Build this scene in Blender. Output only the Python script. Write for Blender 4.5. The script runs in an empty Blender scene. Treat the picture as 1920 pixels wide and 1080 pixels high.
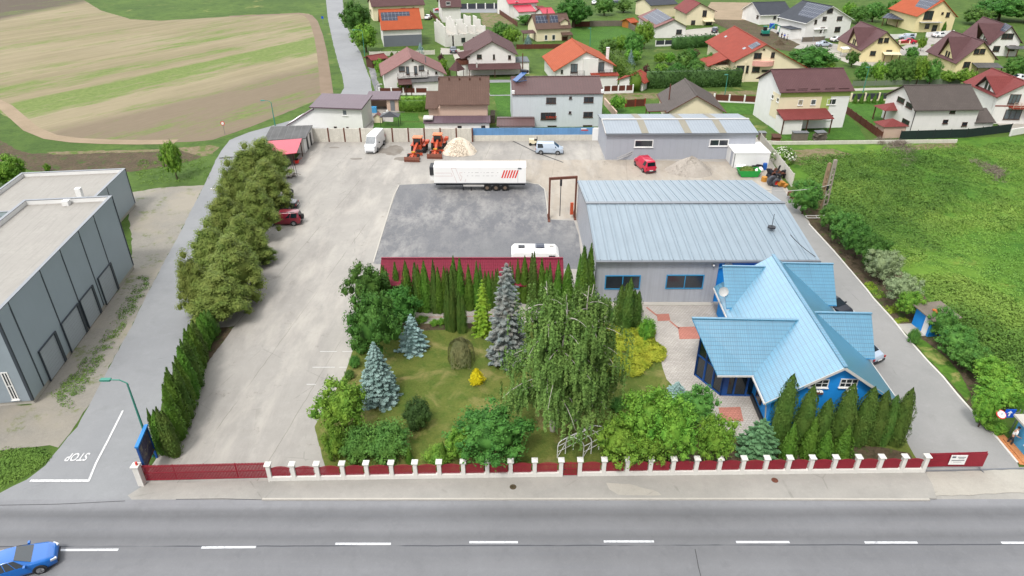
import bpy, bmesh, math, random
import numpy as np
from mathutils import Vector, Matrix
R=math.radians
S=bpy.context.scene
COL=S.collection
# ---------------- camera, world, sun, exposure ----------------
CH=36.0; PITCH=R(30); F=1280.0
cd=bpy.data.cameras.new('camera'); cam=bpy.data.objects.new('camera',cd); COL.objects.link(cam)
cd.lens=24; cd.sensor_width=36; cd.clip_start=.5; cd.clip_end=3000
cam.location=(0,0,CH); cam.rotation_euler=(R(60),0,0)
S.camera=cam
S.render.resolution_x=1920; S.render.resolution_y=1080
SUN_EL=R(58); SUN_AZ=R(205)   # azimuth measured clockwise from +Y: behind the camera and to its left
w=bpy.data.worlds.new("World"); S.world=w; w.use_nodes=True
nt=w.node_tree; bg=nt.nodes['Background']
sky=nt.nodes.new('ShaderNodeTexSky'); sky.sky_type='NISHITA'; sky.sun_disc=False
sky.sun_elevation=SUN_EL; sky.sun_rotation=SUN_AZ; sky.dust_density=6.0; sky.air_density=1.0; sky.ozone_density=1.0
hs=nt.nodes.new('ShaderNodeHueSaturation'); hs.inputs['Saturation'].default_value=.2
nt.links.new(sky.outputs[0],hs.inputs['Color']); bg.inputs[1].default_value=.15
# unseen bright cloud bank, added ahead-left for the blue roof's left slope to mirror
_tc=nt.nodes.new('ShaderNodeTexCoord'); _vm=nt.nodes.new('ShaderNodeVectorMath'); _vm.operation='DOT_PRODUCT'; nt.links.new(_tc.outputs['Generated'],_vm.inputs[0]); _vm.inputs[1].default_value=Vector((-.38,.74,.55)).normalized()
_mr=nt.nodes.new('ShaderNodeMapRange'); _mr.interpolation_type='SMOOTHSTEP'; nt.links.new(_vm.outputs['Value'],_mr.inputs[0]); _mr.inputs[1].default_value=.45; _mr.inputs[2].default_value=1.0
_mx=nt.nodes.new('ShaderNodeMix'); _mx.data_type='RGBA'; nt.links.new(_mr.outputs[0],_mx.inputs[0]); nt.links.new(hs.outputs[0],_mx.inputs[6]); _mx.inputs[7].default_value=(19,19.5,20,1); nt.links.new(_mx.outputs[2],bg.inputs[0])
ld=bpy.data.lights.new('sun','SUN'); ld.energy=1.9; ld.angle=R(9); ld.color=(1,.96,.91)
sun=bpy.data.objects.new('sun',ld); COL.objects.link(sun); sun.location=(-60,-60,120)
sd=Vector((math.sin(SUN_AZ)*math.cos(SUN_EL),math.cos(SUN_AZ)*math.cos(SUN_EL),math.sin(SUN_EL)))
sun.rotation_euler=sd.to_track_quat('Z','Y').to_euler()
S.view_settings.view_transform='Standard'; S.view_settings.look='None'
S.view_settings.exposure=0.02; S.view_settings.gamma=1
# ---------------- picture geometry: a pixel of the 1920 photo -> a point of the place ----------------
sp_,cp_=math.sin(PITCH),math.cos(PITCH)
def ray(x,y):
    a=(x-960)/F; b=(540-y)/F
    return Vector((a,cp_+b*sp_,-sp_+b*cp_))
CAM=Vector((0,0,CH))
def P(x,y,z=0.0):
    d=ray(x,y); t=(z-CH)/d.z; return Vector((d.x*t,d.y*t,z))
def HT(x,yb,yt,z=0):
    p=P(x,yb,z); d=ray(x,yt); return CH+d.z*p.y/d.y
def onplane(x,y,o,n):
    d=ray(x,y); t=(o-CAM).dot(n)/d.dot(n); return CAM+d*t
def zz(ox,oy,s): return lambda *a: tuple((ox+v/s) if i%2==0 else (oy+v/s) for i,v in enumerate(a))
Z2=zz(560,0,4.8); Z3=zz(920,0,4.8); Z4=zz(1240,0,4.8); Z5=zz(1520,0,4.8)
Z6=zz(480,130,4); Z7=zz(940,130,4); Z8=zz(1360,110,3.4286)
# ---------------- mesh builder ----------------
class MB:
    def __init__(s): s.v=[]; s.f=[]; s.m=[]
    def face(s,pts,m=0):
        b=len(s.v); s.v+= [tuple(p) for p in pts]; s.f.append(tuple(range(b,b+len(pts)))); s.m.append(m)
    def mesh(s,verts,faces,m=0):
        b=len(s.v); s.v+=[tuple(p) for p in verts]
        for f in faces: s.f.append(tuple(b+i for i in f)); s.m.append(m)
    def box(s,x0,x1,y0,y1,z0,z1,m=0):
        v=[(x0,y0,z0),(x1,y0,z0),(x1,y1,z0),(x0,y1,z0),(x0,y0,z1),(x1,y0,z1),(x1,y1,z1),(x0,y1,z1)]
        s.mesh(v,[(3,2,1,0),(4,5,6,7),(0,1,5,4),(1,2,6,5),(2,3,7,6),(3,0,4,7)],m)
    def obox(s,c,sz,rot,m=0):
        # box of size sz centred on c turned by the euler rot
        q=Matrix.Rotation(rot[2],3,'Z')@Matrix.Rotation(rot[1],3,'Y')@Matrix.Rotation(rot[0],3,'X'); c=Vector(c)
        v=[c+q@Vector((i*sz[0]/2,j*sz[1]/2,k*sz[2]/2)) for k in (-1,1) for i,j in ((-1,-1),(1,-1),(1,1),(-1,1))]
        s.mesh(v,[(3,2,1,0),(4,5,6,7),(0,1,5,4),(1,2,6,5),(2,3,7,6),(3,0,4,7)],m)
    def prism(s,poly,axis,a0,a1,m=0,caps=True):
        # poly: 2D points; axis: 'x' -> (y,z) poly, 'y' -> (x,z) poly, 'z' -> (x,y) poly
        def mk(p,a): return {'x':(a,p[0],p[1]),'y':(p[0],a,p[1]),'z':(p[0],p[1],a)}[axis]
        n=len(poly); v=[mk(p,a0) for p in poly]+[mk(p,a1) for p in poly]
        f=[(i,(i+1)%n,n+(i+1)%n,n+i) for i in range(n)]
        if caps: f+= [tuple(range(n-1,-1,-1)),tuple(range(n,2*n))]
        s.mesh(v,f,m)
    def tube(s,p0,p1,r0,r1=None,n=8,m=0,caps=True):
        if r1 is None: r1=r0
        p0=Vector(p0); p1=Vector(p1); d=(p1-p0).normalized()
        a=d.orthogonal().normalized(); b=d.cross(a)
        v=[]
        for p,r in ((p0,r0),(p1,r1)):
            for i in range(n):
                t=2*math.pi*i/n; v.append(p+(a*math.cos(t)+b*math.sin(t))*r)
        f=[(i,(i+1)%n,n+(i+1)%n,n+i) for i in range(n)]
        if caps: f+=[tuple(range(n-1,-1,-1)),tuple(range(n,2*n))]
        s.mesh(v,f,m)
    def path(s,pts,r,n=6,m=0):
        for a,b in zip(pts,pts[1:]): s.tube(a,b,r,r,n,m)
    def lathe(s,prof,c=(0,0,0),n=16,m=0):
        v=[]; c=Vector(c)
        for r,z in prof:
            for i in range(n):
                t=2*math.pi*i/n; v.append(c+Vector((r*math.cos(t),r*math.sin(t),z)))
        f=[]
        for k in range(len(prof)-1):
            for i in range(n): f.append((k*n+i,k*n+(i+1)%n,(k+1)*n+(i+1)%n,(k+1)*n+i))
        s.mesh(v,f,m)
    def bar(s,p0,p1,w,h,m=0):
        p0=Vector(p0); p1=Vector(p1); d=(p1-p0); L=d.length; d.normalize()
        a=d.cross(Vector((0,0,1)))
        if a.length<1e-4: a=Vector((1,0,0))
        a.normalize(); b=a.cross(d)
        v=[p+a*(i*w/2)+b*(j*h/2) for p in (p0,p1) for i,j in ((-1,-1),(1,-1),(1,1),(-1,1))]
        s.mesh(v,[(0,1,2,3),(7,6,5,4),(0,4,5,1),(1,5,6,2),(2,6,7,3),(3,7,4,0)],m)
    def data(s,name,mats,smooth=False,fix=True):
        me=bpy.data.meshes.new(name); me.from_pydata(s.v,[],s.f)
        for m in (mats if isinstance(mats,(list,tuple)) else [mats]): me.materials.append(m)
        if len(me.materials)>1: me.polygons.foreach_set('material_index',s.m)
        if fix:
            bm=bmesh.new(); bm.from_mesh(me)
            if smooth: bmesh.ops.remove_doubles(bm,verts=bm.verts,dist=1e-4)
            bmesh.ops.recalc_face_normals(bm,faces=bm.faces); bm.to_mesh(me); bm.free()
        # UV in metres: u runs level, v runs up the face
        uv=me.uv_layers.new(name='metres'); vs=me.vertices
        Zu=Vector((0,0,1)); data=[0.0]*(2*len(me.loops))
        for p in me.polygons:
            n=p.normal
            if abs(n.z)>.9999: u=Vector((1,0,0)); v=Vector((0,1,0))
            else:
                u=Zu.cross(n).normalized(); v=n.cross(u)
            for li in p.loop_indices:
                co=vs[me.loops[li].vertex_index].co
                data[2*li]=co.dot(u); data[2*li+1]=co.dot(v)
        uv.data.foreach_set('uv',data)
        if smooth: me.polygons.foreach_set('use_smooth',[True]*len(me.polygons))
        return me
    def build(s,name,mats,parent=None,smooth=False,fix=True,label=None):
        o=bpy.data.objects.new(name,s.data(name,mats,smooth,fix)); COL.objects.link(o)
        if parent: o.parent=parent
        if label: o['label']=label
        return o
def link(name,me,parent=None,label=None):
    o=bpy.data.objects.new(name,me); COL.objects.link(o)
    if parent: o.parent=parent
    if label: o['label']=label
    return o
def thing(name,label,cat,loc=(0,0,0),rz=0,group=None,scale=None):
    o=bpy.data.objects.new(name,None); COL.objects.link(o); o.location=loc; o.rotation_euler=(0,0,rz)
    o.empty_display_size=.1
    if scale: o.scale=scale if hasattr(scale,'__len__') else (scale,)*3
    return tag(o,label,cat,group)
def tag(o,label,cat,group=None):
    o['label']=label; o['category']=cat
    if group: o['group']=group
    return o
def struct(o,kind='structure',label=None,cat=None):
    o['kind']=kind
    if label: o['label']=label
    if cat: o['category']=cat
    return o
def copytree(root,loc,rz=0,scale=None,label=None,group=None):
    def cp(o,par):
        c=o.copy(); COL.objects.link(c); c.parent=par
        for ch in list(o.children): cp(ch,c)
        return c
    r=cp(root,None); r.location=loc; r.rotation_euler=(0,0,rz)
    if scale: r.scale=scale if hasattr(scale,'__len__') else (scale,)*3
    if label: r['label']=label
    if group: r['group']=group
    return r
# ---------------- materials ----------------
def L1(v):
    v/=255.0; return v/12.92 if v<=.04045 else ((v+.055)/1.055)**2.4
def rgb(r,g,b,k=.72): return (L1(r)*k,L1(g)*k,L1(b)*k,1)
class N:
    def __init__(s,name):
        s.m=bpy.data.materials.new(name); s.m.use_nodes=True; s.t=s.m.node_tree; s.b=s.t.nodes['Principled BSDF']; s._tc=None
    def n(s,t,**k):
        x=s.t.nodes.new('ShaderNode'+t)
        for a,b in k.items(): setattr(x,a,b)
        return x
    def l(s,a,b): s.t.links.new(a,b)
    def inp(s,sock,v):
        if hasattr(v,'is_output') or isinstance(v,bpy.types.NodeSocket): s.l(v,sock)
        else: sock.default_value=v
    def tc(s,w='Object'):
        if s._tc is None: s._tc=s.n('TexCoord')
        return s._tc.outputs[w]
    def pos(s): return s.n('NewGeometry').outputs['Position']
    def mapv(s,vec,scale=(1,1,1),rot=(0,0,0),loc=(0,0,0)):
        m=s.n('Mapping'); s.l(vec,m.inputs[0]); m.inputs['Scale'].default_value=scale; m.inputs['Rotation'].default_value=rot; m.inputs['Location'].default_value=loc; return m.outputs[0]
    def noise(s,vec,scale,detail=4,rough=.55,dist=0):
        x=s.n('TexNoise'); s.l(vec,x.inputs['Vector']); x.inputs['Scale'].default_value=scale; x.inputs['Detail'].default_value=detail; x.inputs['Roughness'].default_value=rough; x.inputs['Distortion'].default_value=dist
        return x.outputs['Fac']
    def voro(s,vec,scale,feature='F1',out='Distance'):
        x=s.n('TexVoronoi',feature=feature); s.l(vec,x.inputs['Vector']); x.inputs['Scale'].default_value=scale; return x.outputs[out]
    def ramp(s,f,stops):
        r=s.n('ValToRGB'); s.inp(r.inputs[0],f); e=r.color_ramp.elements
        while len(e)<len(stops): e.new(.5)
        for k,(p,c) in zip(e,stops): k.position=p; k.color=c if hasattr(c,'__len__') else (c,c,c,1)
        return r.outputs[0]
    def step(s,f,a,b): # smooth mask
        r=s.n('MapRange'); s.inp(r.inputs[0],f); r.inputs[1].default_value=a; r.inputs[2].default_value=b; return r.outputs[0]
    def mix(s,f,a,b,mode='MIX'):
        x=s.n('Mix',data_type='RGBA',blend_type=mode); s.inp(x.inputs[0],f); s.inp(x.inputs[6],a); s.inp(x.inputs[7],b); return x.outputs[2]
    def math(s,op,a,b=0,c=0):
        x=s.n('Math',operation=op); s.inp(x.inputs[0],a); s.inp(x.inputs[1],b)
        if op in('MULTIPLY_ADD','COMPARE'): s.inp(x.inputs[2],c)
        return x.outputs[0]
    def sep(s,vec):
        x=s.n('SeparateXYZ'); s.l(vec,x.inputs[0]); return x.outputs
    def line(s,coord,period,width,soft=.0,off=0.0):
        # 1 inside a line of the given width repeated every period
        f=s.math('FRACT',s.math('ADD',s.math('DIVIDE',coord,period),off))
        return s.math('LESS_THAN',f,width/period)
    def bump(s,h,strength=.3,dist=.05):
        b=s.n('Bump'); s.inp(b.inputs['Height'],h); b.inputs['Strength'].default_value=strength; b.inputs['Distance'].default_value=dist
        s.l(b.outputs[0],s.b.inputs['Normal'])
    def out(s,col,rough=.8,metal=0,spec=.4):
        s.inp(s.b.inputs['Base Color'],col); s.inp(s.b.inputs['Roughness'],rough); s.b.inputs['Metallic'].default_value=metal
        s.b.inputs['Specular IOR Level'].default_value=spec
        return s.m
def mul(c,k): return (c[0]*k,c[1]*k,c[2]*k,1)
def basic(name,col,rough=.7,var=.12,scale=1.5,metal=0,spec=.4,bump=0,streak=0):
    n=N(name); v=n.tc()
    f=n.noise(v,scale,5,.6); c=n.mix(n.step(f,.3,.7),mul(col,1-var),mul(col,1+var))
    f2=n.noise(v,scale*9,3); c=n.mix(n.step(f2,.3,.7),mul(col,1-var),c) if var>.05 else c
    if streak:
        f3=n.noise(n.mapv(n.tc('UV'),(4,.25,1)),1,4); c=n.mix(n.math('MULTIPLY',n.step(f3,.5,.8),streak),c,mul(col,.55))
    if bump: n.bump(f2,bump,.03)
    return n.out(c,rough,metal,spec)
def tiled(name,col,du=.33,dv=.35,dark=.72,rough=.75,var=.16,spec=.15,vert=True,metal=0,bump=.5,lw=.05):
    # courses up the slope (period dv) and columns along it (period du)
    n=N(name); uv=n.sep(n.tc('UV')); v=n.tc('UV')
    f=n.noise(v,.6,5,.6); c=n.mix(n.step(f,.3,.7),mul(col,1-var),mul(col,1+var))
    f2=n.noise(v,6,3); c=n.mix(n.step(f2,.35,.8),c,mul(col,1-var*1.6))
    wx=n.noise(v,.8,2); 
    h=n.math('FRACT',n.math('DIVIDE',uv[1],dv))
    c=n.mix(n.math('LESS_THAN',h,lw/dv),c,mul(col,dark))  # dark course line paints the shade of the groove between tiles
    if vert:
        g=n.math('SINE',n.math('MULTIPLY',uv[0],2*math.pi/du))
        c=n.mix(n.math('LESS_THAN',n.math('FRACT',n.math('DIVIDE',uv[0],du)),.14),c,mul(col,(1+dark)/2))
        hh=n.math('ADD',n.math('MULTIPLY',g,.4),n.math('MULTIPLY',h,-1))
    else: hh=n.math('MULTIPLY',h,-1)
    n.bump(hh,bump,.03)
    return n.out(c,rough,metal,spec)
def ribbed(name,col,du=.5,w=.06,dark=.7,rough=.5,var=.1,metal=0,axis=0,spec=.4,bump=.6,streak=.15,second=None):
    n=N(name); uv=n.sep(n.tc('UV')); v=n.tc('UV')
    f=n.noise(v,.35,5,.6); c=n.mix(n.step(f,.3,.7),mul(col,1-var),mul(col,1+var))
    sc=(2.5,.12,1) if axis==0 else (.12,2.5,1)
    f3=n.noise(n.mapv(v,sc),1,5); c=n.mix(n.math('MULTIPLY',n.step(f3,.45,.75),streak),c,mul(col,.6))
    ln=n.math('LESS_THAN',n.math('FRACT',n.math('DIVIDE',uv[axis],du)),w/du)
    c=n.mix(ln,c,mul(col,dark))
    n.bump(n.math('SUBTRACT',1,ln),bump,.03)
    return n.out(c,rough,metal,spec)
def foliage(name,c1,c2,c3=None,rough=.75,ns=.9):
    n=N(name); g=n.n('NewGeometry'); f=g.outputs['Random Per Island']
    o=n.n('ObjectInfo').outputs['Random']
    c=n.mix(f,c1,c2)
    big=n.noise(n.tc(),ns,3); c=n.mix(n.step(big,.38,.68),c,c3 if c3 else mul(c2,1.25))
    h=n.n('HueSaturation'); n.l(c,h.inputs['Color']); n.l(n.math('MULTIPLY_ADD',o,.3,.85),h.inputs['Value']); n.l(n.math('MULTIPLY_ADD',o,.03,.485),h.inputs['Hue'])
    n.out(h.outputs[0],rough,0,.25)
    n.b.inputs['Subsurface Weight'].default_value=0
    return n.m
# ================= shared materials =================
def yardwear(n,p,c):
    # darker tyre arcs, old joints between the poured bays, dusty lighter sweeps
    a=n.noise(n.mapv(p,(1,.22,1),(0,0,.12)),.35,6,.7,.1); c=n.mix(n.math('MULTIPLY',n.step(a,.48,.7),.6),c,rgb(146,142,138))
    b=n.noise(n.mapv(p,(1,.3,1),(0,0,-.1),(9,4,0)),.28,5,.65); c=n.mix(n.math('MULTIPLY',n.step(b,.48,.68),.6),c,rgb(206,200,190))
    s=n.sep(n.mapv(p,(1,1,1),(0,0,.12))); w_=n.noise(p,.6,3); j=n.math('LESS_THAN',n.math('FRACT',n.math('DIVIDE',n.math('ADD',s[0],n.math('MULTIPLY',w_,.25)),5.5)),.012)
    c=n.mix(n.math('MULTIPLY',n.math('MULTIPLY',j,n.step(n.noise(p,.15,2),.42,.55)),.5),c,rgb(120,116,106))
    d=n.noise(n.mapv(p,(1,1,1),(0,0,0),(3,70,0)),.5,6,.8); return n.mix(n.math('MULTIPLY',n.step(d,.6,.72),.6),c,rgb(112,104,96))
def m_asphalt(name,c1,c2,scale=.08,extra=None,speck=.12,cracks=0,spots=None):
    n=N(name); p=n.pos()
    a=n.noise(p,scale,6,.6); c=n.mix(n.step(a,.35,.65),c1,c2)
    b=n.noise(p,scale*9,5,.75,.1); c=n.mix(n.math('MULTIPLY',n.step(b,.5,.75),.3),c,mul(c1,1.22))
    b2=n.noise(n.mapv(p,(1,1,1),(0,0,.3),(31,7,0)),scale*4,6,.7,.2); c=n.mix(n.math('MULTIPLY',n.step(b2,.52,.72),.4),c,mul(c1,.72))
    g=n.noise(p,14,2,.8); c=n.mix(n.step(g,.3,.7),mul_node(n,c,1-speck),c)
    if cracks:
        v=n.voro(n.mapv(p,(1,1,1)),cracks,'DISTANCE_TO_EDGE'); wob=n.noise(p,.5,4)
        ck=n.math('MULTIPLY',n.math('LESS_THAN',v,.012*cracks*3.3),n.step(wob,.5,.6))
        c=n.mix(n.math('MULTIPLY',ck,.4),c,mul(c1,.5))
    if extra: c=extra(n,p,c)
    n.bump(g,.25,.02)
    return n.out(c,.9,0,.25)
def mul_node(n,c,k): return n.mix(1.0,c,(k,k,k,1),'MULTIPLY')
def green_ground(name,cols,scale=.12,fine=3.0,yellow=None,ystep=(.6,.72)):
    n=N(name); p=n.pos()
    a=n.noise(p,scale,6,.62,.3); c=n.mix(n.step(a,.36,.64),cols[0],cols[1])
    b=n.noise(p,scale*6,5,.65,.4); c=n.mix(n.step(b,.45,.7),c,cols[2])
    g=n.noise(p,fine,4,.75); c=n.mix(n.step(g,.3,.75),mul_node(n,c,.7),c)
    if yellow:
        y=n.noise(n.mapv(p,(1,1,1),(0,0,.5),(17,3,0)),scale*2.4,5,.6,.5); c=n.mix(n.step(y,*ystep),c,yellow)
    n.bump(g,.9,.12)
    return n.out(c,.95,0,.15)
G_dark=rgb(62,88,40); G_mid=rgb(88,120,48); G_lite=rgb(120,150,62); G_yel=rgb(170,160,100)
M_ground=green_ground('meadow_grass',[rgb(86,114,52),rgb(104,132,60),rgb(74,102,46)],.05,1.5,rgb(150,150,90),(.62,.74))
M_verge=green_ground('verge_grass',[rgb(82,125,45),rgb(105,148,55),rgb(70,105,40)],.2,2.5,rgb(165,160,98),(.56,.68))
M_lawn=green_ground('garden_lawn_grass',[rgb(108,124,56),rgb(132,140,70),rgb(94,120,50)],.16,5,rgb(164,152,100),(.52,.72))
M_lawn2=green_ground('bright_lawn_grass',[rgb(78,122,48),rgb(92,138,54),rgb(70,112,44)],.2,4)
M_weed=green_ground('rough_grass',[rgb(88,136,48),rgb(120,158,60),rgb(66,110,42)],.07,2.2,rgb(140,150,72),(.64,.78))
M_soil=green_ground('garden_soil',[rgb(104,90,74),rgb(122,106,86),rgb(82,78,56)],.4,6,rgb(80,100,50),(.55,.65))
M_drysoil=green_ground('dry_soil',[rgb(150,135,110),rgb(130,125,85),rgb(165,148,122)],.25,3,rgb(98,120,55),(.5,.6))
def gravelx(n,p,c):
    g=n.noise(p,3.5,4,.8); c=n.mix(n.math('MULTIPLY',n.step(g,.35,.7),.45),c,rgb(128,124,116))
    w_=n.noise(n.mapv(p,(1,1,1),(0,0,0),(2,8,0)),.45,6,.75); gr=n.mix(g,rgb(88,110,54),rgb(128,134,82)); c=n.mix(n.math('MULTIPLY',n.step(w_,.55,.63),.8),c,gr)
    return n.mix(n.math('MULTIPLY',n.step(n.noise(p,.12,3),.48,.62),.4),c,rgb(190,180,160))
M_gravel=m_asphalt('gravel_ground',rgb(176,171,160),rgb(158,154,146),.12,gravelx,.3)
M_dirt=m_asphalt('yard_dirt',rgb(194,184,170),rgb(180,170,156),.1,yardwear,.15)
M_conc=m_asphalt('old_concrete',rgb(184,180,173),rgb(168,164,158),.06,yardwear,.08,.16)
M_apron=m_asphalt('apron_concrete',rgb(196,191,180),rgb(186,182,172),.3,None,.1,.25)
M_pave=m_asphalt('pavement_asphalt',rgb(182,179,172),rgb(168,166,160),.25,None,.08,.1)
M_stainshade=m_asphalt('stain_shadow_concrete',rgb(138,130,120),rgb(160,154,146),.8,None,.15)
M_plastic0=basic('crack_filler',rgb(84,84,86),.9,.2,3); M_patch=m_asphalt('patched_asphalt',rgb(118,119,123),rgb(112,113,117),.3,None,.1)
M_drive=m_asphalt('drive_asphalt',rgb(166,165,163),rgb(156,156,154),.12,None,.08,.1)
M_side=m_asphalt('side_road_asphalt',rgb(160,162,164),rgb(150,152,155),.1,None,.08,.07)
def roadbands(n,p,c):
    y=n.sep(n.mapv(p,(1,1,1),(0,0,-.0025)))[1]
    wob=n.noise(n.mapv(p,(.03,.5,1)),1,4)
    yy=n.math('ADD',y,n.math('MULTIPLY_ADD',wob,.5,-.25))
    f=n.math('DIVIDE',n.math('SUBTRACT',yy,27),6.4)
    r=n.ramp(f,[(0,1.06),(.12,1.1),(.27,.96),(.36,.96),(.40,1.0),(.49,.85),(.60,1.1),(.68,1.03),(.77,.81),(.83,.92),(.90,1.3),(1,1.42)])
    c=n.mix(1.0,c,r,'MULTIPLY')
    s=n.noise(n.mapv(p,(.06,2.2,1)),1,5,.7); c=n.mix(n.math('MULTIPLY',n.step(s,.5,.75),.22),c,mul(rgb(120,124,132),1))
    wy=n.noise(n.mapv(p,(.5,0,0)),1,4)
    sy=n.math('ABSOLUTE',n.math('SUBTRACT',n.math('ADD',y,n.math('MULTIPLY',wy,.12)),29.53))
    return n.mix(n.math('MULTIPLY',n.math('LESS_THAN',sy,.045),n.step(n.noise(n.mapv(p,(.2,1,1)),1,3),.35,.5)),c,rgb(88,90,96))
M_road=m_asphalt('main_road_asphalt',rgb(134,135,138),rgb(128,129,132),.2,roadbands,.07)
def patchy(n,p,c):
    b=n.noise(n.mapv(p,(1.1,.5,1),(0,0,.1),(5,5,0)),.4,8,.78,.15); b2=n.noise(n.mapv(p,(1,1,1),(0,0,0),(50,9,0)),.05,2,.5)
    return n.mix(n.math('MULTIPLY',n.math('MULTIPLY',n.step(b,.44,.62),n.step(b2,.36,.55)),.6),c,rgb(180,178,174))
M_millings=m_asphalt('grey_chippings',rgb(138,139,142),rgb(128,129,134),.12,patchy,.35)
def paver(name,c1,lw=.02,d=.3):
    n=N(name); p=n.pos(); s=n.sep(n.mapv(p,(1,1,1),(0,0,.03)))
    a=n.noise(p,.35,5,.6); c=n.mix(n.step(a,.35,.65),mul(c1,.85),mul(c1,1.06))
    br=n.n('TexBrick'); n.l(p,br.inputs['Vector']); br.inputs['Scale'].default_value=1; br.inputs['Brick Width'].default_value=d; br.inputs['Row Height'].default_value=d*.7; br.inputs['Mortar Size'].default_value=lw
    br.inputs['Color1'].default_value=(1,1,1,1); br.inputs['Color2'].default_value=(.86,.86,.86,1); br.inputs['Mortar'].default_value=(.6,.6,.58,1)
    c=n.mix(1.0,c,br.outputs[0],'MULTIPLY'); return n.out(c,.85,0,.3)
M_paver=paver('light_pavers',rgb(205,198,190))
M_redpaver=paver('red_pavers',rgb(206,138,122))
M_orange=paver('orange_tiles',rgb(222,150,96),.01,.3)
M_kerb=basic('kerb_concrete',rgb(205,200,190),.85,.12,3,bump=.2)
M_kerbw=basic('white_kerb',rgb(232,228,220),.8,.08,3)
def m_paint():
    n=N('road_paint'); p=n.pos(); a=n.noise(p,5,5,.8); c=n.mix(n.step(a,.34,.5),rgb(178,180,184),rgb(232,234,238)); return n.out(c,.8,0,.3)
M_paint=m_paint()
def m_worn():
    n=N('worn_paint'); p=n.pos(); a=n.noise(p,7,5,.75)
    c=n.mix(n.step(a,.36,.46),rgb(168,170,172),rgb(238,238,238)); return n.out(c,.8,0,.3)
M_worn=m_worn()
# field: strips of weeds run along the tilled rows
_a=P(40,195); _b=P(590,75); FD=(_b-_a).normalized(); FA=math.atan2(FD.y,FD.x)
def fieldmat():
    n=N('tilled_field'); p=n.pos()
    q=n.mapv(p,(1,1,1),(0,0,0),(-_a.x,-_a.y,0)); rt=n.n('VectorRotate',rotation_type='Z_AXIS'); n.l(q,rt.inputs['Vector']); rt.inputs['Angle'].default_value=-FA
    r=rt.outputs[0]; s=n.sep(r)
    st=n.noise(n.mapv(r,(.012,.28,1)),1,6,.65); c=n.mix(n.step(st,.35,.65),rgb(146,136,108),rgb(168,156,126))
    big=n.noise(r,.02,3,.5); c=n.mix(n.math('MULTIPLY',n.step(big,.45,.6),.4),c,rgb(180,168,140))
    # darker, freshly worked soil towards the farmyard corner and at the far left
    dk=n.step(n.math('ADD',s[1],n.math('MULTIPLY_ADD',n.noise(r,.05,4),10,-5)),-20,-27); c=n.mix(n.math('MULTIPLY',dk,.85),c,rgb(138,124,106))
    dk2=n.step(n.math('SUBTRACT',n.math('MULTIPLY',s[1],1.0),n.math('MULTIPLY',s[0],.45)),88,96); c=n.mix(dk2,c,rgb(110,100,88))
    fine=n.noise(n.mapv(r,(.25,1.5,1)),1,5,.75); c=n.mix(n.step(fine,.3,.7),mul_node(n,c,.84),c)
    # weeds
    wn=n.noise(n.mapv(r,(.10,.5,1)),1,7,.72)
    sp=n.noise(n.mapv(r,(.02,.09,1)),1,3,.5)
    dm=n.math('ADD',n.math('MULTIPLY',n.step(sp,.38,.62),.24),n.math('MULTIPLY_ADD',wn,1.0,-.27))
    def band(w0,hw,amp):
        d=n.math('ABSOLUTE',n.math('SUBTRACT',s[1],w0)); return n.math('MULTIPLY',n.math('SUBTRACT',1,n.step(d,hw*.5,hw*1.5)),amp)
    dm=n.math('ADD',dm,band(0,2.6,.34)); dm=n.math('ADD',dm,band(-7.5,4.4,.17)); dm=n.math('ADD',dm,band(13,5,.12)); dm=n.math('ADD',dm,band(26,4,.09)); dm=n.math('ADD',dm,.075)
    g2=n.noise(r,.9,5,.75)
    gc=n.mix(n.step(g2,.35,.65),rgb(96,124,54),rgb(128,148,80))
    c=n.mix(n.math('MULTIPLY',n.step(n.math('ADD',dm,n.math('MULTIPLY_ADD',g2,.3,-.15)),.46,.66),.85),c,gc)
    n.bump(fine,.5,.15); return n.out(c,.95,0,.1)
M_field=fieldmat()
M_track=m_asphalt('dirt_track',rgb(176,156,130),rgb(160,142,116),.2,None,.15)
M_trackr=m_asphalt('brown_dirt_track',rgb(150,130,110),rgb(138,120,98),.2,None,.15)
# ================= ground sheets =================
def spline(pts,step):
    out=[]; n=len(pts)
    for i in range(n):
        a=pts[i]; b=pts[(i+1)%n]; k=max(1,int((b-a).length/step))
        for j in range(k): out.append(a.lerp(b,j/k))
    return out
def sheet(name,px,z,mat,jit=0,step=.6,thick=0,kind='structure',world=False,label=None,seed=1):
    rg=random.Random(seed)
    pts=[Vector((p[0],p[1],0)) if world else P(*p) for p in px]
    if jit:
        pts=spline(pts,step); ph=rg.random()*9
        pts=[p+Vector((math.sin(i*.37*1.3+ph)*.5+rg.uniform(-1,1),math.cos(i*.51+ph)*.5+rg.uniform(-1,1),0))*jit for i,p in enumerate(pts)]
    bm=bmesh.new(); vs=[bm.verts.new((p.x,p.y,z)) for p in pts]; f=bm.faces.new(vs)
    bmesh.ops.recalc_face_normals(bm,faces=[f])
    if f.normal.z<0: f.normal_flip()
    if thick:
        r=bmesh.ops.extrude_face_region(bm,geom=[f]); 
        for v in [e for e in r['geom'] if isinstance(e,bmesh.types.BMVert)]: v.co.z=z
        for v in vs: v.co.z=z-thick
        bmesh.ops.recalc_face_normals(bm,faces=bm.faces)
    bmesh.ops.triangulate(bm,faces=[g for g in bm.faces if len(g.verts)>4])
    me=bpy.data.meshes.new(name); bm.to_mesh(me); bm.free(); me.materials.append(mat)
    o=link(name,me)
    if kind: struct(o,kind,label)
    return o
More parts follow.
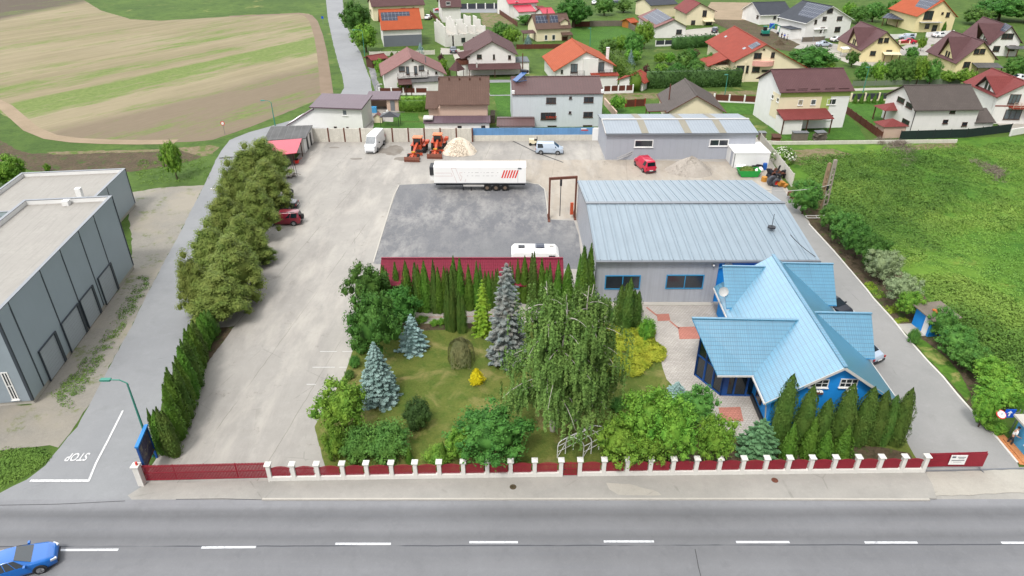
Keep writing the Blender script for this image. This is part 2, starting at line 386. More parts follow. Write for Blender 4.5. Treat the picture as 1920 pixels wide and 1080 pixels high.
def ribbon(name,pts,wd,z,mat,h=0,kind='structure',world=False):
    ps=[Vector((p[0],p[1],0)) if world else P(*p) for p in pts]; m=MB(); Lp=[];Rp=[]
    for i,p in enumerate(ps):
        d=(ps[min(i+1,len(ps)-1)]-ps[max(i-1,0)]).normalized(); nn=Vector((-d.y,d.x,0)); Lp.append(p+nn*wd/2); Rp.append(p-nn*wd/2)
    for i in range(len(ps)-1):
        a,b,c,d=Lp[i],Lp[i+1],Rp[i+1],Rp[i]
        if h:
            m.mesh([(q.x,q.y,zq) for zq in (z-h,z) for q in (a,b,c,d)],[(4,5,6,7),(0,1,5,4),(2,3,7,6)]+([(3,0,4,7)] if i==0 else [])+([(1,2,6,5)] if i==len(ps)-2 else []))
        else: m.face([(q.x,q.y,z) for q in (a,b,c,d)])
    o=m.build(name,mat)
    if kind: struct(o,kind)
    return o
# the ground sheet reaches far past the top of the picture
bmg=bmesh.new(); bmesh.ops.create_grid(bmg,x_segments=8,y_segments=8,size=900); mg=bpy.data.meshes.new('ground'); bmg.to_mesh(mg); bmg.free(); mg.materials.append(M_ground)
og=link('ground',mg); og.location=(0,780,0); struct(og)
KERB=[(1516.5,420.6),(1562.6,470.7),(1625,544),(1637,560),(1672,598),(1703,637),(1738,677),(1767,707),(1793,739),(1823,773),(1861,813),(1907,868)]
for i,(x,y,a,b) in enumerate([(717,283,2.2,1.3),(738,282,1.6,2.6),(627,277,.8,.5),(668,298,.9,.6),(755,298,1.4,1.0),(1345,292,3,1.0),(1395,300,1.6,1.0)]):
    c=P(x,y); sheet('stain_and_shadow',[(c.x+a*math.cos(t*.7),c.y+b*math.sin(t*.7)) for t in range(9)],.028+i*.0006,M_stainshade,.14,.35,world=True,seed=i)  # first patch paints the van's shadow on the concrete, the others are oil stains
sheet('crop_field',[(-700,-60),(120,-60),(148,-5),(190,20),(245,36),(300,39),(430,31),(560,24),(580,26),(590,36),(600,60),(612,110),(622,160),(622,178),(560,202),(470,238),(400,262),(360,266),(250,268),(150,268),(100,262),(60,246),(30,228),(0,213),(-120,170),(-700,60)],.012,M_field,.12,1.5)
ribbon('dirt_track',[(-120,155),(-30,180),(10,200),(35,222),(58,242),(95,257),(140,263),(200,266),(262,267),(330,266)],2.4,.03,M_track)
ribbon('dirt_track',[(430,31),(560,25.5),(578,29),(588,40),(597,66),(604,100),(609,140),(613,176)],2.6,.032,M_trackr)
sheet('vegetable_field',[(-40,255),(0,262),(30,280),(60,288),(160,287),(300,282),(372,279),(385,290),(368,300),(312,312),(245,322),(150,322),(60,320),(0,302),(-40,300)],.014,M_soil,.12,1)
sheet('dry_grass_strip',[(85,285),(160,283),(300,280),(395,272),(412,276),(398,290),(378,294),(340,283),(200,287),(100,290)],.02,M_drysoil,.15,.8)
sheet('gravel_yard',[(238,362),(300,352),(383,347),(335,442),(287,530),(251,604),(216,668),(172,752),(111,840),(95,835),(60,838),(0,845),(-160,850),(-160,760),(60,760),(250,490)],.012,M_gravel,.1,.7)
side=[(610,-10),(615,37),(625,83),(635,121),(643,146),(645,165),(630,192),(600,207),(567,220),(507,237),(467,248),(430,263),(417,280),(405,300),(383,347),(370,372),(335,442),(310,487),(287,530),(251,604),(216,668),(172,752),(143,802),(111,840),(85,873),(50,900),(0,925),(-120,950),(-120,960),(420,960),(262,930),(266,905),(274,873),(284,822),(304,758),(341,653),(362,590),(420,480),(440,400),(470,330),(520,285),(560,262),(620,240),(700,205),(698,178),(695,150),(685,125),(677,100),(664,79),(652,54),(640,40),(645,21),(641,-10)]
sheet('side_road',side,.022,M_side,.05,.8)
sheet('road_shoulder',[(236,900),(300,896),(1000,890),(1735,880),(2100,872),(2100,945),(225,945),(228,920)],.0165,M_pave)
sheet('main_road',[(-220,10),(220,10),(220,33.45),(-220,33.15)],.034,M_road,world=True)
sheet('yard_concrete',[(262,907),(497,903),(1728,889),(1850,880),(1900,868),(1500,395),(1440,290),(1428,258),(590,258),(565,285),(545,310),(500,350),(470,400),(405,600),(340,745),(300,850)],.018,M_conc)
sheet('dirt_yard',[(1000,300),(1140,300),(1440,305),(1462,340),(1510,395),(1300,345),(1085,340),(1080,410),(1028,412),(1024,352),(990,340),(860,310),(800,322),(900,300)],.022,M_dirt,.2,.8)
sheet('forecourt_apron',[(238,930),(272,909),(500,901),(503,905),(480,937),(250,940)],.026,M_pave,.04,.6)
sheet('forecourt_apron',[(1735,886),(1960,880),(1960,924),(1752,930),(1744,912)],.045,M_apron,.06,.6)
sheet('pavement',[(508,901),(800,897),(1087,893.5),(1400,888.5),(1733,885.5),(1748,912),(1755,937),(1400,937),(900,937),(494,937)],.13,M_pave,thick=.13)
ribbon('kerb',[(492,937.8),(900,937.6),(1400,937.4),(1742,938.5)],.13,.138,M_kerb,.12)
sheet('drive_asphalt',KERB+[(1912,880),(1848,884),(1735,884),(1700,842),(1560,700),(1480,560),(1440,420),(1450,330),(1480,370)],.026,M_drive)
sheet('chippings_patch',[(748,347),(860,342),(985,343),(1012,346),(1022,356),(1028,412),(1076,414),(1085,440),(1092,505),(700,495),(722,420)],.026,M_millings)
ribbon('patch_kerb',[(700,492),(722,420),(738,368),(748,348)],.14,.07,M_kerb,.06)
ribbon('patch_kerb',[(985,343),(1010,346),(1021,355),(1025,380),(1028,410)],.14,.07,M_kerb,.06)
ribbon('drive_kerb',KERB,.16,.1,M_kerbw,.1)
LAWN=[(742,606),(900,605),(1130,603),(1200,600),(1225,620),(1238,674),(1250,712),(1290,745),(1300,790),(1340,822),(1392,822),(1442,800),(1460,760),(1690,806),(1712,852),(1735,884),(1400,886),(1087,891),(700,896),(618,897),(604,860),(590,800),(618,750),(648,700),(664,650),(700,610)]
sheet('garden_lawn',LAWN,.034,M_lawn,.03,.5)
sheet('paved_court',[(725,580),(1100,576),(1120,566),(1336,566),(1345,600),(1415,745),(1442,798),(1392,820),(1342,820),(1302,790),(1292,745),(1262,725),(1250,712),(1238,674),(1225,622),(1200,602),(1130,604),(742,608)],.05,M_paver)
sheet('red_paving',[(1231,590),(1254,589),(1257,602),(1233,603)],.06,M_redpaver)
sheet('red_paving',[(1271,614),(1312,613),(1316,636),(1274,637)],.06,M_redpaver)
sheet('red_paving',[(1347,765),(1388,764),(1394,791),(1352,790)],.06,M_redpaver)
ribbon('red_paving',[(1212,577),(1232,593)],.2,.06,M_redpaver)
ribbon('red_paving',[(1256,603),(1273,617)],.2,.06,M_redpaver)
ribbon('red_paving',[(770,596),(1200,590)],.1,.06,M_redpaver)
sheet('hall_step',[(1121,568.5),(1332,568.5),(1334,574),(1120,574)],.15,M_kerb,thick=.14)
sheet('planting_bed',[(1300,852),(1340,832),(1450,828),(1590,838),(1650,838),(1705,850),(1715,868),(1500,882),(1200,884),(1215,862)],.044,M_soil,.06,.5)
sheet('planting_bed',[(742,609),(900,607),(905,616),(760,622)],.044,M_soil,.05,.4)
sheet('planting_bed',[(388,640),(408,615),(440,612),(412,650),(375,700),(372,690)],.03,M_soil,.05,.4)
sheet('garden_strip',[(1520,424),(1566,471),(1628,543),(1640,558),(1675,597),(1706,635),(1741,675),(1770,705),(1797,738),(1827,772),(1850,775),(1900,780),(1850,690),(1790,620),(1720,540),(1660,480),(1600,430),(1550,400),(1505,385)],.024,M_soil,.05,.6)
sheet('strip_grass',[(1708,637),(1743,676),(1772,706),(1800,738),(1812,752),(1822,742),(1800,700),(1770,668),(1735,640),(1722,634)],.036,M_verge,.05,.5)
sheet('shed_path',[(1681,608),(1708,607),(1738,630),(1706,633)],.04,M_apron)
sheet('orange_walkway',[(1866,818),(1882,816),(1925,858),(1940,875),(1912,872)],.06,M_orange)
sheet('orange_walkway',[(1826,778),(1842,776),(1846,782),(1834,786)],.06,M_orange)
sheet('weed_lot',[(1436,268),(1960,255),(2200,300),(2500,700),(1960,820),(1900,760),(1850,690),(1790,620),(1720,540),(1660,480),(1600,430),(1540,385),(1500,350),(1470,310)],.02,M_weed,.2,1)
sheet('dry_soil_patch',[(1440,283),(1560,279),(1600,290),(1545,305),(1500,310),(1470,302)],.028,M_drysoil,.25,.8)
sheet('dry_soil_patch',[(1690,272),(1790,268),(1795,276),(1700,284)],.028,M_drysoil,.25,.8)
ribbon('road_crack',[(1303,1030),(1306,1045),(1309,1062),(1316,1090)],.05,.042,M_plastic0)
for pts in ([(330,937),(420,936),(500,938)],[(0,948),(110,946),(235,940)],[(1392,938.2),(1700,938.8)]): ribbon('road_crack',pts,.05,.042,M_plastic0)
sheet('pavement_patch',[(1135,908),(1180,910),(1235,925),(1240,932),(1160,930),(1142,920)],.136,M_apron,.04,.4)
ribbon('speed_bump',[(411,297),(444,294.5)],.5,.05,M_plastic0)
# road paint
for a,b,y in [(60,222,1031.5),(378,480,1026.5),(629,733,1020.5),(880,971,1017.5),(1132,1226,1016),(1380,1480,1017.2),(1621,1720,1018),(1877,1975,1018.5),(-180,-80,1036)]:
    ribbon('lane_dash',[(a,y+(1 if a<600 else 0)),(b,y)],.17,.044,M_paint)
ribbon('give_way_line',[(57,902),(166,902)],.22,.044,M_worn)
ribbon('side_road_line',[(166,904),(180,870),(206,820),(231,770)],.15,.046,M_worn)
for x0,x1,y in [(600,632,659.5),(642,668,659.5),(586,628,689),(636,652,689),(575,592,721)]:
    ribbon('bay_line',[(x0,y),(x1,y)],.05,.03,M_worn)
def textmesh(name,s,size,mat,parent=None,extr=.001):
    cu=bpy.data.curves.new(name,'FONT'); cu.body=s; cu.size=size; cu.offset=.018; cu.extrude=extr; cu.align_x='CENTER'; cu.align_y='CENTER'
    o=bpy.data.objects.new(name,cu); COL.objects.link(o)
    dg=bpy.context.evaluated_depsgraph_get(); me=bpy.data.meshes.new_from_object(o.evaluated_get(dg)); bpy.data.objects.remove(o)
    me.name=name; me.materials.clear(); me.materials.append(mat); o=link(name,me,parent); return o
o=textmesh('stop_lettering','STOP',1.0,M_worn); c=P(146,857); o.location=(c.x,c.y,.05); o.rotation_euler=(0,0,R(182)); o.scale=(.66,1.15,1); struct(o)
# ================= building kit =================
M_glass=basic('window_glass',rgb(60,66,74,.6),.12,.25,1.2,spec=.8)
M_glassl=basic('pale_window_glass',rgb(120,130,138,.7),.15,.35,1.2,spec=.7)
M_white=basic('white_paint',rgb(240,240,238,.85),.7,.04,.8,streak=.06)
M_plaster=basic('white_plaster',rgb(240,238,234,.84),.85,.05,.5,streak=.15,bump=.1)
M_bluewhite=basic('bluish_white_plaster',rgb(214,222,226,.84),.85,.06,.5,streak=.25,bump=.1)
M_cream=basic('cream_plaster',rgb(238,226,194,.84),.85,.05,.5,streak=.1)
M_yellow=basic('yellow_cream_plaster',rgb(240,224,176,.84),.85,.05,.5,streak=.1)
M_pinkw=basic('pink_beige_plaster',rgb(214,186,168,.82),.85,.06,.5,streak=.1)
M_brownw=basic('brown_timber',rgb(96,60,44),.7,.25,3,streak=.3)
M_frameb=basic('brown_window_frame',rgb(86,60,50),.6,.1,3)
M_framew=basic('white_window_frame',rgb(238,238,236,.85),.5,.05,3)
M_frameblue=basic('blue_window_frame',rgb(60,160,215),.5,.08,3)
M_darkm=basic('dark_metal',rgb(58,60,66),.5,.15,3,metal=.3)
M_greym=basic('grey_metal',rgb(150,154,160),.45,.12,3,metal=.4)
M_rust=basic('rusty_steel',rgb(122,74,58),.85,.3,2.5)
M_black=basic('black_rubber',rgb(38,38,40),.85,.2,4)
M_gutter=basic('pale_gutter',rgb(214,212,208),.5,.08,2)
M_asbestos=ribbed('old_corrugated_sheet',rgb(104,104,104),1.1,.07,1.35,.9,.25,streak=.5)
M_plum=ribbed('plum_roof_sheet',rgb(108,88,98),.55,.05,.78,.5,.08,streak=.2)
M_plum2=ribbed('brown_roof_seams',rgb(98,68,66),.5,.06,.75,.5,.08,streak=.2)
M_brownt=tiled('brown_tile_roof',rgb(116,92,82),.3,.36,.66)
M_brownt2=tiled('dark_brown_tile_roof',rgb(104,76,76),.3,.36,.68)
M_maroont=tiled('mauve_brown_tile_roof',rgb(112,82,84),.3,.36,.7)
M_greyt=tiled('grey_brown_tile_roof',rgb(104,96,92),.3,.36,.7)
M_mauve=tiled('faded_mauve_tile_roof',rgb(150,108,104),.3,.36,.75)
M_oranget=tiled('orange_tile_roof',rgb(196,98,62,.66),.3,.36,.72)
M_redt=tiled('red_tile_roof',rgb(168,76,60,.68),.3,.36,.72)
M_dredt=tiled('dark_red_tile_roof',rgb(140,72,70),.3,.36,.72)
M_crimson=tiled('crimson_tile_roof',rgb(138,38,62),.22,.35,.62,.45)
M_redsheet=ribbed('red_roof_sheet',rgb(205,62,84),.9,.04,.85,.45,.06,streak=.05)
M_slate=tiled('dark_grey_roof',rgb(78,82,90),.3,.36,.75)
M_greysh=basic('grey_flat_roof',rgb(112,120,126),.8,.12,.6)
def solarmat():
    n=N('solar_panel'); uv=n.sep(n.tc('UV')); c=rgb(50,58,80,.6)
    a=n.math('MAXIMUM',n.line(uv[0],1.0,.06),n.line(uv[1],1.65,.06)); b=n.math('MAXIMUM',n.line(uv[0],.167,.012),n.line(uv[1],.165,.012))
    cc=n.mix(n.math('MULTIPLY',b,.25),c,rgb(120,130,150)); cc=n.mix(a,cc,rgb(160,166,176)); return n.out(cc,.45,0,.3)
M_solar=solarmat()
class House:
    def __init__(s,name,label,cat,A,B,group=None):
        # A, B: left and right end of the front wall (points); the building extends behind them
        A=Vector((A.x,A.y,0)); B=Vector((B.x,B.y,0)); s.O=A; d=B-A; s.L=d.length; s.rz=math.atan2(d.y,d.x)
        s.u=d.normalized(); s.v=Vector((-s.u.y,s.u.x,0)); s.t=thing(name,label,cat,A,s.rz,group); s.D=8
    def w2l(s,p): q=p-s.O; return Vector((q.dot(s.u),q.dot(s.v),p.z))
    def pl(s,px,py,face,off=0):
        if face=='F': o=s.O+s.v*off; n=-s.v
        elif face=='L': o=s.O+s.u*off; n=-s.u
        else: o=s.O+s.u*(s.L-off); n=s.u
        return s.w2l(onplane(px,py,o,n))
    def fp(s,face,a,z,out,off=0):
        if face=='F': return (a,off-out,z)
        if face=='L': return (off-out,a,z)
        return (s.L-off+out,a,z)
    def fbox(s,m,face,a0,a1,z0,z1,o0,o1,off=0,mi=0):
        p=s.fp(face,a0,z0,o0,off); q=s.fp(face,a1,z1,o1,off)
        m.box(min(p[0],q[0]),max(p[0],q[0]),min(p[1],q[1]),max(p[1],q[1]),z0,z1,mi)
    def win(s,rect,face='F',frame=None,pane=None,mull=1,off=0,name='window',fw=.09,sill=True,world=None,rail=0):
        frame=frame or M_frameb; pane=pane or M_glass
        if world: a0,a1,z0,z1=world
        else:
            p=s.pl(rect[0],rect[1],face,off); q=s.pl(rect[2],rect[3],face,off); k=0 if face=='F' else 1
            a0,a1=sorted((p[k],q[k])); z0,z1=sorted((p[2],q[2]))
        m=MB(); B=lambda *a:s.fbox(m,face,*a,off=off)
        B(a0,a1,z1-fw,z1,.003,.07); B(a0,a1,z0,z0+fw,.003,.07); B(a0,a0+fw,z0+fw,z1-fw,.003,.068); B(a1-fw,a1,z0+fw,z1-fw,.003,.068)
        for i in range(1,mull+1):
            c=a0+(a1-a0)*i/(mull+1); B(c-fw*.4,c+fw*.4,z0+fw,z1-fw,.003,.06)
        if rail: 
            for i in range(1,rail+1):
                c=z0+(z1-z0)*i/(rail+1); B(a0+fw,a1-fw,c-fw*.35,c+fw*.35,.003,.055)
        if sill: B(a0-.06,a1+.06,z0-.05,z0-.002,.003,.16)
        f=m.build(name,frame,s.t); m=MB(); s.fbox(m,face,a0+fw*.5,a1-fw*.5,z0+fw*.5,z1-fw*.5,.004,.03,off); m.build('pane',pane,f)
        return f
    def door(s,rect,face='F',mat=None,off=0,name='door',out=.05):
        p=s.pl(rect[0],rect[1],face,off); q=s.pl(rect[2],rect[3],face,off); k=0 if face=='F' else 1
        a0,a1=sorted((p[k],q[k])); z0,z1=sorted((p[2],q[2])); m=MB(); s.fbox(m,face,a0,a1,max(z0,.02),z1,.003,out,off); o=m.build(name,mat or M_brownw,s.t)
        m=MB(); s.fbox(m,face,a1-.16,a1-.1,z0+(z1-z0)*.45,z0+(z1-z0)*.52,out,out+.05,off); m.build('handle',M_greym,o); return o
def slab(m,pts,t=.12,top=0,side=1):
    n=len(pts); lo=[Vector(p)-Vector((0,0,t)) for p in pts]; m.face(pts,top); m.face(lo[::-1],side)
    for i in range(n): m.face([pts[i],lo[i],lo[(i+1)%n],pts[(i+1)%n]],side)
def gable_parts(h,D,he,hr,axis,wall,roof,fascia,ov=.45,og=.4,f=.5,he2=None,t=.14,back=True,wallname='wall'):
    """walls as a closed prism with gable ends and a roof of two slabs; axis 'u': ridge along the front, 'v': ridge runs back.
    f: ridge position across, he/he2: eave heights of the near/left and far/right side"""
    L=h.L; h.D=D; he2=he if he2 is None else he2; W=D if axis=='u' else L; c=f*W
    s1=(hr-he)/c; s2=(hr-he2)/(W-c)
    m=MB(); poly=[(0,-.3),(W,-.3),(W,he2),(c,hr),(0,he)]
    m.prism(poly,'x' if axis=='u' else 'y',0,L if axis=='u' else D); m.build(wallname,wall,h.t)
    m=MB(); up=.03+t; a0,a1=(-og,(L if axis=='u' else D)+og)
    q=(lambda a,b,z:(a,b,z)) if axis=='u' else (lambda a,b,z:(b,a,z))
    A=(-ov,he-s1*ov+up); Cc=(c,hr+up); B=(W+ov,he2-s2*ov+up)
    slab(m,[q(a0,A[0],A[1]),q(a1,A[0],A[1]),q(a1,Cc[0],Cc[1]),q(a0,Cc[0],Cc[1])],t)
    slab(m,[q(a0,Cc[0]+.001,Cc[1]),q(a1,Cc[0]+.001,Cc[1]),q(a1,B[0],B[1]),q(a0,B[0],B[1])],t)
    r=m.build('roof',[roof,fascia],h.t)
    m=MB(); p,e=q(a0-.02,c,hr+up+.03),q(a1+.02,c,hr+up+.03); m.bar(p,e,.26,.07); m.build('ridge_cap',roof,r)
    for b,z in ((A[0]-.07,A[1]-t*.6),(B[0]+.07,B[1]-t*.6)): m=MB(); m.tube(q(a0,b,z),q(a1,b,z),.07,n=6); m.build('gutter',fascia,r)
    return r
def solve(fn,target,lo,hi):
    for _ in range(40):
        mid=(lo+hi)/2
        if fn(mid)<target: lo=mid
        else: hi=mid
    return (lo+hi)/2
def pry(p):
    z=p.z-CH; w_=p.y*cp_-z*sp_; return 540-F*(p.y*sp_+z*cp_)/w_
def u_house(name,label,cat,eL,eR,he,yr,wall,roof,fascia,pitch=28,ov=.45,og=.4,group=None,**k):
    """front eave ends eL, eR (pixels) at height he; ridge parallel to the front drawn at pixel row yr"""
    A=P(*eL,he); B=P(*eR,he); u=(B-A).normalized(); v=Vector((-u.y,u.x,0)); tp=math.tan(R(pitch))
    A2=A+u*og+v*ov; B2=B-u*og+v*ov
    def row(half):
        q=A2+v*half; return -pry(Vector((q.x,q.y,he+half*tp)))
    half=solve(row,-yr,1,14); h=House(name,label,cat,A2,B2,group)
    h.roof=gable_parts(h,2*half,he+ov*tp-.17,he+half*tp-.17+ov*tp*.0,'u',wall,roof,fascia,ov,og,**k); h.he=he; h.hr=he+half*tp; return h
def v_house(name,label,cat,eL,eR,he,apex,back,wall,roof,fascia,he2=None,ov=.5,og=.5,group=None,**k):
    """gable towards us: eave ends eL (height he), eR (he2), apex pixel; back: pixel of the far ridge end"""
    if he2 is None:      # tilt the two eaves slightly until the ridge runs square to the gable
        best=(1e9,he,he)
        for i in range(-24,25):
            a_,b_=he-i*.05,he+i*.05; A=P(*eL,a_); B=P(*eR,b_); A.z=B.z=0; u=(B-A).normalized(); v=Vector((-u.y,u.x,0)); tp_=onplane(*apex,A,-v); e=abs((P(*back,tp_.z)-tp_).dot(u))+.12*abs(i)*.1
            if e<best[0]: best=(e,a_,b_)
        he,he2=best[1],best[2]
    A=P(*eL,he); B=P(*eR,he2); A0=Vector((A.x,A.y,0)); B0=Vector((B.x,B.y,0)); u=(B0-A0).normalized(); v=Vector((-u.y,u.x,0))
    top=onplane(*apex,A0,-v); hr=top.z; W=(B0-A0).length; c=(top-A0).dot(u)
    bk=P(*back,hr); D=(bk-A0).dot(v)-2*og
    s1=(hr-he)/c; s2=(hr-he2)/(W-c); A2=A0+u*ov+v*og; B2=B0-u*ov+v*og
    h=House(name,label,cat,A2,B2,group); W2=W-2*ov
    h.roof=gable_parts(h,max(D,4),he+s1*ov-.17,hr-.17,'v',wall,roof,fascia,ov,og,f=(c-ov)/W2,he2=he2+s2*ov-.17,**k); h.he=he; h.hr=hr; h.c=(c-ov); return h
def dish(h,p,face='F',r=.4,name='satellite_dish'):
    m=MB(); p=Vector(p); q=p+Vector((0,-.45,.1)); m.tube(p,q,.03,n=6)
    prof=[(0,0),(r*.5,.03),(r*.85,.09),(r,.14)]; mm=MB(); mm.lathe(prof,(0,0,0),14); rot=Matrix.Rotation(R(70),3,'X')
    m.mesh([q+rot@Vector(v) for v in mm.v],mm.f); return m.build(name,M_gutter,h.t)
# ================= metal hall =================
M_hallroof=ribbed('standing_seam_steel',rgb(152,168,180),1.02,.12,.8,.42,.06,metal=.0,streak=.22,bump=.8)
M_hallwall=ribbed('galvanised_cladding',rgb(190,194,202),.25,.03,.9,.45,.08,streak=.5,metal=.0)
A=P(1118.5,486,5.05); B=P(1531,482,5.05); h=House('metal_hall','long pale grey standing seam hall behind the blue roofed house','hall',Vector((A.x+.1,59.25,0)),Vector((B.x,59.35,0)))
L=h.L; D=P(1100,338,5.1).y-59.25; 
zr=solve(lambda z:-pry(Vector((10,59.25+D*.5,z))),-381,5.1,9)
m=MB(); xb=P(1336,568).x-h.O.x
m.prism([(0,-.2),(D-.2,-.2),(D-.2,5.0),(D/2,zr-.15),(0,5.0)],'x',0,xb,0); m.build('wall',M_hallwall,h.t)
M_blue=basic('sky_blue_plaster',rgb(26,146,232,.85),.75,.07,.6,streak=.12)
m=MB(); m.prism([(.25,-.2),(D-.2,-.2),(D-.2,5.0),(D/2,zr-.15),(.25,5.0)],'x',xb+.003,L-.7,0); m.build('wall',M_blue,h.t,label='sky blue end of the hall behind the blue roof')
m=MB(); bl=P(1089,338,5.1); xl=h.w2l(bl)[0]
E=[(-.15,-.25,5.05),(L+.1,-.25,5.05),(L+.1,D/2,zr),(-.15,D/2,zr)]; G=[(-.15,D/2+.002,zr),(L+.1,D/2+.002,zr),(L+.1,D+.1,5.05),(-.15,D+.1,5.05)]
slab(m,E,.22); slab(m,G,.22); hr_=m.build('roof',[M_hallroof,M_greym],h.t)
m=MB(); s_=(zr-5.05)/(D/2+.25)
for i in range(int(L/1.02)+1):
    x=.25+i*1.02
    if x<L: m.bar((x,-.2,5.09),(x,D/2,zr+.04),.06,.09); m.bar((x,D/2,zr+.04),(x,D+.05,5.09),.06,.09)
m.build('roof_seams',M_hallroof,h.t)
m=MB(); m.bar((-.2,D/2,zr+.06),(L+.15,D/2,zr+.06),.5,.08); m.build('ridge_cap',M_greym,h.t)
m=MB(); m.bar((-.2,-.36,4.92),(L+.15,-.36,4.92),.22,.2); m.tube((-.12,-.3,4.9),(-.12,-.12,.1),.06); m.tube((L,-.3,4.9),(L-.5,0,4.2),.06); m.build('gutter',M_greym,h.t)
h.win((1135,516,1199,542),frame=M_frameblue,mull=1,fw=.1,sill=False); h.win((1250,515,1317,541),frame=M_frameblue,mull=1,fw=.1,sill=False)
h.win((1361,487,1372,495),frame=M_framew,pane=M_glass,off=.25); h.win((1500,484.5,1519,493),frame=M_framew,pane=M_glass,off=.25)
m=MB(); m.tube((1.9+L*.77,5,6.05),(1.9+L*.77,5,6.2),.4,.4,14); m.tube((1.9+L*.77,5,6.2),(1.9+L*.77,5,7.6),.03)
m.build('roof_mast',M_darkm,h.t)
m=MB(); q0=P(1548,345,6); hp=h
m.tube((xb-.6,-.05,4.4),(xb-.6,-.3,4.5),.1); m.build('wall_lamp',M_framew,h.t)
# ================= blue-roofed house =================
def bluetile(name,c):
    n=N(name); uv=n.sep(n.tc('UV')); v=n.tc('UV')
    a=n.noise(v,.5,4); cc=n.mix(n.step(a,.35,.65),mul(c,.93),mul(c,1.07))
    ck=n.n('TexBrick'); n.l(v,ck.inputs['Vector']); ck.offset=0; ck.inputs['Scale'].default_value=1; ck.inputs['Brick Width'].default_value=1.05; ck.inputs['Row Height'].default_value=.7; ck.inputs['Mortar Size'].default_value=.02
    ck.inputs['Color1'].default_value=(1,1,1,1); ck.inputs['Color2'].default_value=(.93,.94,.95,1); ck.inputs['Mortar'].default_value=(.62,.7,.76,1)
    cc=n.mix(1.0,cc,ck.outputs[0],'MULTIPLY')
    t=n.math('FRACT',n.math('DIVIDE',uv[1],.35)); g=n.math('SINE',n.math('MULTIPLY',uv[0],2*math.pi/.175))
    cc=n.mix(n.math('MULTIPLY',n.math('LESS_THAN',t,.17),.75),cc,mul(c,.5)); cc=n.mix(n.math('MULTIPLY',n.math('LESS_THAN',n.math('FRACT',n.math('DIVIDE',uv[0],.3)),.16),.22),cc,mul(c,.5))
    n.bump(n.math('ADD',n.math('MULTIPLY',g,.5),n.math('MULTIPLY',t,-.7)),.35,.03)
    n.out(cc,.4,0,.5); n.b.inputs['Coat Weight'].default_value=1; n.b.inputs['Coat Roughness'].default_value=.32; n.b.inputs['Coat IOR'].default_value=1.8; return n.m
M_blueroof=bluetile('blue_metal_tiles',rgb(80,152,186,.7))
M_bluetrim=basic('blue_trim',rgb(70,150,200,.85),.5,.08,2)
M_dblue=basic('dark_blue_frame',rgb(24,84,160),.45,.08,2)
O=P(1437,757,3.0); O.z=0; BK=P(1333,523,3.0); vdir=Vector((BK.x-O.x,BK.y-O.y,0)).normalized(); udir=Vector((vdir.y,-vdir.x,0))
W=10.0; h=House('blue_house','bright blue house with pale blue tiled roof and three dormers','house',O,O+udir*W); D=17.6; SL=.7
m=MB(); i_=.6; we=3+SL*i_-.14; m.prism([(i_,-.2),(W-i_,-.2),(W-i_,we),(W/2,3+SL*W/2-.14),(i_,we)],'y',.55,D-.2); m.build('wall',M_blue,h.t)
m=MB(); slab(m,[(0,D,3),(0,0,3),(W/2,0,3+SL*W/2),(W/2,D,3+SL*W/2)],.16); slab(m,[(W/2+.002,D,3+SL*W/2),(W/2+.002,0,3+SL*W/2),(W,0,3),(W,D,3)],.16)
rf=m.build('roof',[M_blueroof,M_bluetrim],h.t)
m=MB(); zt=3+SL*W/2; m.bar((W/2,-.05,zt+.05),(W/2,D+.05,zt+.05),.3,.1); m.build('ridge_cap',M_blueroof,rf)
m=MB()
for x in (-.08,W+.08): m.bar((x,.1,2.85),(x,D-.1,2.85),.14,.12)
m.bar((-.08,.05,2.9),(W/2,.0,zt-.12),.05,.2); m.bar((W+.08,.05,2.9),(W/2,.0,zt-.12),.05,.2); m.tube((.1,.3,2.8),(.55,.5,.1),.05)
m.build('gutter',M_gutter,rf)
def dormer(yr,zr,hwf,hwb,ze,xo,xe_eave,side,gab,name='dormer'):
    """cross gable: ridge at y=yr,height zr, outer end at x=xo (distance from the eave of that side, negative = overhang)"""
    sx=(lambda x:x) if side<0 else (lambda x:W-x)
    m=MB(); xi=(zr-3)/SL+.25; xei=max((ze-3)/SL,0)+.1
    f=[(sx(xo),yr,zr),(sx(xi),yr,zr),(sx(xei),yr-hwf,ze),(sx(xe_eave),yr-hwf,ze)]
    slab(m,f,.12)
    zb=zr-(zr-ze)*hwb/hwf; b=[(sx(xo),yr+.002,zr),(sx(xi),yr+.002,zr),(sx((zb-3)/SL+.1),yr+hwb,zb),(sx(xo+(xe_eave-xo)*hwb/hwf),yr+hwb,zb)]
    slab(m,b,.12); o=m.build(name,[M_blueroof,M_bluetrim],h.t)
    g=gab; m=MB(); zz_=lambda d:zr-.14-(zr-ze)*abs(d)/hwf
    pts=[(sx(g),yr-hwf*.86,zz_(hwf*.86)),(sx(g),yr,zr-.14),(sx(g),yr+hwb*.86,zz_(hwb*.86)),(sx(g),yr+hwb*.86,2.6),(sx(g),yr-hwf*.86,2.6)]
    pts2=[(sx(g+.15),p[1],p[2]) for p in pts]; k=len(pts); m.face(pts); m.face(pts2[::-1])
    for i in range(k): m.face([pts[i],pts[(i+1)%k],pts2[(i+1)%k],pts2[i]])
    m.build('gable',M_blue,o)
    m=MB(); m.bar((sx(xo-.03),yr,zr+.04),(sx(xi),yr,zr+.04),.22,.08); m.build('ridge_cap',M_blueroof,o)
    m=MB(); c=sx(g-.03); m.box(min(c,sx(g-.08)),max(c,sx(g-.08)),yr-.9,yr+.5,3.9 if zr>5 else 3.4,4.9 if zr>5 else 4.2); w_=m.build('window',M_frameb,o); m=MB(); c2=sx(g-.1); m.box(min(c,c2),max(c,c2),yr-.8,yr+.4,4.0,4.8); m.build('pane',M_glass,w_)
    return o
def loc(x,y,z): return h.w2l(P(x,y,z))
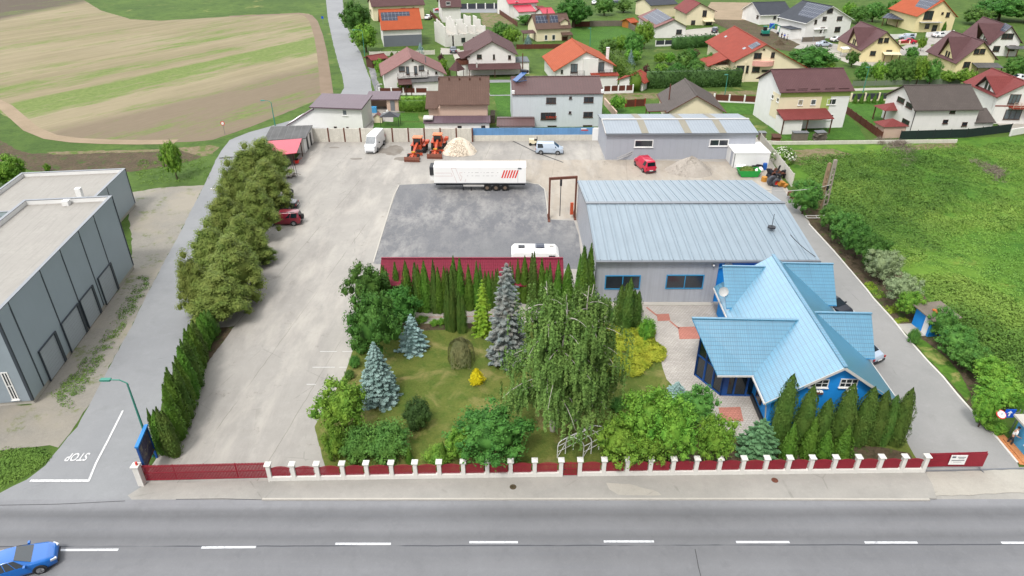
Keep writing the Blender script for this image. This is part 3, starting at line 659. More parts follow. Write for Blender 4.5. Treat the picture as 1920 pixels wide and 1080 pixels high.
a=loc(1355,499,5.8); b=loc(1362,577,3.4); dormer(a.y,5.8,a.y-b.y,min(3.0,D-a.y),3.4,a.x,b.x,-1,a.x+.9)
a=loc(1562,495,5.8); b=loc(1569,572,3.4); dormer(a.y,5.8,a.y-b.y,min(3.0,D-a.y),3.4,W-a.x,W-b.x,1,.5)
a=loc(1634,588,5.8); b=loc(1641,672,3.4); dormer(a.y,5.8,a.y-b.y,a.y-b.y,3.4,W-a.x,W-b.x,1,.5)
# glazed entrance wing with its big prow roof
a=loc(1298,597,5.8); b=loc(1345,703,3.0); c=loc(1415,703,3.0)
m=MB(); xi=(5.8-3)/SL+.25; hw=a.y-b.y
slab(m,[(a.x,a.y,5.8),(xi,a.y,5.8),(.12,c.y,3.0),(b.x,b.y,3.0)],.12); slab(m,[(a.x,a.y+.002,5.8),(xi,a.y+.002,5.8),(.12,a.y+hw,3.0),(b.x,a.y+hw,3.0)],.12)
pw=m.build('entrance_roof',[M_blueroof,M_bluetrim],h.t); m=MB(); m.bar((a.x-.03,a.y,5.85),(xi,a.y,5.85),.24,.09); m.build('ridge_cap',M_blueroof,pw)
m=MB(); m.bar((b.x,b.y-.06,2.9),(0,c.y-.06,2.9),.12,.12); m.build('gutter',M_gutter,pw)
g0=loc(1305,712,0); g1=loc(1350,742,0); g2=loc(1411,742,0)
def glasswall(p0,p1,z0,z1a,z1b,nx,rail):
    p0=Vector((p0.x,p0.y,0)); p1=Vector((p1.x,p1.y,0)); d=(p1-p0); m=MB()
    zt=lambda t:z1a+(z1b-z1a)*t
    for i in range(nx+1):
        t=i/nx; q=p0+d*t; m.bar(q+Vector((0,0,z0)),q+Vector((0,0,zt(t))),.14,.14)
    for z in rail: m.bar(p0+Vector((0,0,z)),p1+Vector((0,0,z)),.1,.12)
    m.bar(p0+Vector((0,0,z1a)),p1+Vector((0,0,z1b)),.14,.16); f=m.build('window',M_dblue,h.t)
    n_=Vector((-d.y,d.x,0)).normalized()*.03; m=MB(); q=[p0+n_+Vector((0,0,z0)),p1+n_+Vector((0,0,z0)),p1+n_+Vector((0,0,z1b)),p0+n_+Vector((0,0,z1a))]
    m.face(q); m.face([x+n_ for x in q][::-1]); m.build('pane',M_darkglass,f)
M_darkglass=basic('dark_glass',rgb(22,40,50,.7),.08,.3,1,spec=.8)
gt=Vector((g0.x,a.y,0)); glasswall(gt,g1,.05,5.4,2.95,3,(.1,2.2)); glasswall(g1,Vector((g2.x+.35,g1.y,0)),.05,2.75,2.75,3,(.1,))
m=MB(); m.box(g1.x-.05,g1.x+.5,g1.y-.02,g1.y+.2,.02,2.8); m.build('pillar',M_dblue,h.t)
gb=Vector((g1.x,a.y+hw-.6,0)); glasswall(gb,gt,.05,2.95,5.4,3,(.1,2.2))
m=MB(); m.box(g1.x+.3,.6,g1.y+.3,a.y+hw-.8,0.0,.9); m.build('floor',M_darkm,h.t)
m=MB(); m.prism([(g1.y+.2,0),(a.y+hw-.7,0),(a.y+hw-.7,2.7),(a.y,5.3),(g1.y+.2,2.7)],'x',g2.x-.6,.7); m.build('wall',M_blue,h.t)
def hw_(rect): return h.win(rect,frame=M_framew,mull=2,rail=1,off=.55,fw=.06)
for rect in ((1519.5,710,1551,726),(1577,709.5,1605,726)):
    w_=hw_(rect); 
for px in ((1527,731,1541,736),(1586,730,1597,735)):
    q=h.pl(px[0],px[1],'F',.55); r_=h.pl(px[2],px[3],'F',.55); m=MB(); m.box(q.x,r_.x,.3,.54,r_.z,r_.z+.18); bx=m.build('flower_box',M_rust,h.t); rg=random.Random(3); m=MB()
    for i in range(30):
        c=(rg.uniform(q.x,r_.x),rg.uniform(.28,.52),r_.z+.2+rg.random()*.1); m.obox(c,(.09,.09,.05),(rg.random(),rg.random(),rg.random()))
    m.build('flowers',M_framew,bx)
m=MB(); m.box(.45,.6,.6,g1.y-.2,0,.5); m.build('plinth',M_darkm,h.t)
m=MB(); m.box(.44,.52,2.2,3.4,1.0,2.2); w_=m.build('window',M_frameb,h.t); m=MB(); m.box(.41,.43,2.3,3.3,1.1,2.1); m.build('pane',M_glass,w_)
a=loc(1344,540,4.6); dish(h,(a.x+.5,a.y,a.z-.2),r=.45)
BLUEH=h
# ================= grey industrial building (two volumes) =================
M_panel=ribbed('grey_sandwich_panel',rgb(188,202,212),9,.0,.9,.5,.03,streak=.05)
M_panel2=basic('dark_grey_trim',rgb(74,82,92),.5,.08,2)
M_flatroof=basic('pale_roof_membrane',rgb(174,170,163),.8,.08,.35,streak=.45)
M_shutter=ribbed('roller_shutter',rgb(196,204,212),.3,.03,.86,.5,.04,axis=1,streak=.05)
v=(P(252,502)-P(65,757)).normalized(); a0=P(65,757); 
h=House('grey_warehouse','long grey warehouse with flat pale roof and roller shutters','warehouse',a0-Vector((v.y,-v.x,0))*8.6,a0); L=h.L; D=(P(252,502)-a0).length; Hh=8.6
def flatbox(h,L,D,Hh,par=.55,tw=.25):
    m=MB(); m.box(0,L,0,D,.35,Hh-par); m.build('wall',M_panel,h.t)
    m=MB(); m.box(.05,L-.02,.05,D-.05,-.2,.36); m.build('plinth',M_kerb,h.t)
    m=MB(); m.box(tw,L-tw,tw,D-tw,Hh-par+.004,Hh-par+.05); m.build('roof',M_flatroof,h.t)
    m=MB()
    for b in ((0,L,0,tw),(0,L,D-tw,D),(0,tw,tw,D-tw),(L-tw,L,tw,D-tw)): m.box(*b,Hh-par+.003,Hh-.06)
    o=m.build('parapet',M_white,h.t); m=MB()
    for b in ((-.04,L+.04,-.04,tw+.02),(-.04,L+.04,D-tw-.02,D+.04),(-.04,tw+.02,tw+.02,D-tw-.02),(L-tw-.02,L+.04,tw+.02,D-tw-.02)): m.box(*b,Hh-.06,Hh)
    m.build('coping',M_greym,o)
    m=MB(); m.box(L,L+.02,.0,D,Hh-par-.0,Hh-.06); m.box(0,L,-.02,0,Hh-par,Hh-.06); m.build('cladding',M_panel,h.t)
def jt(h,a,b,c,d,H_): m=MB(); m.box(a,b,c,d,.36,H_-.07); m.build('panel_joint',M_panel2,h.t)
flatbox(h,L,D,Hh)
for px in ((175,406,206,497),(147,436,190,560),(112,470,165,600),(74,508,122,650),(8,600,0,0)):
    if px[0]==8: continue
    q=h.pl(px[0],px[1],'R'); jt(h,L+.001,L+.03,q.y-.07,q.y+.07,Hh)
for y in (.06,D-.06): jt(h,L+.001,L+.06,y-.06,y+.06,Hh)
jt(h,L-.14,L+.06,-.06,0,Hh)
q=h.pl(20,580,'R'); jt(h,L+.001,L+.03,q.y-.07,q.y+.07,Hh)
for tl,br in (((182,520),(218,537)),((147,560),(184,578)),((113,606),(160,620)),((70,655),(118,672))):
    q=h.pl(*tl,'R'); r_=h.pl(*br,'R'); y0,y1=sorted((q.y,r_.y)); zt=q.z
    zt=3.1; m=MB(); m.box(L+.005,L+.04,y0,y1,.1,zt); s_=m.build('roller_shutter',M_shutter,h.t)
    m=MB(); m.box(L+.005,L+.12,y1,y1+.35,.1,zt+.08); m.box(L+.005,L+.12,y0-.12,y0,.1,zt+.08); m.box(L+.005,L+.12,y0,y1,zt,zt+.08); m.build('frame',M_panel2,s_)
h.win((0,698,37,748),frame=M_framew,pane=M_glass,mull=1,rail=1,fw=.1)
m=MB(); m.box(0,L-.15,-.03,-.0,.36,Hh-.1); m.build('cladding',basic('pale_grey_panel',rgb(164,176,186),.5,.04,1),h.t)
m=MB(); q=h.w2l(P(150,362,8.1)); m.box(q.x-.3,q.x+.3,D-2.0+.9,D-.4,Hh-.5,Hh+.0); m.build('roof_hatch',M_white,h.t)
hb=5.2; b0=P(230,417); b1=P(255,385); v2=v; bR=b1-v2*13
h=House('grey_annex_warehouse','lower grey flat roofed warehouse behind the taller one','warehouse',bR-Vector((v2.y,-v2.x,0))*12.5,bR); L=h.L; D=13; flatbox(h,L,D,hb)
q=h.pl(200,352,'R'); jt(h,L+.001,L+.03,q.y-.07,q.y+.07,hb); jt(h,L+.001,L+.05,D-.12,D,hb)
m=MB(); q=h.w2l(P(150,366,hb)); m.box(q.x-.3,q.x+.3,q.y-.3,q.y+.3,hb-.5,hb+.9); m.build('chimney',M_white,h.t)
# ================= far steel shed =================
M_shedroof=ribbed('light_trapezoid_sheet',rgb(158,168,178),.45,.08,.85,.45,.06,streak=.15)
M_shedwall=ribbed('pale_grey_cladding',rgb(186,190,200),1.1,.04,.9,.5,.03,streak=.12)
A=P(1139,251,4.25); B=P(1420,249,4.25); h=House('steel_shed','low pale grey steel shed with translucent roof strips behind the yard','shed',Vector((A.x,102.5,0)),Vector((B.x,102.8,0))); L=h.L; D=10.2
zr=solve(lambda z:-pry(Vector((20,102.5+D*.5,z))),-224,4.2,8)
m=MB(); m.prism([(0,-.2),(D,-.2),(D,4.15),(D/2,zr-.15),(0,4.15)],'x',0,L); m.build('wall',M_shedwall,h.t)
m=MB(); slab(m,[(-.2,-.25,4.25),(L+.2,-.25,4.25),(L+.2,D/2,zr),(-.2,D/2,zr)],.15); slab(m,[(-.2,D/2,zr),(L+.2,D/2,zr),(L+.2,D+.2,4.25),(-.2,D+.2,4.25)],.15); r_=m.build('roof',[M_shedroof,M_greym],h.t)
m=MB(); m.bar((-.25,D/2,zr+.05),(L+.25,D/2,zr+.05),.5,.08); m.bar((-.25,-.25,4.2),(-.25,D/2,zr),.1,.3); m.build('ridge_cap',M_gutter,r_)
for px in (1207,1287,1352):
    q=h.w2l(P(px,240,4.6)); m=MB(); s_=(zr-4.25)/(D/2+.25)
    for x0 in (q.x-.55,):
        m.mesh([(x0,-.24,4.28),(x0+1.1,-.24,4.28),(x0+1.1,D/2-.25,zr-.25*s_+.03),(x0,D/2-.25,zr-.25*s_+.03)],[(0,1,2,3)])
        m.mesh([(x0,D/2+.25,zr-.25*s_+.03),(x0+1.1,D/2+.25,zr-.25*s_+.03),(x0+1.1,D+.15,4.3),(x0,D+.15,4.3)],[(0,1,2,3)])
    m.build('skylight_strip',basic('aged_translucent_sheet',rgb(158,152,134),.6,.12,1,streak=.2),h.t)
h.win((1190,262,1224,276),frame=M_framew,pane=M_glass,mull=0,fw=.14); h.win((1331,261,1365,274),frame=M_framew,pane=M_glass,mull=1,fw=.14)
m=MB(); m.bar((-.2,-.34,4.05),(L+.2,-.34,4.05),.14,.14); m.build('gutter',M_greym,h.t)
# white container annex
A=P(1374,315); B=P(1439,315); h=House('white_container','white flat roofed container against the steel shed','container',A,Vector((B.x,A.y,0))); L=h.L; D=5.2
m=MB(); m.box(0,L,0,D,.03,2.3); m.build('wall',M_white,h.t); m=MB(); m.box(-.08,L+.08,-.08,D,2.3,2.42); m.build('roof',basic('white_roof',rgb(250,250,248,.9),.6,.03,1),h.t)
m=MB(); m.box(-.05,0,.9,1.8,.05,2.1); m.build('door',M_shedwall,h.t); m=MB(); m.box(-.03,.06,-.04,.06,.05,2.3); m.build('corner_post',M_greym,h.t)
# ================= crimson-roofed long shelter behind the thujas =================
A=P(716,546,2.3); B=P(1052,546,2.3); y0=59.6
h=House('long_shelter','long low shelter with a crimson tiled roof behind the thuja row','shelter',Vector((-13.0,59.4,0)),Vector((5.2,59.4,0))); L=h.L
zr=3.9; yb=P(900,484,zr).y-59.4
m=MB(); slab(m,[(-.3,-.4,2.2),(L,-.4,2.2),(L,yb,zr),(-.3,yb,zr)],.12); slab(m,[(-.3,yb+.002,zr),(L,yb+.002,zr),(L,yb+1.2,zr-.5),(-.3,yb+1.2,zr-.5)],.12); r_=m.build('roof',[M_crimson,M_crimson],h.t)
m=MB(); m.bar((-.3,yb,zr+.03),(L,yb,zr+.03),.25,.08); m.build('ridge_cap',M_crimson,r_)
m=MB(); m.box(0,L-.3,yb+.6,yb+.75,0,3.3); m.box(0,.15,.1,yb+.6,0,2.1); m.box(L-.45,L-.3,.1,yb+.6,0,2.1); m.build('wall',M_plaster,h.t)
for i in range(7):
    m=MB(); x=.1+i*(L-.6)/6; m.box(x,x+.14,-.1,.04,0,2.1); m.build('post',M_brownw,h.t)
# ================= vegetation kit =================
def leafmesh(name,V,mat,extra=None):
    """V: (n,4,3) little rhombic faces; extra: (verts,faces) of a solid core or the like"""
    n=len(V); ev,ef=extra if extra else ([],[]); nv=n*4+len(ev)
    me=bpy.data.meshes.new(name); me.vertices.add(nv)
    co=np.concatenate([V.reshape(-1,3),np.array(ev,dtype=float).reshape(-1,3)]) if len(ev) else V.reshape(-1,3)
    me.vertices.foreach_set('co',co.astype(np.float32).ravel())
    ls=[4]*n+[len(f) for f in ef]; tot=sum(ls); me.loops.add(tot); me.polygons.add(len(ls))
    vi=np.concatenate([np.arange(n*4),np.array([n*4+i for f in ef for i in f],dtype=int)]) if ef else np.arange(n*4)
    st=np.concatenate([[0],np.cumsum(ls)[:-1]])
    me.loops.foreach_set('vertex_index',vi.astype(np.int32)); me.polygons.foreach_set('loop_start',st.astype(np.int32)); me.polygons.foreach_set('loop_total',np.array(ls,dtype=np.int32))
    for m in (mat if isinstance(mat,(list,tuple)) else [mat]): me.materials.append(m)
    me.update(calc_edges=True); return me
def leaves(rg,C,Nrm,length,width,jit=.6,droop=0.0):
    """rhombs at points C with normals near Nrm; droop pulls their long axis downwards"""
    n=len(C); nn=Nrm+rg.normal(0,jit,(n,3)); nn/=np.linalg.norm(nn,axis=1)[:,None]+1e-9
    a=rg.normal(0,1,(n,3)); a[:,2]+=droop*-2.5
    t=a-nn*np.sum(a*nn,axis=1)[:,None]; t/=np.linalg.norm(t,axis=1)[:,None]+1e-9
    b=np.cross(nn,t); l=(length*rg.uniform(.6,1.25,n))[:,None]; w_=(width*rg.uniform(.6,1.25,n))[:,None]
    return np.stack([C-t*l*.5,C+b*w_*.5,C+t*l*.5,C-b*w_*.5],axis=1)
def blobcore(rg,c,r,seg=10,rings=6,rough=.15):
    v=[];f=[]
    for i in range(rings+1):
        ph=math.pi*i/rings
        for j in range(seg):
            th=2*math.pi*j/seg; k=1+rg.uniform(-rough,rough)
            v.append((c[0]+r[0]*k*math.sin(ph)*math.cos(th),c[1]+r[1]*k*math.sin(ph)*math.sin(th),c[2]+r[2]*k*math.cos(ph)))
    for i in range(rings):
        for j in range(seg): f.append((i*seg+j,(i+1)*seg+j,(i+1)*seg+(j+1)%seg,i*seg+(j+1)%seg))
    return v,f
def addcore(cores):
    V=[];Fc=[]
    for v,f in cores:
        b=len(V); V+=v; Fc+=[tuple(b+i for i in q) for q in f]
    return V,Fc
def clumps_mesh(name,seed,r,rz,cz,nclump,per,leaf,mat,cr=.34,shape=None,core=.62,up=.35,droop=0,jit=.55,flat=1.0,lw=.55,kr=(.62,.98),radj=(.6,1.3)):
    """crown of leaf clumps spread over a lumpy ellipsoid: radius r, half height rz, centre height cz"""
    rg=np.random.default_rng(seed); Cs=[];Ns=[];cores=[]
    for i in range(nclump):
        ph=math.acos(1-2*(i+.5)/nclump); th=i*2.39996+rg.uniform(-.3,.3); k=rg.uniform(*kr)
        d=np.array([math.sin(ph)*math.cos(th),math.sin(ph)*math.sin(th),math.cos(ph)])
        rr=r; 
        if shape: rr=r*shape((d[2]+1)/2)
        c=np.array([d[0]*rr*k,d[1]*rr*k,cz+d[2]*rz*k]); cs=r*cr*rg.uniform(.7,1.25)
        n=int(per*(cs/(r*cr))**2); q=rg.normal(0,1,(n,3)); q/=np.linalg.norm(q,axis=1)[:,None]
        q[:,2]=np.where(q[:,2]<-.3,-q[:,2],q[:,2])
        rad=cs*rg.uniform(*radj,n)[:,None]
        Cs.append(c+q*rad*np.array([1,1,flat])); Ns.append(q+np.array([0,0,up]))
        if core: cores.append(blobcore(rg,c,(cs*.58,cs*.58,cs*.58*flat),7,4,.3))
    if core: cores.append(blobcore(rg,(0,0,cz),(r*core,r*core,rz*core),12,8,.15))
    C=np.concatenate(Cs); C[:,2]=np.maximum(C[:,2],.03); V=leaves(rg,C,np.concatenate(Ns),leaf,leaf*lw,jit,droop)
    return leafmesh(name,V,mat,addcore(cores) if cores else None)
def trunk_mesh(name,seed,h,r,nlimb,mat,spread=1.0,top=.9,lr=.35,start=.45):
    rg=random.Random(seed); m=MB(); pts=[Vector((0,0,-.1))]; k=5
    for i in range(1,k+1): pts.append(Vector((rg.uniform(-.06,.06)*h*i/k,rg.uniform(-.06,.06)*h*i/k,h*i/k)))
    for i in range(k): m.tube(pts[i],pts[i+1],r*(1-.75*i/k),r*(1-.75*(i+1)/k),7)
    for i in range(nlimb):
        t=start+(top-start)*i/max(1,nlimb-1); a=i*2.4+rg.random(); p=pts[int(t*k)].lerp(pts[min(k,int(t*k)+1)],t*k%1)
        q=p+Vector((math.cos(a)*spread,math.sin(a)*spread,spread*rg.uniform(.5,1.0)))*rg.uniform(.7,1.1); m.tube(p,q,r*lr,r*.12,5)
    return m.data(name,mat)
def thuja_mesh(name,seed,h,r,mat,n=2200,tip=.5,base=.75,leaf=.2,tops=1):
    """column or cone of flat upright sprays; tops: number of leaders"""
    rg=np.random.default_rng(seed); Cs=[];Ns=[];cores=[]
    for k in range(tops):
        ox,oy=(0,0) if tops==1 else (math.cos(k*2.3+seed)*r*.36,math.sin(k*2.3+seed)*r*.36); hh=h*(1 if k==0 else rg.uniform(.8,.95)); rr=r*(1 if tops==1 else .72)
        nn=int(n/tops**.5/1.2) if tops>1 else n
        z=rg.power(1.35,nn); z=1-z; z=rg.uniform(0,1,nn)**.85; th=rg.uniform(0,2*math.pi,nn)
        def prof(z): return np.where(z<.18,base+(1-base)*(z/.18),np.maximum(0,1-((np.clip(z,.18,1)-.18)/.82)**(1.2/tip))**.95)
        lump=1+.13*np.sin(th*3+seed+k)+.10*np.sin(th*5+z*14+seed*2)+.07*np.sin(z*23+th*2)
        R_=rr*prof(z)*lump*rg.uniform(.86,1.08,nn)
        C=np.stack([ox+R_*np.cos(th),oy+R_*np.sin(th),z*hh*.98+.03],1); Nn=np.stack([np.cos(th),np.sin(th),np.full(nn,.35)],1)
        Cs.append(C);Ns.append(Nn)
        v=[];f=[];sg=10;rn=9
        for i in range(rn+1):
            zc=i/rn; pr_=float(prof(np.array([zc]))[0])*rr*.86
            for j in range(sg):
                t=2*math.pi*j/sg; v.append((ox+pr_*math.cos(t),oy+pr_*math.sin(t),zc*hh*.93))
        for i in range(rn):
            for j in range(sg): f.append((i*sg+j,i*sg+(j+1)%sg,(i+1)*sg+(j+1)%sg,(i+1)*sg+j))
        cores.append((v,f))
    C=np.concatenate(Cs);Nn=np.concatenate(Ns); m=len(C)
    nn=Nn+rg.normal(0,.45,(m,3)); nn/=np.linalg.norm(nn,axis=1)[:,None]
    a=rg.normal(0,.35,(m,3))+np.array([0,0,1.0])+Nn*.25; t=a-nn*np.sum(a*nn,axis=1)[:,None]; t/=np.linalg.norm(t,axis=1)[:,None]
    b=np.cross(nn,t); l=(leaf*rg.uniform(.7,1.4,m))[:,None]; w_=l*.42
    V=np.stack([C-t*l*.5,C+b*w_*.5,C+t*l*.6,C-b*w_*.5],1)
    return leafmesh(name,V,mat,addcore(cores))
def spruce_mesh(name,seed,h,r,mat,tiers=15,per=11,leaf=.22,top=.02,power=1.0,droop=.25,z0=.04,dens=1.0):
    """whorls of layered branches, each branch a flat spray of short needles"""
    rg=np.random.default_rng(seed); Cs=[];Ns=[];T=[]
    for i in range(tiers):
        f_=i/(tiers-1); z=h*(z0+(1-z0)*f_**.92); L=r*((1-f_)**power*(1-top)+top); k=max(4,int(per*(1-f_*.6)))
        for j in range(k):
            th=2*math.pi*j/k+i*.9+rg.uniform(-.25,.25); Lb=L*rg.uniform(.78,1.12); n=int((14+70*Lb)*dens)
            t=rg.uniform(.12,1,n)**.7; side=rg.normal(0,1,n)*.17*Lb*(1.15-t)*1.1
            d=np.array([math.cos(th),math.sin(th)]); e=np.array([-d[1],d[0]])
            xy=d[None]*(t*Lb)[:,None]+e[None]*side[:,None]
            zz_=z-droop*Lb*t+.22*Lb*t**3+rg.normal(0,.035*h/tiers*2,n)
            Cs.append(np.concatenate([xy,zz_[:,None]],1)); Ns.append(np.tile([d[0]*.35,d[1]*.35,1.0],(n,1)))
            tt=np.tile([d[0],d[1],-.15],(n,1))+rg.normal(0,.35,(n,3)); T.append(tt)
    C=np.concatenate(Cs);C[:,2]=np.maximum(C[:,2],.04);Nn=np.concatenate(Ns)+rg.normal(0,.3,(len(C),3));Nn/=np.linalg.norm(Nn,axis=1)[:,None];t=np.concatenate(T)
    t-=Nn*np.sum(t*Nn,1)[:,None]; t/=np.linalg.norm(t,axis=1)[:,None]; b=np.cross(Nn,t); m=len(C); l=(leaf*rg.uniform(.6,1.3,m))[:,None]; w_=l*.5
    V=np.stack([C-t*l*.5,C+b*w_*.5,C+t*l*.5,C-b*w_*.5],1)
    core=[]; v=[];f=[];sg=10
    for i in range(9):
        q=i/8; rr=r*.55*((1-q)**power)+.02
        for j in range(sg): a=2*math.pi*j/sg; v.append((rr*math.cos(a),rr*math.sin(a),h*(.06+.9*q)))
    for i in range(8):
        for j in range(sg): f.append((i*sg+j,i*sg+(j+1)%sg,(i+1)*sg+(j+1)%sg,(i+1)*sg+j))
    return leafmesh(name,V,mat,(v,f))
M_bark=basic('brown_bark',rgb(98,82,66),.9,.25,4,bump=.4)
M_birchbark=basic('white_birch_bark',rgb(206,200,190,.8),.8,.2,5,bump=.2)
F_oak=foliage('deep_green_leaves',rgb(50,92,34,.8),rgb(72,118,46,.8),rgb(88,132,54,.8))
F_bright=foliage('bright_green_leaves',rgb(74,122,36,.85),rgb(104,150,50,.85),rgb(130,168,60,.85))
F_mid=foliage('mid_green_leaves',rgb(62,108,44,.8),rgb(88,134,58,.8),rgb(104,146,62,.8))
F_dark=foliage('dark_green_leaves',rgb(48,78,38,.8),rgb(66,98,46,.8),rgb(74,108,50,.8))
F_thuja=foliage('thuja_sprays',rgb(62,100,26,.8),rgb(84,124,36,.8),rgb(96,132,44,.8))
F_thuja2=foliage('dull_thuja_sprays',rgb(60,94,34,.8),rgb(80,114,44,.8),rgb(94,120,50,.8))
F_olive=foliage('olive_conifer_sprays',rgb(88,112,48,.9),rgb(114,136,60,.9),rgb(128,142,70,.9))
F_blue=foliage('blue_spruce_needles',rgb(116,150,146,.8),rgb(152,184,178,.8),rgb(168,196,192,.8))
F_grey=foliage('grey_spruce_needles',rgb(116,132,134,.8),rgb(150,164,162,.8),rgb(152,150,142,.8))
F_gold=foliage('golden_needles',rgb(92,132,32,.85),rgb(126,160,44,.85),rgb(148,172,54,.85))
F_yellow=foliage('golden_yellow_sprays',rgb(190,186,24,.95),rgb(222,206,30,.95),rgb(206,196,30,.95))
F_carpet=foliage('yellow_green_juniper',rgb(116,146,36,.85),rgb(148,168,48,.85),rgb(170,178,54,.85))
F_birch=foliage('birch_leaves',rgb(80,112,50,.85),rgb(104,136,64,.85),rgb(122,150,74,.85))
F_silver=foliage('silvery_leaves',rgb(124,144,104,.8),rgb(156,172,132,.8),rgb(142,160,112,.8))
F_weep=foliage('dry_weeping_twigs',rgb(124,126,84,.8),rgb(152,150,104,.8),rgb(116,126,86,.8))
F_purple=foliage('purple_leaves',rgb(84,50,54),rgb(106,64,64),rgb(96,60,60))
F_weed=foliage('weed_leaves',rgb(64,106,40,.85),rgb(98,140,54,.85),rgb(128,160,68,.85),ns=.07)
F_weed2=foliage('dark_weed_leaves',rgb(60,100,38,.85),rgb(84,128,48,.85),rgb(96,140,54,.85),ns=.3)
F_white=foliage('white_blossom',rgb(236,238,220),rgb(214,224,180),rgb(240,240,232))
F_pine=foliage('blue_green_needles',rgb(70,112,74,.8),rgb(98,140,94,.8),rgb(108,148,102,.8))
# ---- prototypes ----
PR={}
def proto(k,fn):
    if k not in PR: PR[k]=fn()
    return PR[k]
def mk_broad(key,seed,r,rz,cz,mat,nclump=26,per=110,leaf=.24,**k):
    nclump=int(nclump*2.3); per=int(per*.55); k['cr']=k.get('cr',.34)*.62; k.setdefault('core',.6); k['jit']=.75; k['kr']=(.55,1.04)
    return (clumps_mesh(key+'_crown',seed,r,rz,cz,nclump,per,leaf,mat,**k),trunk_mesh(key+'_trunk',seed,cz+rz*.4,max(.09,r*.07),6,M_bark,spread=r*.45))
def plant(name,label,cat,meshes,px,py,h=None,h0=1.0,rz=0,group=None,top=None,sx=1.0,parts=('crown','trunk'),wz=None,world=None):
    """stand a plant at the pixel of its foot; its height (m) from h or from the pixel row of its top"""
    p=world if world else P(px,py); 
    if top is not None: h=HT(px,py,top)
    s=(h/h0) if h else 1.0
    t=thing(name,label,cat,(p.x,p.y,0),rz,group,(s*sx,s*sx,s) if wz is None else (wz,wz,s))
    for nm,me in zip(parts,meshes): link(nm,me,t)
    return t
br=[mk_broad('broadleaf_a',11,2.6,2.2,2.9,F_oak,26,130,.24),mk_broad('broadleaf_b',12,2.6,2.0,2.9,F_bright,22,120,.26,cr=.36),mk_broad('broadleaf_c',13,2.6,2.2,2.9,F_mid,24,130,.24),mk_broad('broadleaf_d',14,2.6,2.1,2.9,F_dark,26,130,.22)]
H0=5.3
fat=[thuja_mesh('thuja_fat_a',8,5,1.0,F_thuja2,3000,.36,.8,leaf=.16),thuja_mesh('thuja_fat_b',9,5,1.0,F_thuja2,3000,.42,.75,leaf=.16)]
tall=[thuja_mesh('thuja_crown_a',1,5,.75,F_thuja,1900,.62),thuja_mesh('thuja_crown_b',2,5,.8,F_thuja2,1900,.7,tops=2),thuja_mesh('thuja_crown_c',3,5,.7,F_thuja,1700,.8)]
cone=[thuja_mesh('thuja_cone_a',4,4,.8,F_thuja,1700,1.0,.85),thuja_mesh('thuja_cone_b',5,4,.75,F_thuja,1600,1.05,.85)]
col=[thuja_mesh('thuja_column_a',6,5,1.0,F_thuja2,2300,.42,.8,tops=2),thuja_mesh('thuja_column_b',7,5,1.0,F_thuja2,2300,.42,.85,tops=3)]
stem=MB(); stem.tube((0,0,-.1),(0,0,.6),.07,.06,6); stem=stem.data('thuja_stem',M_bark)
def thuja(me,h0,r0,px,py,top,wpx,label,group,rz=0):
    p=P(px,py); h=HT(px,py,top); Zc=p.y*cp_+CH*sp_; wm=wpx/F*Zc/2; s=h/h0
    t=thing('thuja',label,'conifer',(p.x,p.y,0),rz,group,(wm/r0,wm/r0,s)); link('crown',me,t); link('trunk',stem,t); return t
# hedge of thujas between the side road and the yard: foot pixels and tops read off the photo
hg='thujas hedging the side road'
feet=[(313,846,772,26),(328,850,766,27),(337,822,724,28),(342,801,702,29),(349,786,686,28),(357,765,671,27),(362,745,652,27),(367,727,636,26),(371,708,620,27),(376,690,612,25),(383,674,606,25),(386,655,598,24),(391,640,590,23),(397,629,585,23)]
names=['nearest to the billboard','second beside the billboard','third from the billboard','fourth from the billboard','fifth from the billboard','sixth from the billboard','seventh from the billboard','eighth from the billboard','ninth from the billboard','tenth from the billboard','eleventh from the billboard','twelfth from the billboard','last but one before the olive junipers','last one, touching the olive junipers']
for i,(x,y,t,w_) in enumerate(feet): thuja(tall[i%3],5,.75,x,y,t-4,w_*1.25,'narrow thuja in the side road hedge, '+names[i],hg,i*1.3)
thuja(cone[0],4,.8,301,842,766,20,'slim thuja right behind the billboard at the hedge end',hg,2)
# row behind the lawn, in front of the crimson roof
zt=zz(640,440,3.552); rg=random.Random(5)
row=[(300,470,200,38),(322,475,205,34),(378,420,180,38),(452,492,172,44),(505,485,178,40),(530,490,198,38),(570,492,172,44),(634,492,172,44),(657,498,214,42),(697,490,210,34),(714,490,212,32),(760,470,140,44),(800,480,155,40),(757,488,190,44),(855,482,195,40),(906,478,214,34),(918,470,170,38),(962,470,240,36),(984,470,242,32),(1020,470,230,36),(1044,470,226,32),(1092,440,200,28),(1134,440,182,28),(1175,430,160,30),(1219,430,140,38),(1268,455,106,44),(1329,450,155,40),(1362,450,214,32),(1388,450,184,36),(1436,455,166,40),(1500,450,192,50),(1590,470,62,54),(1640,470,56,54),(1600,480,116,50),(1628,485,140,46),(1573,475,130,40)]
ws=['leftmost, by the round tree','second from the round tree','before the left end of the crimson roof','short gap right of the roof corner','fifth from the left','sixth from the left','seventh from the left','eighth from the left','ninth from the left','tenth from the left','eleventh from the left','tall one topping the middle','beside the tall middle one','in front of the tall middle one','right of the tall middle pair','low one left of a tall spire','spire left of the golden conifer','low one behind the golden conifer','second low one behind the golden conifer','just right of the golden conifer','beside the silver spruce top','left of the silver spruce top','touching the silver spruce top','thin one right of the silver spruce','second right of the silver spruce','tall spire in front of the caravan','right of the caravan spire','low one before the caravan end','slim one before the roof end','last before the crimson roof ends','broad low one between roof and hall','highest, touching the hall corner','second highest by the hall corner','front one by the hall corner','small front one by the hall corner','left front one by the hall corner']
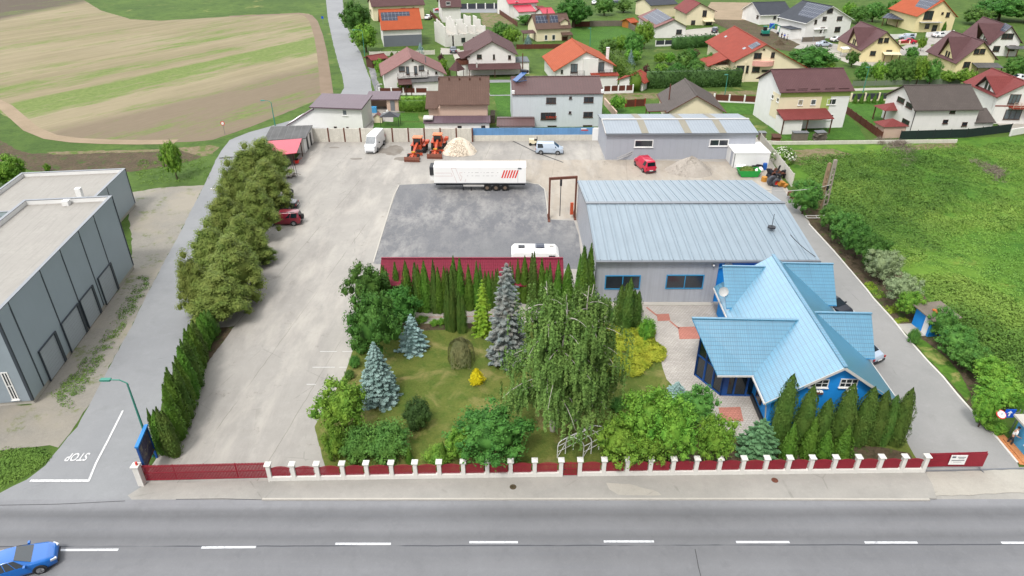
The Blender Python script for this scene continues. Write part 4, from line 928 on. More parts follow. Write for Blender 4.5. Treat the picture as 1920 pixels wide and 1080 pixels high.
for i,(x,b,t,w_) in enumerate(row):
    q=zt(x,b); tt=zt(x,t)[1]; b_=q[1]+6
    thuja(tall[i%3],5,.75,q[0],b_,tt,w_/3.552*1.8,'pointed thuja in the row behind the lawn, '+ws[i],'thujas in the row behind the lawn',i*.9)
for i,(x,b,t,w_,l) in enumerate([(713,640,345,52,'left column of the thuja clump on the lawn edge'),(757,642,340,56,'middle column of the thuja clump on the lawn edge'),(805,650,375,56,'right column of the thuja clump on the lawn edge')]):
    q=zt(x,b); thuja(col[0],5,1.0,q[0],q[1],zt(x,t)[1],w_/3.552*1.2,'blunt dull green thuja, '+l,'thuja clump on the lawn edge',i*1.9)
for i,(x,y,t,w_,l) in enumerate([(1163,612,530,26,'left stem of the blunt thuja trio before the hall window'),(1177,617,524,28,'middle of the blunt thuja trio before the hall window'),(1187,612,540,24,'right stem of the blunt thuja trio before the hall window')]):
    thuja(col[0],5,1.0,x,y,t,w_*1.15,l,'thuja trio before the hall',i*2.1)
fr=[(1456,829,702,38,'tall blunt thuja at the corner of the blue house eaves'),(1497,830,724,40,'second tall thuja along the blue gable'),(1533,829,748,32,'lower pointed thuja in front of the blue wall'),(1568,829,720,42,'tall thuja below the left gable window'),(1606,829,726,38,'tall thuja under the right gable window'),(1632,829,733,34,'broad thuja right of the gable windows'),(1652,829,742,30,'thin thuja wedged between two tall ones'),(1674,830,728,36,'last tall thuja at the drive corner'),(1693,770,736,16,'side spire leaning out of the last tall thuja')]
for i,(x,y,t,w_,l) in enumerate(fr):
    if i==8: continue
    thuja(fat[i%2],5,1.0,x,y+2,t-2,w_*1.0,l,'tall thujas in front of the blue gable',i*1.7)
for i,(x,y,t,w_,l) in enumerate([(1474,857,793,28,'small cone thuja behind the fence, leftmost of the front row'),(1511,856,782,34,'second cone thuja of the front row behind the fence'),(1541,856,806,30,'third cone thuja of the front row behind the fence'),(1575,856,798,36,'wide cone thuja at the right end of the front row')]):
    thuja(cone[i%2],4,.8,x,y,t,w_*1.1,l,'cone thujas behind the fence',i)
# olive junipers between side road and yard
oj=clumps_mesh('juniper_crown',21,2.6,3.0,3.2,74,200,.23,F_olive,cr=.22,radj=(.7,1.25),core=.55,kr=(.6,1.08),up=.7,jit=.45,lw=.34,droop=-.5,shape=lambda q:1.25-.95*q)
oj2=clumps_mesh('juniper_crown_b',22,2.6,3.2,3.3,68,200,.23,F_olive,cr=.23,radj=(.7,1.25),core=.55,kr=(.6,1.08),up=.7,jit=.45,lw=.34,droop=-.5,shape=lambda q:1.2-.9*q)
ot=trunk_mesh('juniper_trunk',21,4,.2,6,M_bark,spread=1.0)
jl=[(418,600,520,60,'lowest olive juniper, above the thuja hedge'),(378,590,490,38,'bushy juniper leaning over the side road kerb'),(452,560,455,58,'broad juniper with a branch reaching into the yard'),(410,530,432,48,'juniper on the road side in the middle of the row'),(470,500,412,44,'juniper left of the red off-roader'),(437,470,370,46,'juniper beside the double-headed lamp post'),(490,450,352,42,'juniper beside the parked black car'),(455,420,318,42,'mid row juniper with a browned top'),(512,392,310,44,'juniper above the tyre stack'),(472,362,284,40,'high juniper on the road side near the sheds'),(505,350,268,46,'topmost juniper, nearest the red shed roof'),(498,492,462,26,'low juniper arm stretching over the concrete')]
for i,(x,y,t,w_,l) in enumerate(jl):
    p=P(x,y); h=HT(x,y,t); Zc=p.y*cp_+CH*sp_; wm=w_/F*Zc*.98; h*=1.06
    tt=thing('juniper_tree',l,'conifer',(p.x,p.y,0),i*1.1,'olive junipers along the yard',(wm/2.6,wm/2.6,h/6.2)); link('crown',(oj,oj2)[i%2],tt); link('trunk',ot,tt)
# ---- garden ----
def T(k,x,y,top,wpx,label,name='broadleaf_tree',cat='tree',group=None,rz=0,mesh=None,h0=H0,r0=2.6,parts=('crown','trunk')):
    # x: middle, y: lowest row, top: highest row and wpx: width of the plant in the photo
    if len(parts)==1 or (mesh is None or name in('border_tree','purple_tree','purple_bush','pine_tree')):
        cz,rzz=(.9,.95) if r0==1.4 else ((2.4,2.4) if name=='pine_tree' else (2.95,2.3)); yc=(y+top)/2; p=P(x,yc,1.5)
        for _ in range(12):
            Zc=p.y*cp_-(p.z-CH)*sp_; ph=math.atan2(CH-p.z,p.y); r=wpx/F*Zc/2*.92; ext=(y-top)/2/F*Zc; rv=math.sqrt(max((ext*ext-(r*math.sin(ph))**2),.0))/math.cos(ph); rv=max(rv,r*.45); zs=rv/rzz; p=P(x,yc,cz*zs)
        t=thing(name,label,cat,(p.x,p.y,0),rz,group,(r/r0,r/r0,zs))
    else:
        y=y-wpx/2*.45; p=P(x,y); h=HT(x,y,top); Zc=p.y*cp_+CH*sp_; wm=wpx/F*Zc/2
        t=thing(name,label,cat,(p.x,p.y,0),rz,group,(wm/r0*1.04,wm/r0*1.04,h/h0))
    for nm,me in zip(parts,mesh or br[k]): link(nm,me,t)
    return t
T(0,690,590,492,92,'round green tree at the yard corner left of the thuja row',rz=.4)
T(0,745,612,535,84,'dull green tree between the thuja row and the lawn corner',rz=1.9)
T(0,700,668,545,112,'largest round tree at the left edge of the lawn',rz=3)
T(1,640,812,708,108,'bright green round tree beside the big blue spruce',rz=1)
T(0,920,872,752,160,'wide dark green tree behind the fence in the middle',rz=2)
T(1,862,868,800,60,'light green shrub tree left of the wide dark tree',rz=4)
T(1,1168,872,778,118,'leafy bright tree right of the arched pergola',rz=2.2)
T(1,1215,850,722,120,'tallest of the bright garden trees by the court',rz=4.4)
T(1,1262,862,738,112,'bright green tree leaning towards the blue house',rz=.9)
T(2,1308,800,722,82,'darker tree beside the glazed entrance',rz=1.2)
T(1,1345,868,775,82,'small bright tree with a forked trunk on the court edge',rz=5.3)
T(1,1222,872,790,82,'low bright crown directly behind the fence',rz=2.9)
shrub=clumps_mesh('shrub_crown',31,1.4,.85,.85,22,130,.17,F_mid,cr=.36,core=.7); shrubD=clumps_mesh('dark_shrub_crown',32,1.4,.85,.85,30,150,.14,F_dark,cr=.3,core=.75,up=.6); shrubB=clumps_mesh('bright_shrub_crown',33,1.4,.85,.85,20,130,.17,F_bright,cr=.36,core=.7)
def SH(me,x,y,top,wpx,label,name='shrub',cat='shrub',group=None,rz=0): return T(0,x,y,top,wpx,label,name,cat,group,rz,(me,),1.75,1.4,('foliage',))
SH(shrubD,783,806,746,58,'dark dome shaped shrub alone on the lawn')
SH(shrub,722,868,794,92,'dense green shrub behind the fence left of the middle')
SH(shrub,668,866,802,78,'dark shrub with red buds next to the yard')
SH(shrubB,628,862,805,48,'yellow green shrub at the garden corner')
SH(shrubB,822,868,842,60,'low light green plants behind the fence')
SH(shrubB,1213,642,600,34,'small leafy bush by the paved court')
SH(shrub,1148,604,580,22,'small green bush on the paving edge')
SH(shrub,1156,772,746,32,'clipped green ball under the birch')
SH(shrub,1657,652,625,22,'clipped green dome by the drive kerb').location=P(1710,643)
for i,(x,y,w_) in enumerate([(790,606,24),(815,612,20),(828,610,16),(842,607,14),(1092,604,18)]): SH(shrubB,x,y,y-13,w_,['low flowering plant left of the thuja clump','second low plant left of the thuja clump','third low plant, near the thuja clump','low plant touching the thuja clump','low plant beside the birch crown'][i],'garden_plant','plant','low plants along the paving')
for i,(x,y,t,w_) in enumerate([(664,690,668,22),(676,664,640,22),(654,712,694,20),(690,640,622,20)]): SH(shrub,x,y,t,w_,['rose bush left of the big blue spruce top','rose bush above the blue spruce','rose bush nearest the bright round tree','rose bush under the largest round tree'][i],'rose_bush','shrub','rose bushes edging the yard')
th=[(832,868,828,16,'small dark cone thuja by the wide dark tree'),(768,868,838,14,'tiny thuja next to the dense shrub')]
for x,y,t,w_,l in th: thuja(cone[1],4,.8,x,y,t,w_*1.2,l,'small thujas behind the fence')
spA=spruce_mesh('spruce_big',41,6.4,2.15,F_blue,22,17,.24,power=.8,dens=1.5,droop=.3); spB=spruce_mesh('spruce_small',42,5.0,1.9,F_blue,13,12,.26,power=.85,dens=1.4,droop=.2); spC=spruce_mesh('spruce_tall',43,10,1.7,F_grey,26,12,.3,power=.55,droop=.3,dens=1.2); spG=spruce_mesh('golden_conifer',44,6,1.3,F_gold,16,9,.26,power=.7,droop=.35,dens=1.2)
st2=MB(); st2.tube((0,0,-.1),(0,0,.9),.12,.11,7); st2=st2.data('conifer_stem',M_bark)
def CO(me,h0,r0,x,y,top,wpx,label,rz=0,name='spruce_tree'): return T(0,x,y,top,wpx,label,name,'conifer',None,rz,(me,st2),h0,r0)
CO(spA,6.4,2.15,712,764,643,80,'large dense blue spruce on the left of the lawn')
CO(spB,5.0,1.9,775,668,590,62,'smaller airy blue spruce at the lawn corner')
CO(spC,10,1.7,950,692,496,74,'tall narrow silver grey spruce beside the birch')
CO(spG,6,1.3,906,634,526,42,'golden green conifer behind the lawn',name='golden_conifer')
CO(spB,5.0,1.9,1268,748,716,40,'small blue spruce half hidden by the garden trees')
CO(spB,5.0,1.9,978,748,726,30,'little blue spruce under the birch')
CO(spruce_mesh('pine_foliage',45,4.8,2.1,F_pine,13,13,.27,power=.75,droop=.12,dens=1.5),4.8,2.1,1426,866,776,98,'shaggy blue green pine behind the fence beside the thujas',0,'pine_tree')
gy=thuja_mesh('golden_thuja',46,1.5,.62,F_yellow,900,.6,.7,leaf=.16); p=P(894,718); t=thing('golden_thuja','small bright yellow thuja on the open lawn','conifer',(p.x,p.y,0)); link('crown',gy,t)
# weeping shrub
rgn=np.random.default_rng(9); n=2600; th=rgn.uniform(0,6.283,n); q=rgn.uniform(0,1,n); rr=.25+.85*np.sin(np.minimum(q*1.9,1.57)); z=2.1-2.0*q**1.3+.35*np.sin(q*3.1)
C=np.stack([rr*np.cos(th)*(1+.15*np.sin(th*5)),rr*np.sin(th)*(1+.15*np.sin(th*5)),np.maximum(z,.05)],1); Nn=np.stack([np.cos(th),np.sin(th),np.full(n,.2)],1)
v,f=blobcore(rgn,(0,0,1.0),(.75,.75,.95),10,6,.1); wm=leafmesh('weeping_foliage',leaves(rgn,C,Nn,.34,.06,.3,1.6),F_weep,(v,f))
p=P(865,682); t=thing('weeping_shrub','grey green weeping shrub drooping over the lawn','shrub',(p.x,p.y,0),0,None,(.95,.95,1.15)); link('foliage',wm,t)
# juniper carpet
rgn=np.random.default_rng(10); C=[];Nn=[];cv=[]
cpts=[(1135,640),(1150,625),(1165,650),(1180,628),(1190,660),(1205,640),(1220,655),(1150,670),(1175,685),(1200,680),(1225,668),(1150,695),(1165,632),(1132,660),(1140,685),(1210,625),(1190,640),(1232,660),(1185,695)]
c0=P(1180,665)
for x,y in cpts:
    p=P(x,y)-c0; r=rgn.uniform(.8,1.15); k=520; th=rgn.uniform(0,6.283,k); rr=r*np.sqrt(rgn.uniform(0,1,k)); zz_=.12+.5*np.sqrt(np.maximum(0,1-(rr/r)**2))*rgn.uniform(.75,1.1,k)
    C.append(np.stack([p.x+rr*np.cos(th),p.y+rr*np.sin(th),zz_],1)); Nn.append(np.stack([np.cos(th)*.5,np.sin(th)*.5,np.ones(k)],1)); cv.append(blobcore(rgn,(p.x,p.y,0),(r*.92,r*.92,.45),10,6,.08))
me=leafmesh('carpet_foliage',leaves(rgn,np.concatenate(C),np.concatenate(Nn),.34,.09,.45),F_carpet,addcore(cv)); t=thing('spreading_juniper','low spreading yellow green juniper beside the court','shrub',(c0.x,c0.y,0)); link('foliage',me,t)
# birch: white leaders and drooping strands of small leaves
def birch(name,label,x,y,top,rad,seed,leaders,h0=None):
    rg=np.random.default_rng(seed); rr=random.Random(seed); p=P(x,y); h=HT(x,y,top); t=thing(name,label,'tree',(p.x,p.y,0),0,'weeping birches')
    m=MB(); br_=m; Cs=[];Ns=[]
    for li in range(leaders):
        a=li*2.2+seed; lean=.08+.05*li; pts=[Vector((0,0,-.1))]; k=8; hh=h*(1-.07*li)
        for i in range(1,k+1): pts.append(Vector((math.cos(a)*lean*hh*i/k*.8+rr.uniform(-.12,.12),math.sin(a)*lean*hh*i/k*.8+rr.uniform(-.12,.12),hh*i/k)))
        for i in range(k): m.tube(pts[i],pts[i+1],.2*(1-.88*i/k),.2*(1-.88*(i+1)/k),7)
        nb=20
        for b in range(nb):
            f_=.24+.72*b/nb; i=min(k-1,int(f_*k)); p0=pts[i].lerp(pts[i+1],f_*k-i); az=b*2.4+rr.random()*.8
            L=rad*(math.sin(math.pi*min(1,f_*1.02)**.75)*.85+.22)*rr.uniform(.75,1.1); q=[p0]
            for j in range(1,6):
                u_=j/5; q.append(p0+Vector((math.cos(az)*L*u_,math.sin(az)*L*u_,L*.55*u_-L*.65*u_*u_)))
            for j in range(5): br_.tube(q[j],q[j+1],(.034*(1-j/5)+.01),(.034*(1-(j+1)/5)+.01),4,caps=False)
            ns=34
            for s_ in range(ns):
                u_=rr.uniform(.1,1.12); jj=min(4,int(u_*5)); c=q[jj].lerp(q[jj+1],u_*5-jj); off=Vector((rr.gauss(0,.4),rr.gauss(0,.4),rr.uniform(-.1,.5))); c=c+off; Ls=rr.uniform(.7,1.9); n=int(30*Ls)
                tt=np.sort(rg.uniform(0,1,n)); sw=rr.uniform(-.15,.15); X=c.x+sw*tt*tt+rg.normal(0,.05,n); Y=c.y+rr.uniform(-.15,.15)*tt+rg.normal(0,.05,n); Z=c.z-Ls*tt
                ok=Z>2.1+.5*math.sin(c.x*2); Cs.append(np.stack([X,Y,Z],1)[ok]); Ns.append(np.tile([off.x+math.cos(az)*.8,off.y+math.sin(az)*.8,.5],(ok.sum(),1)))
    C=np.concatenate(Cs); link('crown',leafmesh('birch_leaves',leaves(rg,C,np.concatenate(Ns),.19,.11,.55,.7),F_birch),t)
    m.build('trunk',M_birchbark,t,smooth=False)
    return t
birch('birch_tree','tall weeping birch with white limbs left of the pair',1036,808,528,3.4,3,3)
birch('birch_tree','slightly shorter weeping birch nearer the yellow juniper',1080,788,526,3.3,5,3)
# ---- right boundary: trees, bushes and the weed lot ----
rt=[(2,1512,392,340,60,'leafy tree beside the tractor scrap','F'),(2,1530,378,352,52,'tree hiding the rusty machine by the drive','F'),(2,1560,425,385,44,'bush at the foot of the concrete pole','F'),(2,1585,450,398,60,'dense bush second from the concrete pole','F'),(0,1612,475,418,58,'dark bush in the middle of the drive border','F'),(0,1640,500,440,58,'deep green bush above the silvery ones','F'),(9,1658,520,465,60,'silvery shrub tree upper of the pair','F'),(9,1695,566,512,62,'silvery shrub tree lower of the pair','F'),(1,1708,590,545,46,'yellow green fruit tree above the blue shed','F'),(2,1768,628,578,50,'fruit tree hugging the blue shed','F'),(2,1795,665,610,66,'fruit tree below the blue shed','F'),(2,1820,690,640,66,'mid green fruit tree halfway down the border','F'),(1,1862,720,668,64,'bright fruit tree right of the halfway one','F'),(1,1880,765,702,84,'bright bush tree above the traffic signs','F'),(1,1850,792,735,44,'small bright tree left of the traffic signs','F')]
silv=mk_broad('silver_tree',51,2.6,2.1,2.9,F_silver,24,130,.24)
for i,(k,x,y,t,w_,l,_) in enumerate(rt): T(k if k<9 else 0,x,y+4,t-2,w_*1.12,l,'border_tree','tree','trees along the right drive',i*1.3,mesh=silv if k==9 else None)
SH(shrubB,1867,815,785,44,'ornamental bush in the orange edged bed'); SH(shrub,1848,800,778,30,'dark bush at the upper end of the orange edged bed')
# weeds: one tall mass nobody could count
def scatter(name,polys,n,seed,mat,size,height,label,cat=None,clump=.9,kind='stuff',per=26,lw=.5):
    rg=np.random.default_rng(seed); pts=[]
    for poly,wt in polys:
        W=[P(*q) for q in poly]; xs=[q.x for q in W]; ys=[q.y for q in W]; k=int(n*wt); got=0
        while got<k:
            x=rg.uniform(min(xs),max(xs)); y=rg.uniform(min(ys),max(ys)); ins=False
            for i in range(len(W)):
                a,b=W[i],W[i-1]
                if (a.y>y)!=(b.y>y) and x<(b.x-a.x)*(y-a.y)/(b.y-a.y)+a.x: ins=not ins
            if ins:
                pts.append((x,y)); got+=1
    Cs=[];Ns=[]
    for x,y in pts:
        s=rg.uniform(.5,1.3)*clump; q=rg.normal(0,1,(per,3)); q/=np.linalg.norm(q,axis=1)[:,None]; q[:,2]=abs(q[:,2])
        hh=height*(.5+.5*math.sin(x*.21+1)*math.cos(y*.17))*rg.uniform(.5,1.3)+.12
        Cs.append(np.array([x,y,0])+q*np.array([s,s,hh])); Ns.append(q+np.array([0,0,.5]))
    me=leafmesh(name,leaves(rg,np.concatenate(Cs),np.concatenate(Ns),size,size*lw,.5),mat); o=link(name,me); struct(o,'stuff',label); 
    return o
scatter('weeds',[([(1500,300),(1600,285),(1960,262),(2060,300),(2060,420),(1800,440),(1640,400),(1560,350)],.45),([(1500,300),(1700,350),(1800,440),(1700,500),(1640,480),(1540,390)],.30),([(1720,520),(1800,520),(2050,650),(2050,760),(1930,740),(1850,650),(1780,590)],.25)],3000,61,F_weed,.22,.7,'rough tall weeds covering the empty lot',clump=.95,per=55)
scatter('weeds',[([(1700,420),(2060,380),(2060,640),(1900,600),(1720,500)],1)],1000,62,F_weed,.2,.22,'lower sparse weeds on the open part of the lot',clump=.8)
scatter('weeds',[([(1500,300),(1640,290),(1800,300),(1800,370),(1720,420),(1620,400),(1550,360)],.6),([(1780,590),(1840,600),(2000,720),(1960,760),(1900,720)],.25),([(1560,380),(1720,420),(1760,470),(1680,460)],.15)],520,65,F_weed2,.26,1.45,'bushy dark weeds and saplings in the upper lot',clump=1.15,per=70)
scatter('grass_tufts',[([(0,845),(80,842),(95,858),(60,885),(0,915)],.4),([(256,300),(400,300),(390,335),(256,350)],.3),([(95,745),(190,640),(262,515),(285,528),(215,640),(130,770)],.3)],620,63,F_weed,.14,.18,'tufts of grass and dandelions on the verges',clump=.35)
scatter('brushwood',[([(1640,262),(1700,265),(1728,318),(1690,312)],.6),([(1820,300),(1880,320),(1870,345)],.4)],70,64,basic('grey_twigs',rgb(146,134,120),.9,.2,3),1.5,.6,'heap of cut grey brushwood in the weeds',clump=.9,per=34,lw=.035)
# white flowering bush and left verge plants
wb=clumps_mesh('blossom_bush',34,1.4,.9,.9,20,70,.2,[F_weed],cr=.36,core=.6); p=P(1467,305); t=thing('flowering_bush','bush covered in white blossom behind the yard wall','shrub',(p.x,p.y,0),0,None,1.25); link('foliage',wb,t)
rgn=np.random.default_rng(4); q=rgn.normal(0,1,(160,3)); q/=np.linalg.norm(q,axis=1)[:,None]; q[:,2]=abs(q[:,2]); link('blossom',leafmesh('blossom',leaves(rgn,q*np.array([1.45,1.45,1.2])+np.array([0,0,.75]),q,.28,.22,.4),F_white),t)
T(1,322,328,264,40,'single slender young tree on the verge by the side road',rz=1)
T(1,14,345,288,66,'bushy tree at the left edge behind the warehouse',rz=1)
T(1,-20,352,300,60,'second bushy tree cut by the left edge of the picture',rz=2)
SH(shrubB,88,322,308,12,'tiny sapling in the ploughed strip')
for i,(px,py) in enumerate([(430,455)]): thuja(tall[0],5,.75,420,452,388,16,'ivy green thuja squeezed behind the lamp post',None)
beds=[([(1618,532),(1636,530),(1647,544),(1630,545)],F_gold,'square bed of yellow green lettuce beside the kerb'),([(1631,546),(1649,545),(1662,558),(1643,560)],F_bright,'darker green vegetable bed below the lettuce'),([(1653,576),(1676,574),(1685,586),(1668,588)],F_gold,'second lettuce bed nearer the blue shed'),([(1676,600),(1696,597),(1702,603),(1680,606)],F_gold,'thin row of lettuce above the blue shed path')]
for i,(poly,mt,l) in enumerate(beds):
    o=scatter('vegetable_bed',[(poly,1)],45,70+i,mt,.13,.14,l,clump=.22,per=22); o.pop('kind') if 'kind' in o else None; tag(o,l,'vegetable bed','beds along the drive')
# ================= the neighbourhood =================
def roofplane(h,side,up=.18):
    """a point and the normal of a roof slope in the place: side 'F' for u-houses, 'L'/'R' for v-houses"""
    if side=='F':
        s=(h.hr-h.he)/(h.D/2); n=(h.v*-s+Vector((0,0,1))).normalized(); o=h.O+h.v*(h.D/2)+Vector((0,0,h.hr+up))
    else:
        sg=-1 if side=='L' else 1; s=(h.hr-h.he)/(h.c if side=='L' else h.L-h.c); n=(h.u*sg*s+Vector((0,0,1))).normalized(); o=h.O+h.u*h.c+Vector((0,0,h.hr+up))
    return o,n
def solar(h,side,px,name='solar_panels',mat=None,up=.2,t=.08,parent=None):
    o,n=roofplane(h,side,up); pts=[h.w2l(onplane(x,y,o,n)) for x,y in px]; m=MB(); slab(m,pts,t,0,1); return m.build(name,[mat or M_solar,M_greym],parent or h.t)
def crossgable(h,peak,hw,roof,fascia,wall,over=.9,zr=None,win_=True,xw=None):
    """side gable of a v-house: outer ridge end drawn at the pixel peak"""
    zr=zr or h.hr-.05; a=h.w2l(P(*peak,zr)); s=(h.hr-h.he)/h.c; ze=h.he-.1; m=MB(); t=.14
    xo=min(a.x,-1.1); yr=a.y; xi=h.c; xe=max(.0,0)-.3
    slab(m,[(xo,yr,zr+t),(xi,yr,zr+t),(xe+.35,yr-hw,ze+t),(xe,yr-hw,ze+t)],t); slab(m,[(xo,yr+.002,zr+t),(xi,yr+.002,zr+t),(xe+.35,yr+hw,ze+t),(xe,yr+hw,ze+t)],t)
    o=m.build('cross_roof',[roof,fascia],h.t); x0=xo+over
    m=MB(); m.prism([(yr-hw*.85,0),(yr+hw*.85,0),(yr+hw*.85,ze+(zr-ze)*.13),(yr,zr-.08),(yr-hw*.85,ze+(zr-ze)*.13)],'x',-.05,.3); m.build('gable_wall',wall,h.t)
    if win_:
        for dy in (-.55,.55):
            m=MB(); xx=-.06; m.box(xx-.05,xx-.003,yr+dy-.35,yr+dy+.35,h.he+.2,h.he+1.7); w_=m.build('window',M_frameb,h.t); m=MB(); m.box(xx-.07,xx-.052,yr+dy-.27,yr+dy+.27,h.he+.28,h.he+1.6); m.build('pane',M_glass,w_)
    return o
def leanto(h,x0,x1,y0,y1,z0,z1,roof,wall=None,open_=False,name='lean_to_roof',wt=.0,fascia=None):
    """roof from (y0,z0) next to the house down to (y1,z1); walls or posts below"""
    m=MB(); slab(m,[(x0-.2,y1,z1),(x1+.2,y1,z1),(x1+.2,y0,z0),(x0-.2,y0,z0)],.12); r=m.build(name,[roof,fascia or roof],h.t)
    if open_:
        for x in (x0,(x0+x1)/2,x1):
            m=MB(); m.box(x-.08,x+.08,y1+.2,y1+.36,0,z1-.1); m.build('post',M_brownw,h.t)
    elif wall:
        m=MB(); a,b=sorted((y1+.3,y0-.02)); m.prism([(a,0),(b,0),(b,z0-.15),(a,z1+(z0-z1)*.3/abs(y0-y1)-.15)],'x',x0,x1); m.build('annex_wall',wall,h.t)
    return r
def chim(h,x,y,z0,z1,mat=None,w_=.25,pipe=False):
    m=MB()
    if pipe: m.tube((x,y,z0),(x,y,z1),.11)
    else: m.box(x-w_,x+w_,y-w_,y+w_,z0,z1); m.box(x-w_-.06,x+w_+.06,y-w_-.06,y+w_+.06,z1,z1+.1)
    return m.build('chimney',mat or (M_rust if pipe else M_white),h.t)
def wins(h,Z,rects,face='F',**k):
    for r in rects: h.win(Z(*r),face,**k)
def railing(h,x0,x1,y,z,hh=.95,mat=None):
    m=MB()
    for i in range(4): m.bar((x0,y,z+.2+i*.25),(x1,y,z+.2+i*.25),.05,.05)
    n_=max(2,int((x1-x0)/1.2))
    for i in range(n_+1): m.bar((x0+(x1-x0)*i/n_,y,z),(x0+(x1-x0)*i/n_,y,z+hh),.06,.06)
    m.build('railing',mat or M_darkm,h.t)
# ground between the houses
gs=[('gravel_lane',[(1440,52),(1480,62),(1530,76),(1620,92),(1690,88),(1745,66),(1800,64),(1800,74),(1745,84),(1745,104),(1640,104),(1530,96),(1470,88),(1430,64)],.03,M_conc),
('building_plot',[(1330,36),(1400,38),(1450,60),(1500,84),(1480,96),(1425,88),(1380,62),(1345,46)],.034,M_soil),('bare_plot',[(1332,4),(1410,5),(1402,38),(1345,40),(1325,20)],.03,M_track),
('dry_plot',[(900,24),(955,26),(965,44),(930,54),(905,48)],.03,M_drysoil),('garden_path',[(1598,166),(1700,163),(1700,167),(1598,171)],.034,M_apron),('village_lane',[(1128,176),(1420,170),(1480,164),(1480,170),(1420,177),(1250,183),(1128,190)],.026,M_drysoil),
('house_court',[(688,196),(765,194),(760,210),(738,212),(736,236),(680,242)],.03,M_conc),('house_lawn',[(740,212),(785,212),(786,228),(738,228)],.036,M_lawn2),('house_lawn',[(700,228),(800,230),(800,241),(700,241)],.032,M_lawn2),
('village_street',[(812,16),(940,16),(945,24),(812,24)],.032,M_side),('house_court',[(845,96),(900,92),(905,122),(880,150),(858,120)],.03,M_apron),('house_court',[(826,90),(862,92),(862,102),(826,102)],.034,M_apron),('house_court',[(900,150),(960,150),(960,180),(918,180)],.03,M_side),
('terrace',[(1335,120),(1375,116),(1378,150),(1335,140)],.03,M_conc),('terrace',[(1556,98),(1600,104),(1672,120),(1650,128),(1600,122),(1556,106)],.034,M_apron),('bright_lawn',[(1586,193),(1668,193),(1700,226),(1655,250),(1588,208)],.03,M_lawn2),('bright_lawn',[(1425,200),(1440,240),(1470,262),(1625,262),(1612,240),(1588,215),(1540,226)],.028,M_lawn2),
('bright_lawn',[(1130,195),(1240,195),(1240,222),(1130,222)],.03,M_lawn2),('bright_lawn',[(1070,48),(1185,44),(1195,60),(1190,88),(1110,98),(1074,78)],.026,M_lawn2),('terrace',[(1868,232),(1960,232),(1960,243),(1880,243)],.034,M_apron),('street_pavement',[(686,112),(697,112),(706,140),(716,178),(704,178),(695,140)],.036,M_millings),('house_court',[(1255,60),(1345,50),(1350,76),(1290,78)],.03,M_apron),('bright_lawn',[(915,155),(960,155),(960,178),(918,178)],.034,M_lawn2),('bright_lawn',[(926,180),(960,180),(960,222),(935,222)],.034,M_lawn2),('bright_lawn',[(1340,190),(1425,186),(1435,215),(1360,215)],.03,M_lawn2)]
for i,(n_,p_,z_,m_) in enumerate(gs): sheet(n_,p_,z_+i*.0007,m_,.15,1.2,seed=i)
# --- white house with plum roof beside the side road
A=P(577,201,3.8)+Vector((.9,.5,0)); B=P(677,204,3.8)+Vector((-.1,.5,0)); h=House('white_house','plain white house with plum roof on the side road, nearest the field','house',A,B); L=h.L
D=solve(lambda d:-pry(h.O+h.v*d+Vector((0,0,3.9+.12*d))),-176,2,16)
m=MB(); m.prism([(0,-.2),(D,-.2),(D,3.7+.12*D),(0,3.7)],'x',0,L); m.build('wall',M_white,h.t)
m=MB(); slab(m,[(-.6,-.6,3.85),(L+.3,-.6,3.85),(L+.3,D+.4,3.9+.12*D),(-.6,D+.4,3.9+.12*D)],.2); m.build('roof',[M_plum,M_plum],h.t)
q=h.pl(541,234,'F'); m=MB(); m.prism([(q.x,-.2),(-.002,-.2),(-.002,3.3),(q.x,max(.6,q.z))],'y',0,D*.8); m.build('annex_wall',M_white,h.t)
m=MB(); slab(m,[(q.x-.3,-.3,q.z-.0),(-.01,-.3,3.5),(-.01,D*.8,3.5),(q.x-.3,D*.8,q.z)],.2); m.build('annex_roof',[M_plum,M_plum],h.t)
h.win((641,205,652,217),frame=M_framew,pane=M_glassl,mull=0,fw=.14); h.win((626,237,632,241.5),mull=0,frame=M_frameb); h.win((649,238,654,241.5),mull=0,frame=M_frameb)
# --- garage of the same yard
A=P(690,208); B=P(748,208); h=House('open_garage','open garage with plum roof and a grey door beside the white house','garage',A,B); L=h.L
m=MB(); slab(m,[(-.2,-.3,2.3),(L+.2,-.3,2.3),(L+.2,3.5,2.9),(-.2,3.5,2.9)],.18); m.build('roof',[M_plum,M_plum],h.t)
m=MB(); m.box(0,L,3.1,3.3,0,2.7); m.box(L*.62,L*.68,.1,3.1,0,2.2); m.box(L-.15,L,0,3.1,0,2.2); m.box(L*.68,L-.15,.05,.2,0,2.2); m.box(0,.15,0,3.1,0,2.2); m.build('wall',M_pinkw,h.t)
m=MB(); m.box(L*.74,L*.88,-.02,.04,.03,2.0); m.build('door',M_greym,h.t)
# --- brown tiled pink house
h=u_house('pink_house','pinkish house with big brown tiled roof behind the orange graders','house',Z2(1248,943),Z2(1718,940),5.0,143.7,M_pinkw,M_brownt,M_brownt,pitch=32); h_=h
a=h.w2l(P(803,185,4.2)); m=MB(); slab(m,[(a.x,.2,4.2),(-.5,.2,4.2),(-.5,4.2,6.2),(a.x,4.2,6.2)],.15); m.build('side_roof',[M_brownt,M_brownt],h.t); m=MB(); m.box(a.x+.5,-.02,.8,6,0,4.1); m.build('annex_wall',M_pinkw,h.t)
q0=h.pl(785,232,'F',0); leanto(h,-2.6,h.L+.3,-.0,-2.4,3.0,2.45,M_plum,M_plaster)
m=MB(); m.box(-2.8,-1.2,-2.2,-.2,2.9,3.15); m.build('flat_roof_box',M_gutter,h.t)
for px in (861.5,906): 
    q=h.pl(px,234,'F',-2.1); h.win(None,world=(q.x-.35,q.x+.35,1.2,1.85),off=-2.1,mull=0,fw=.07,sill=False)
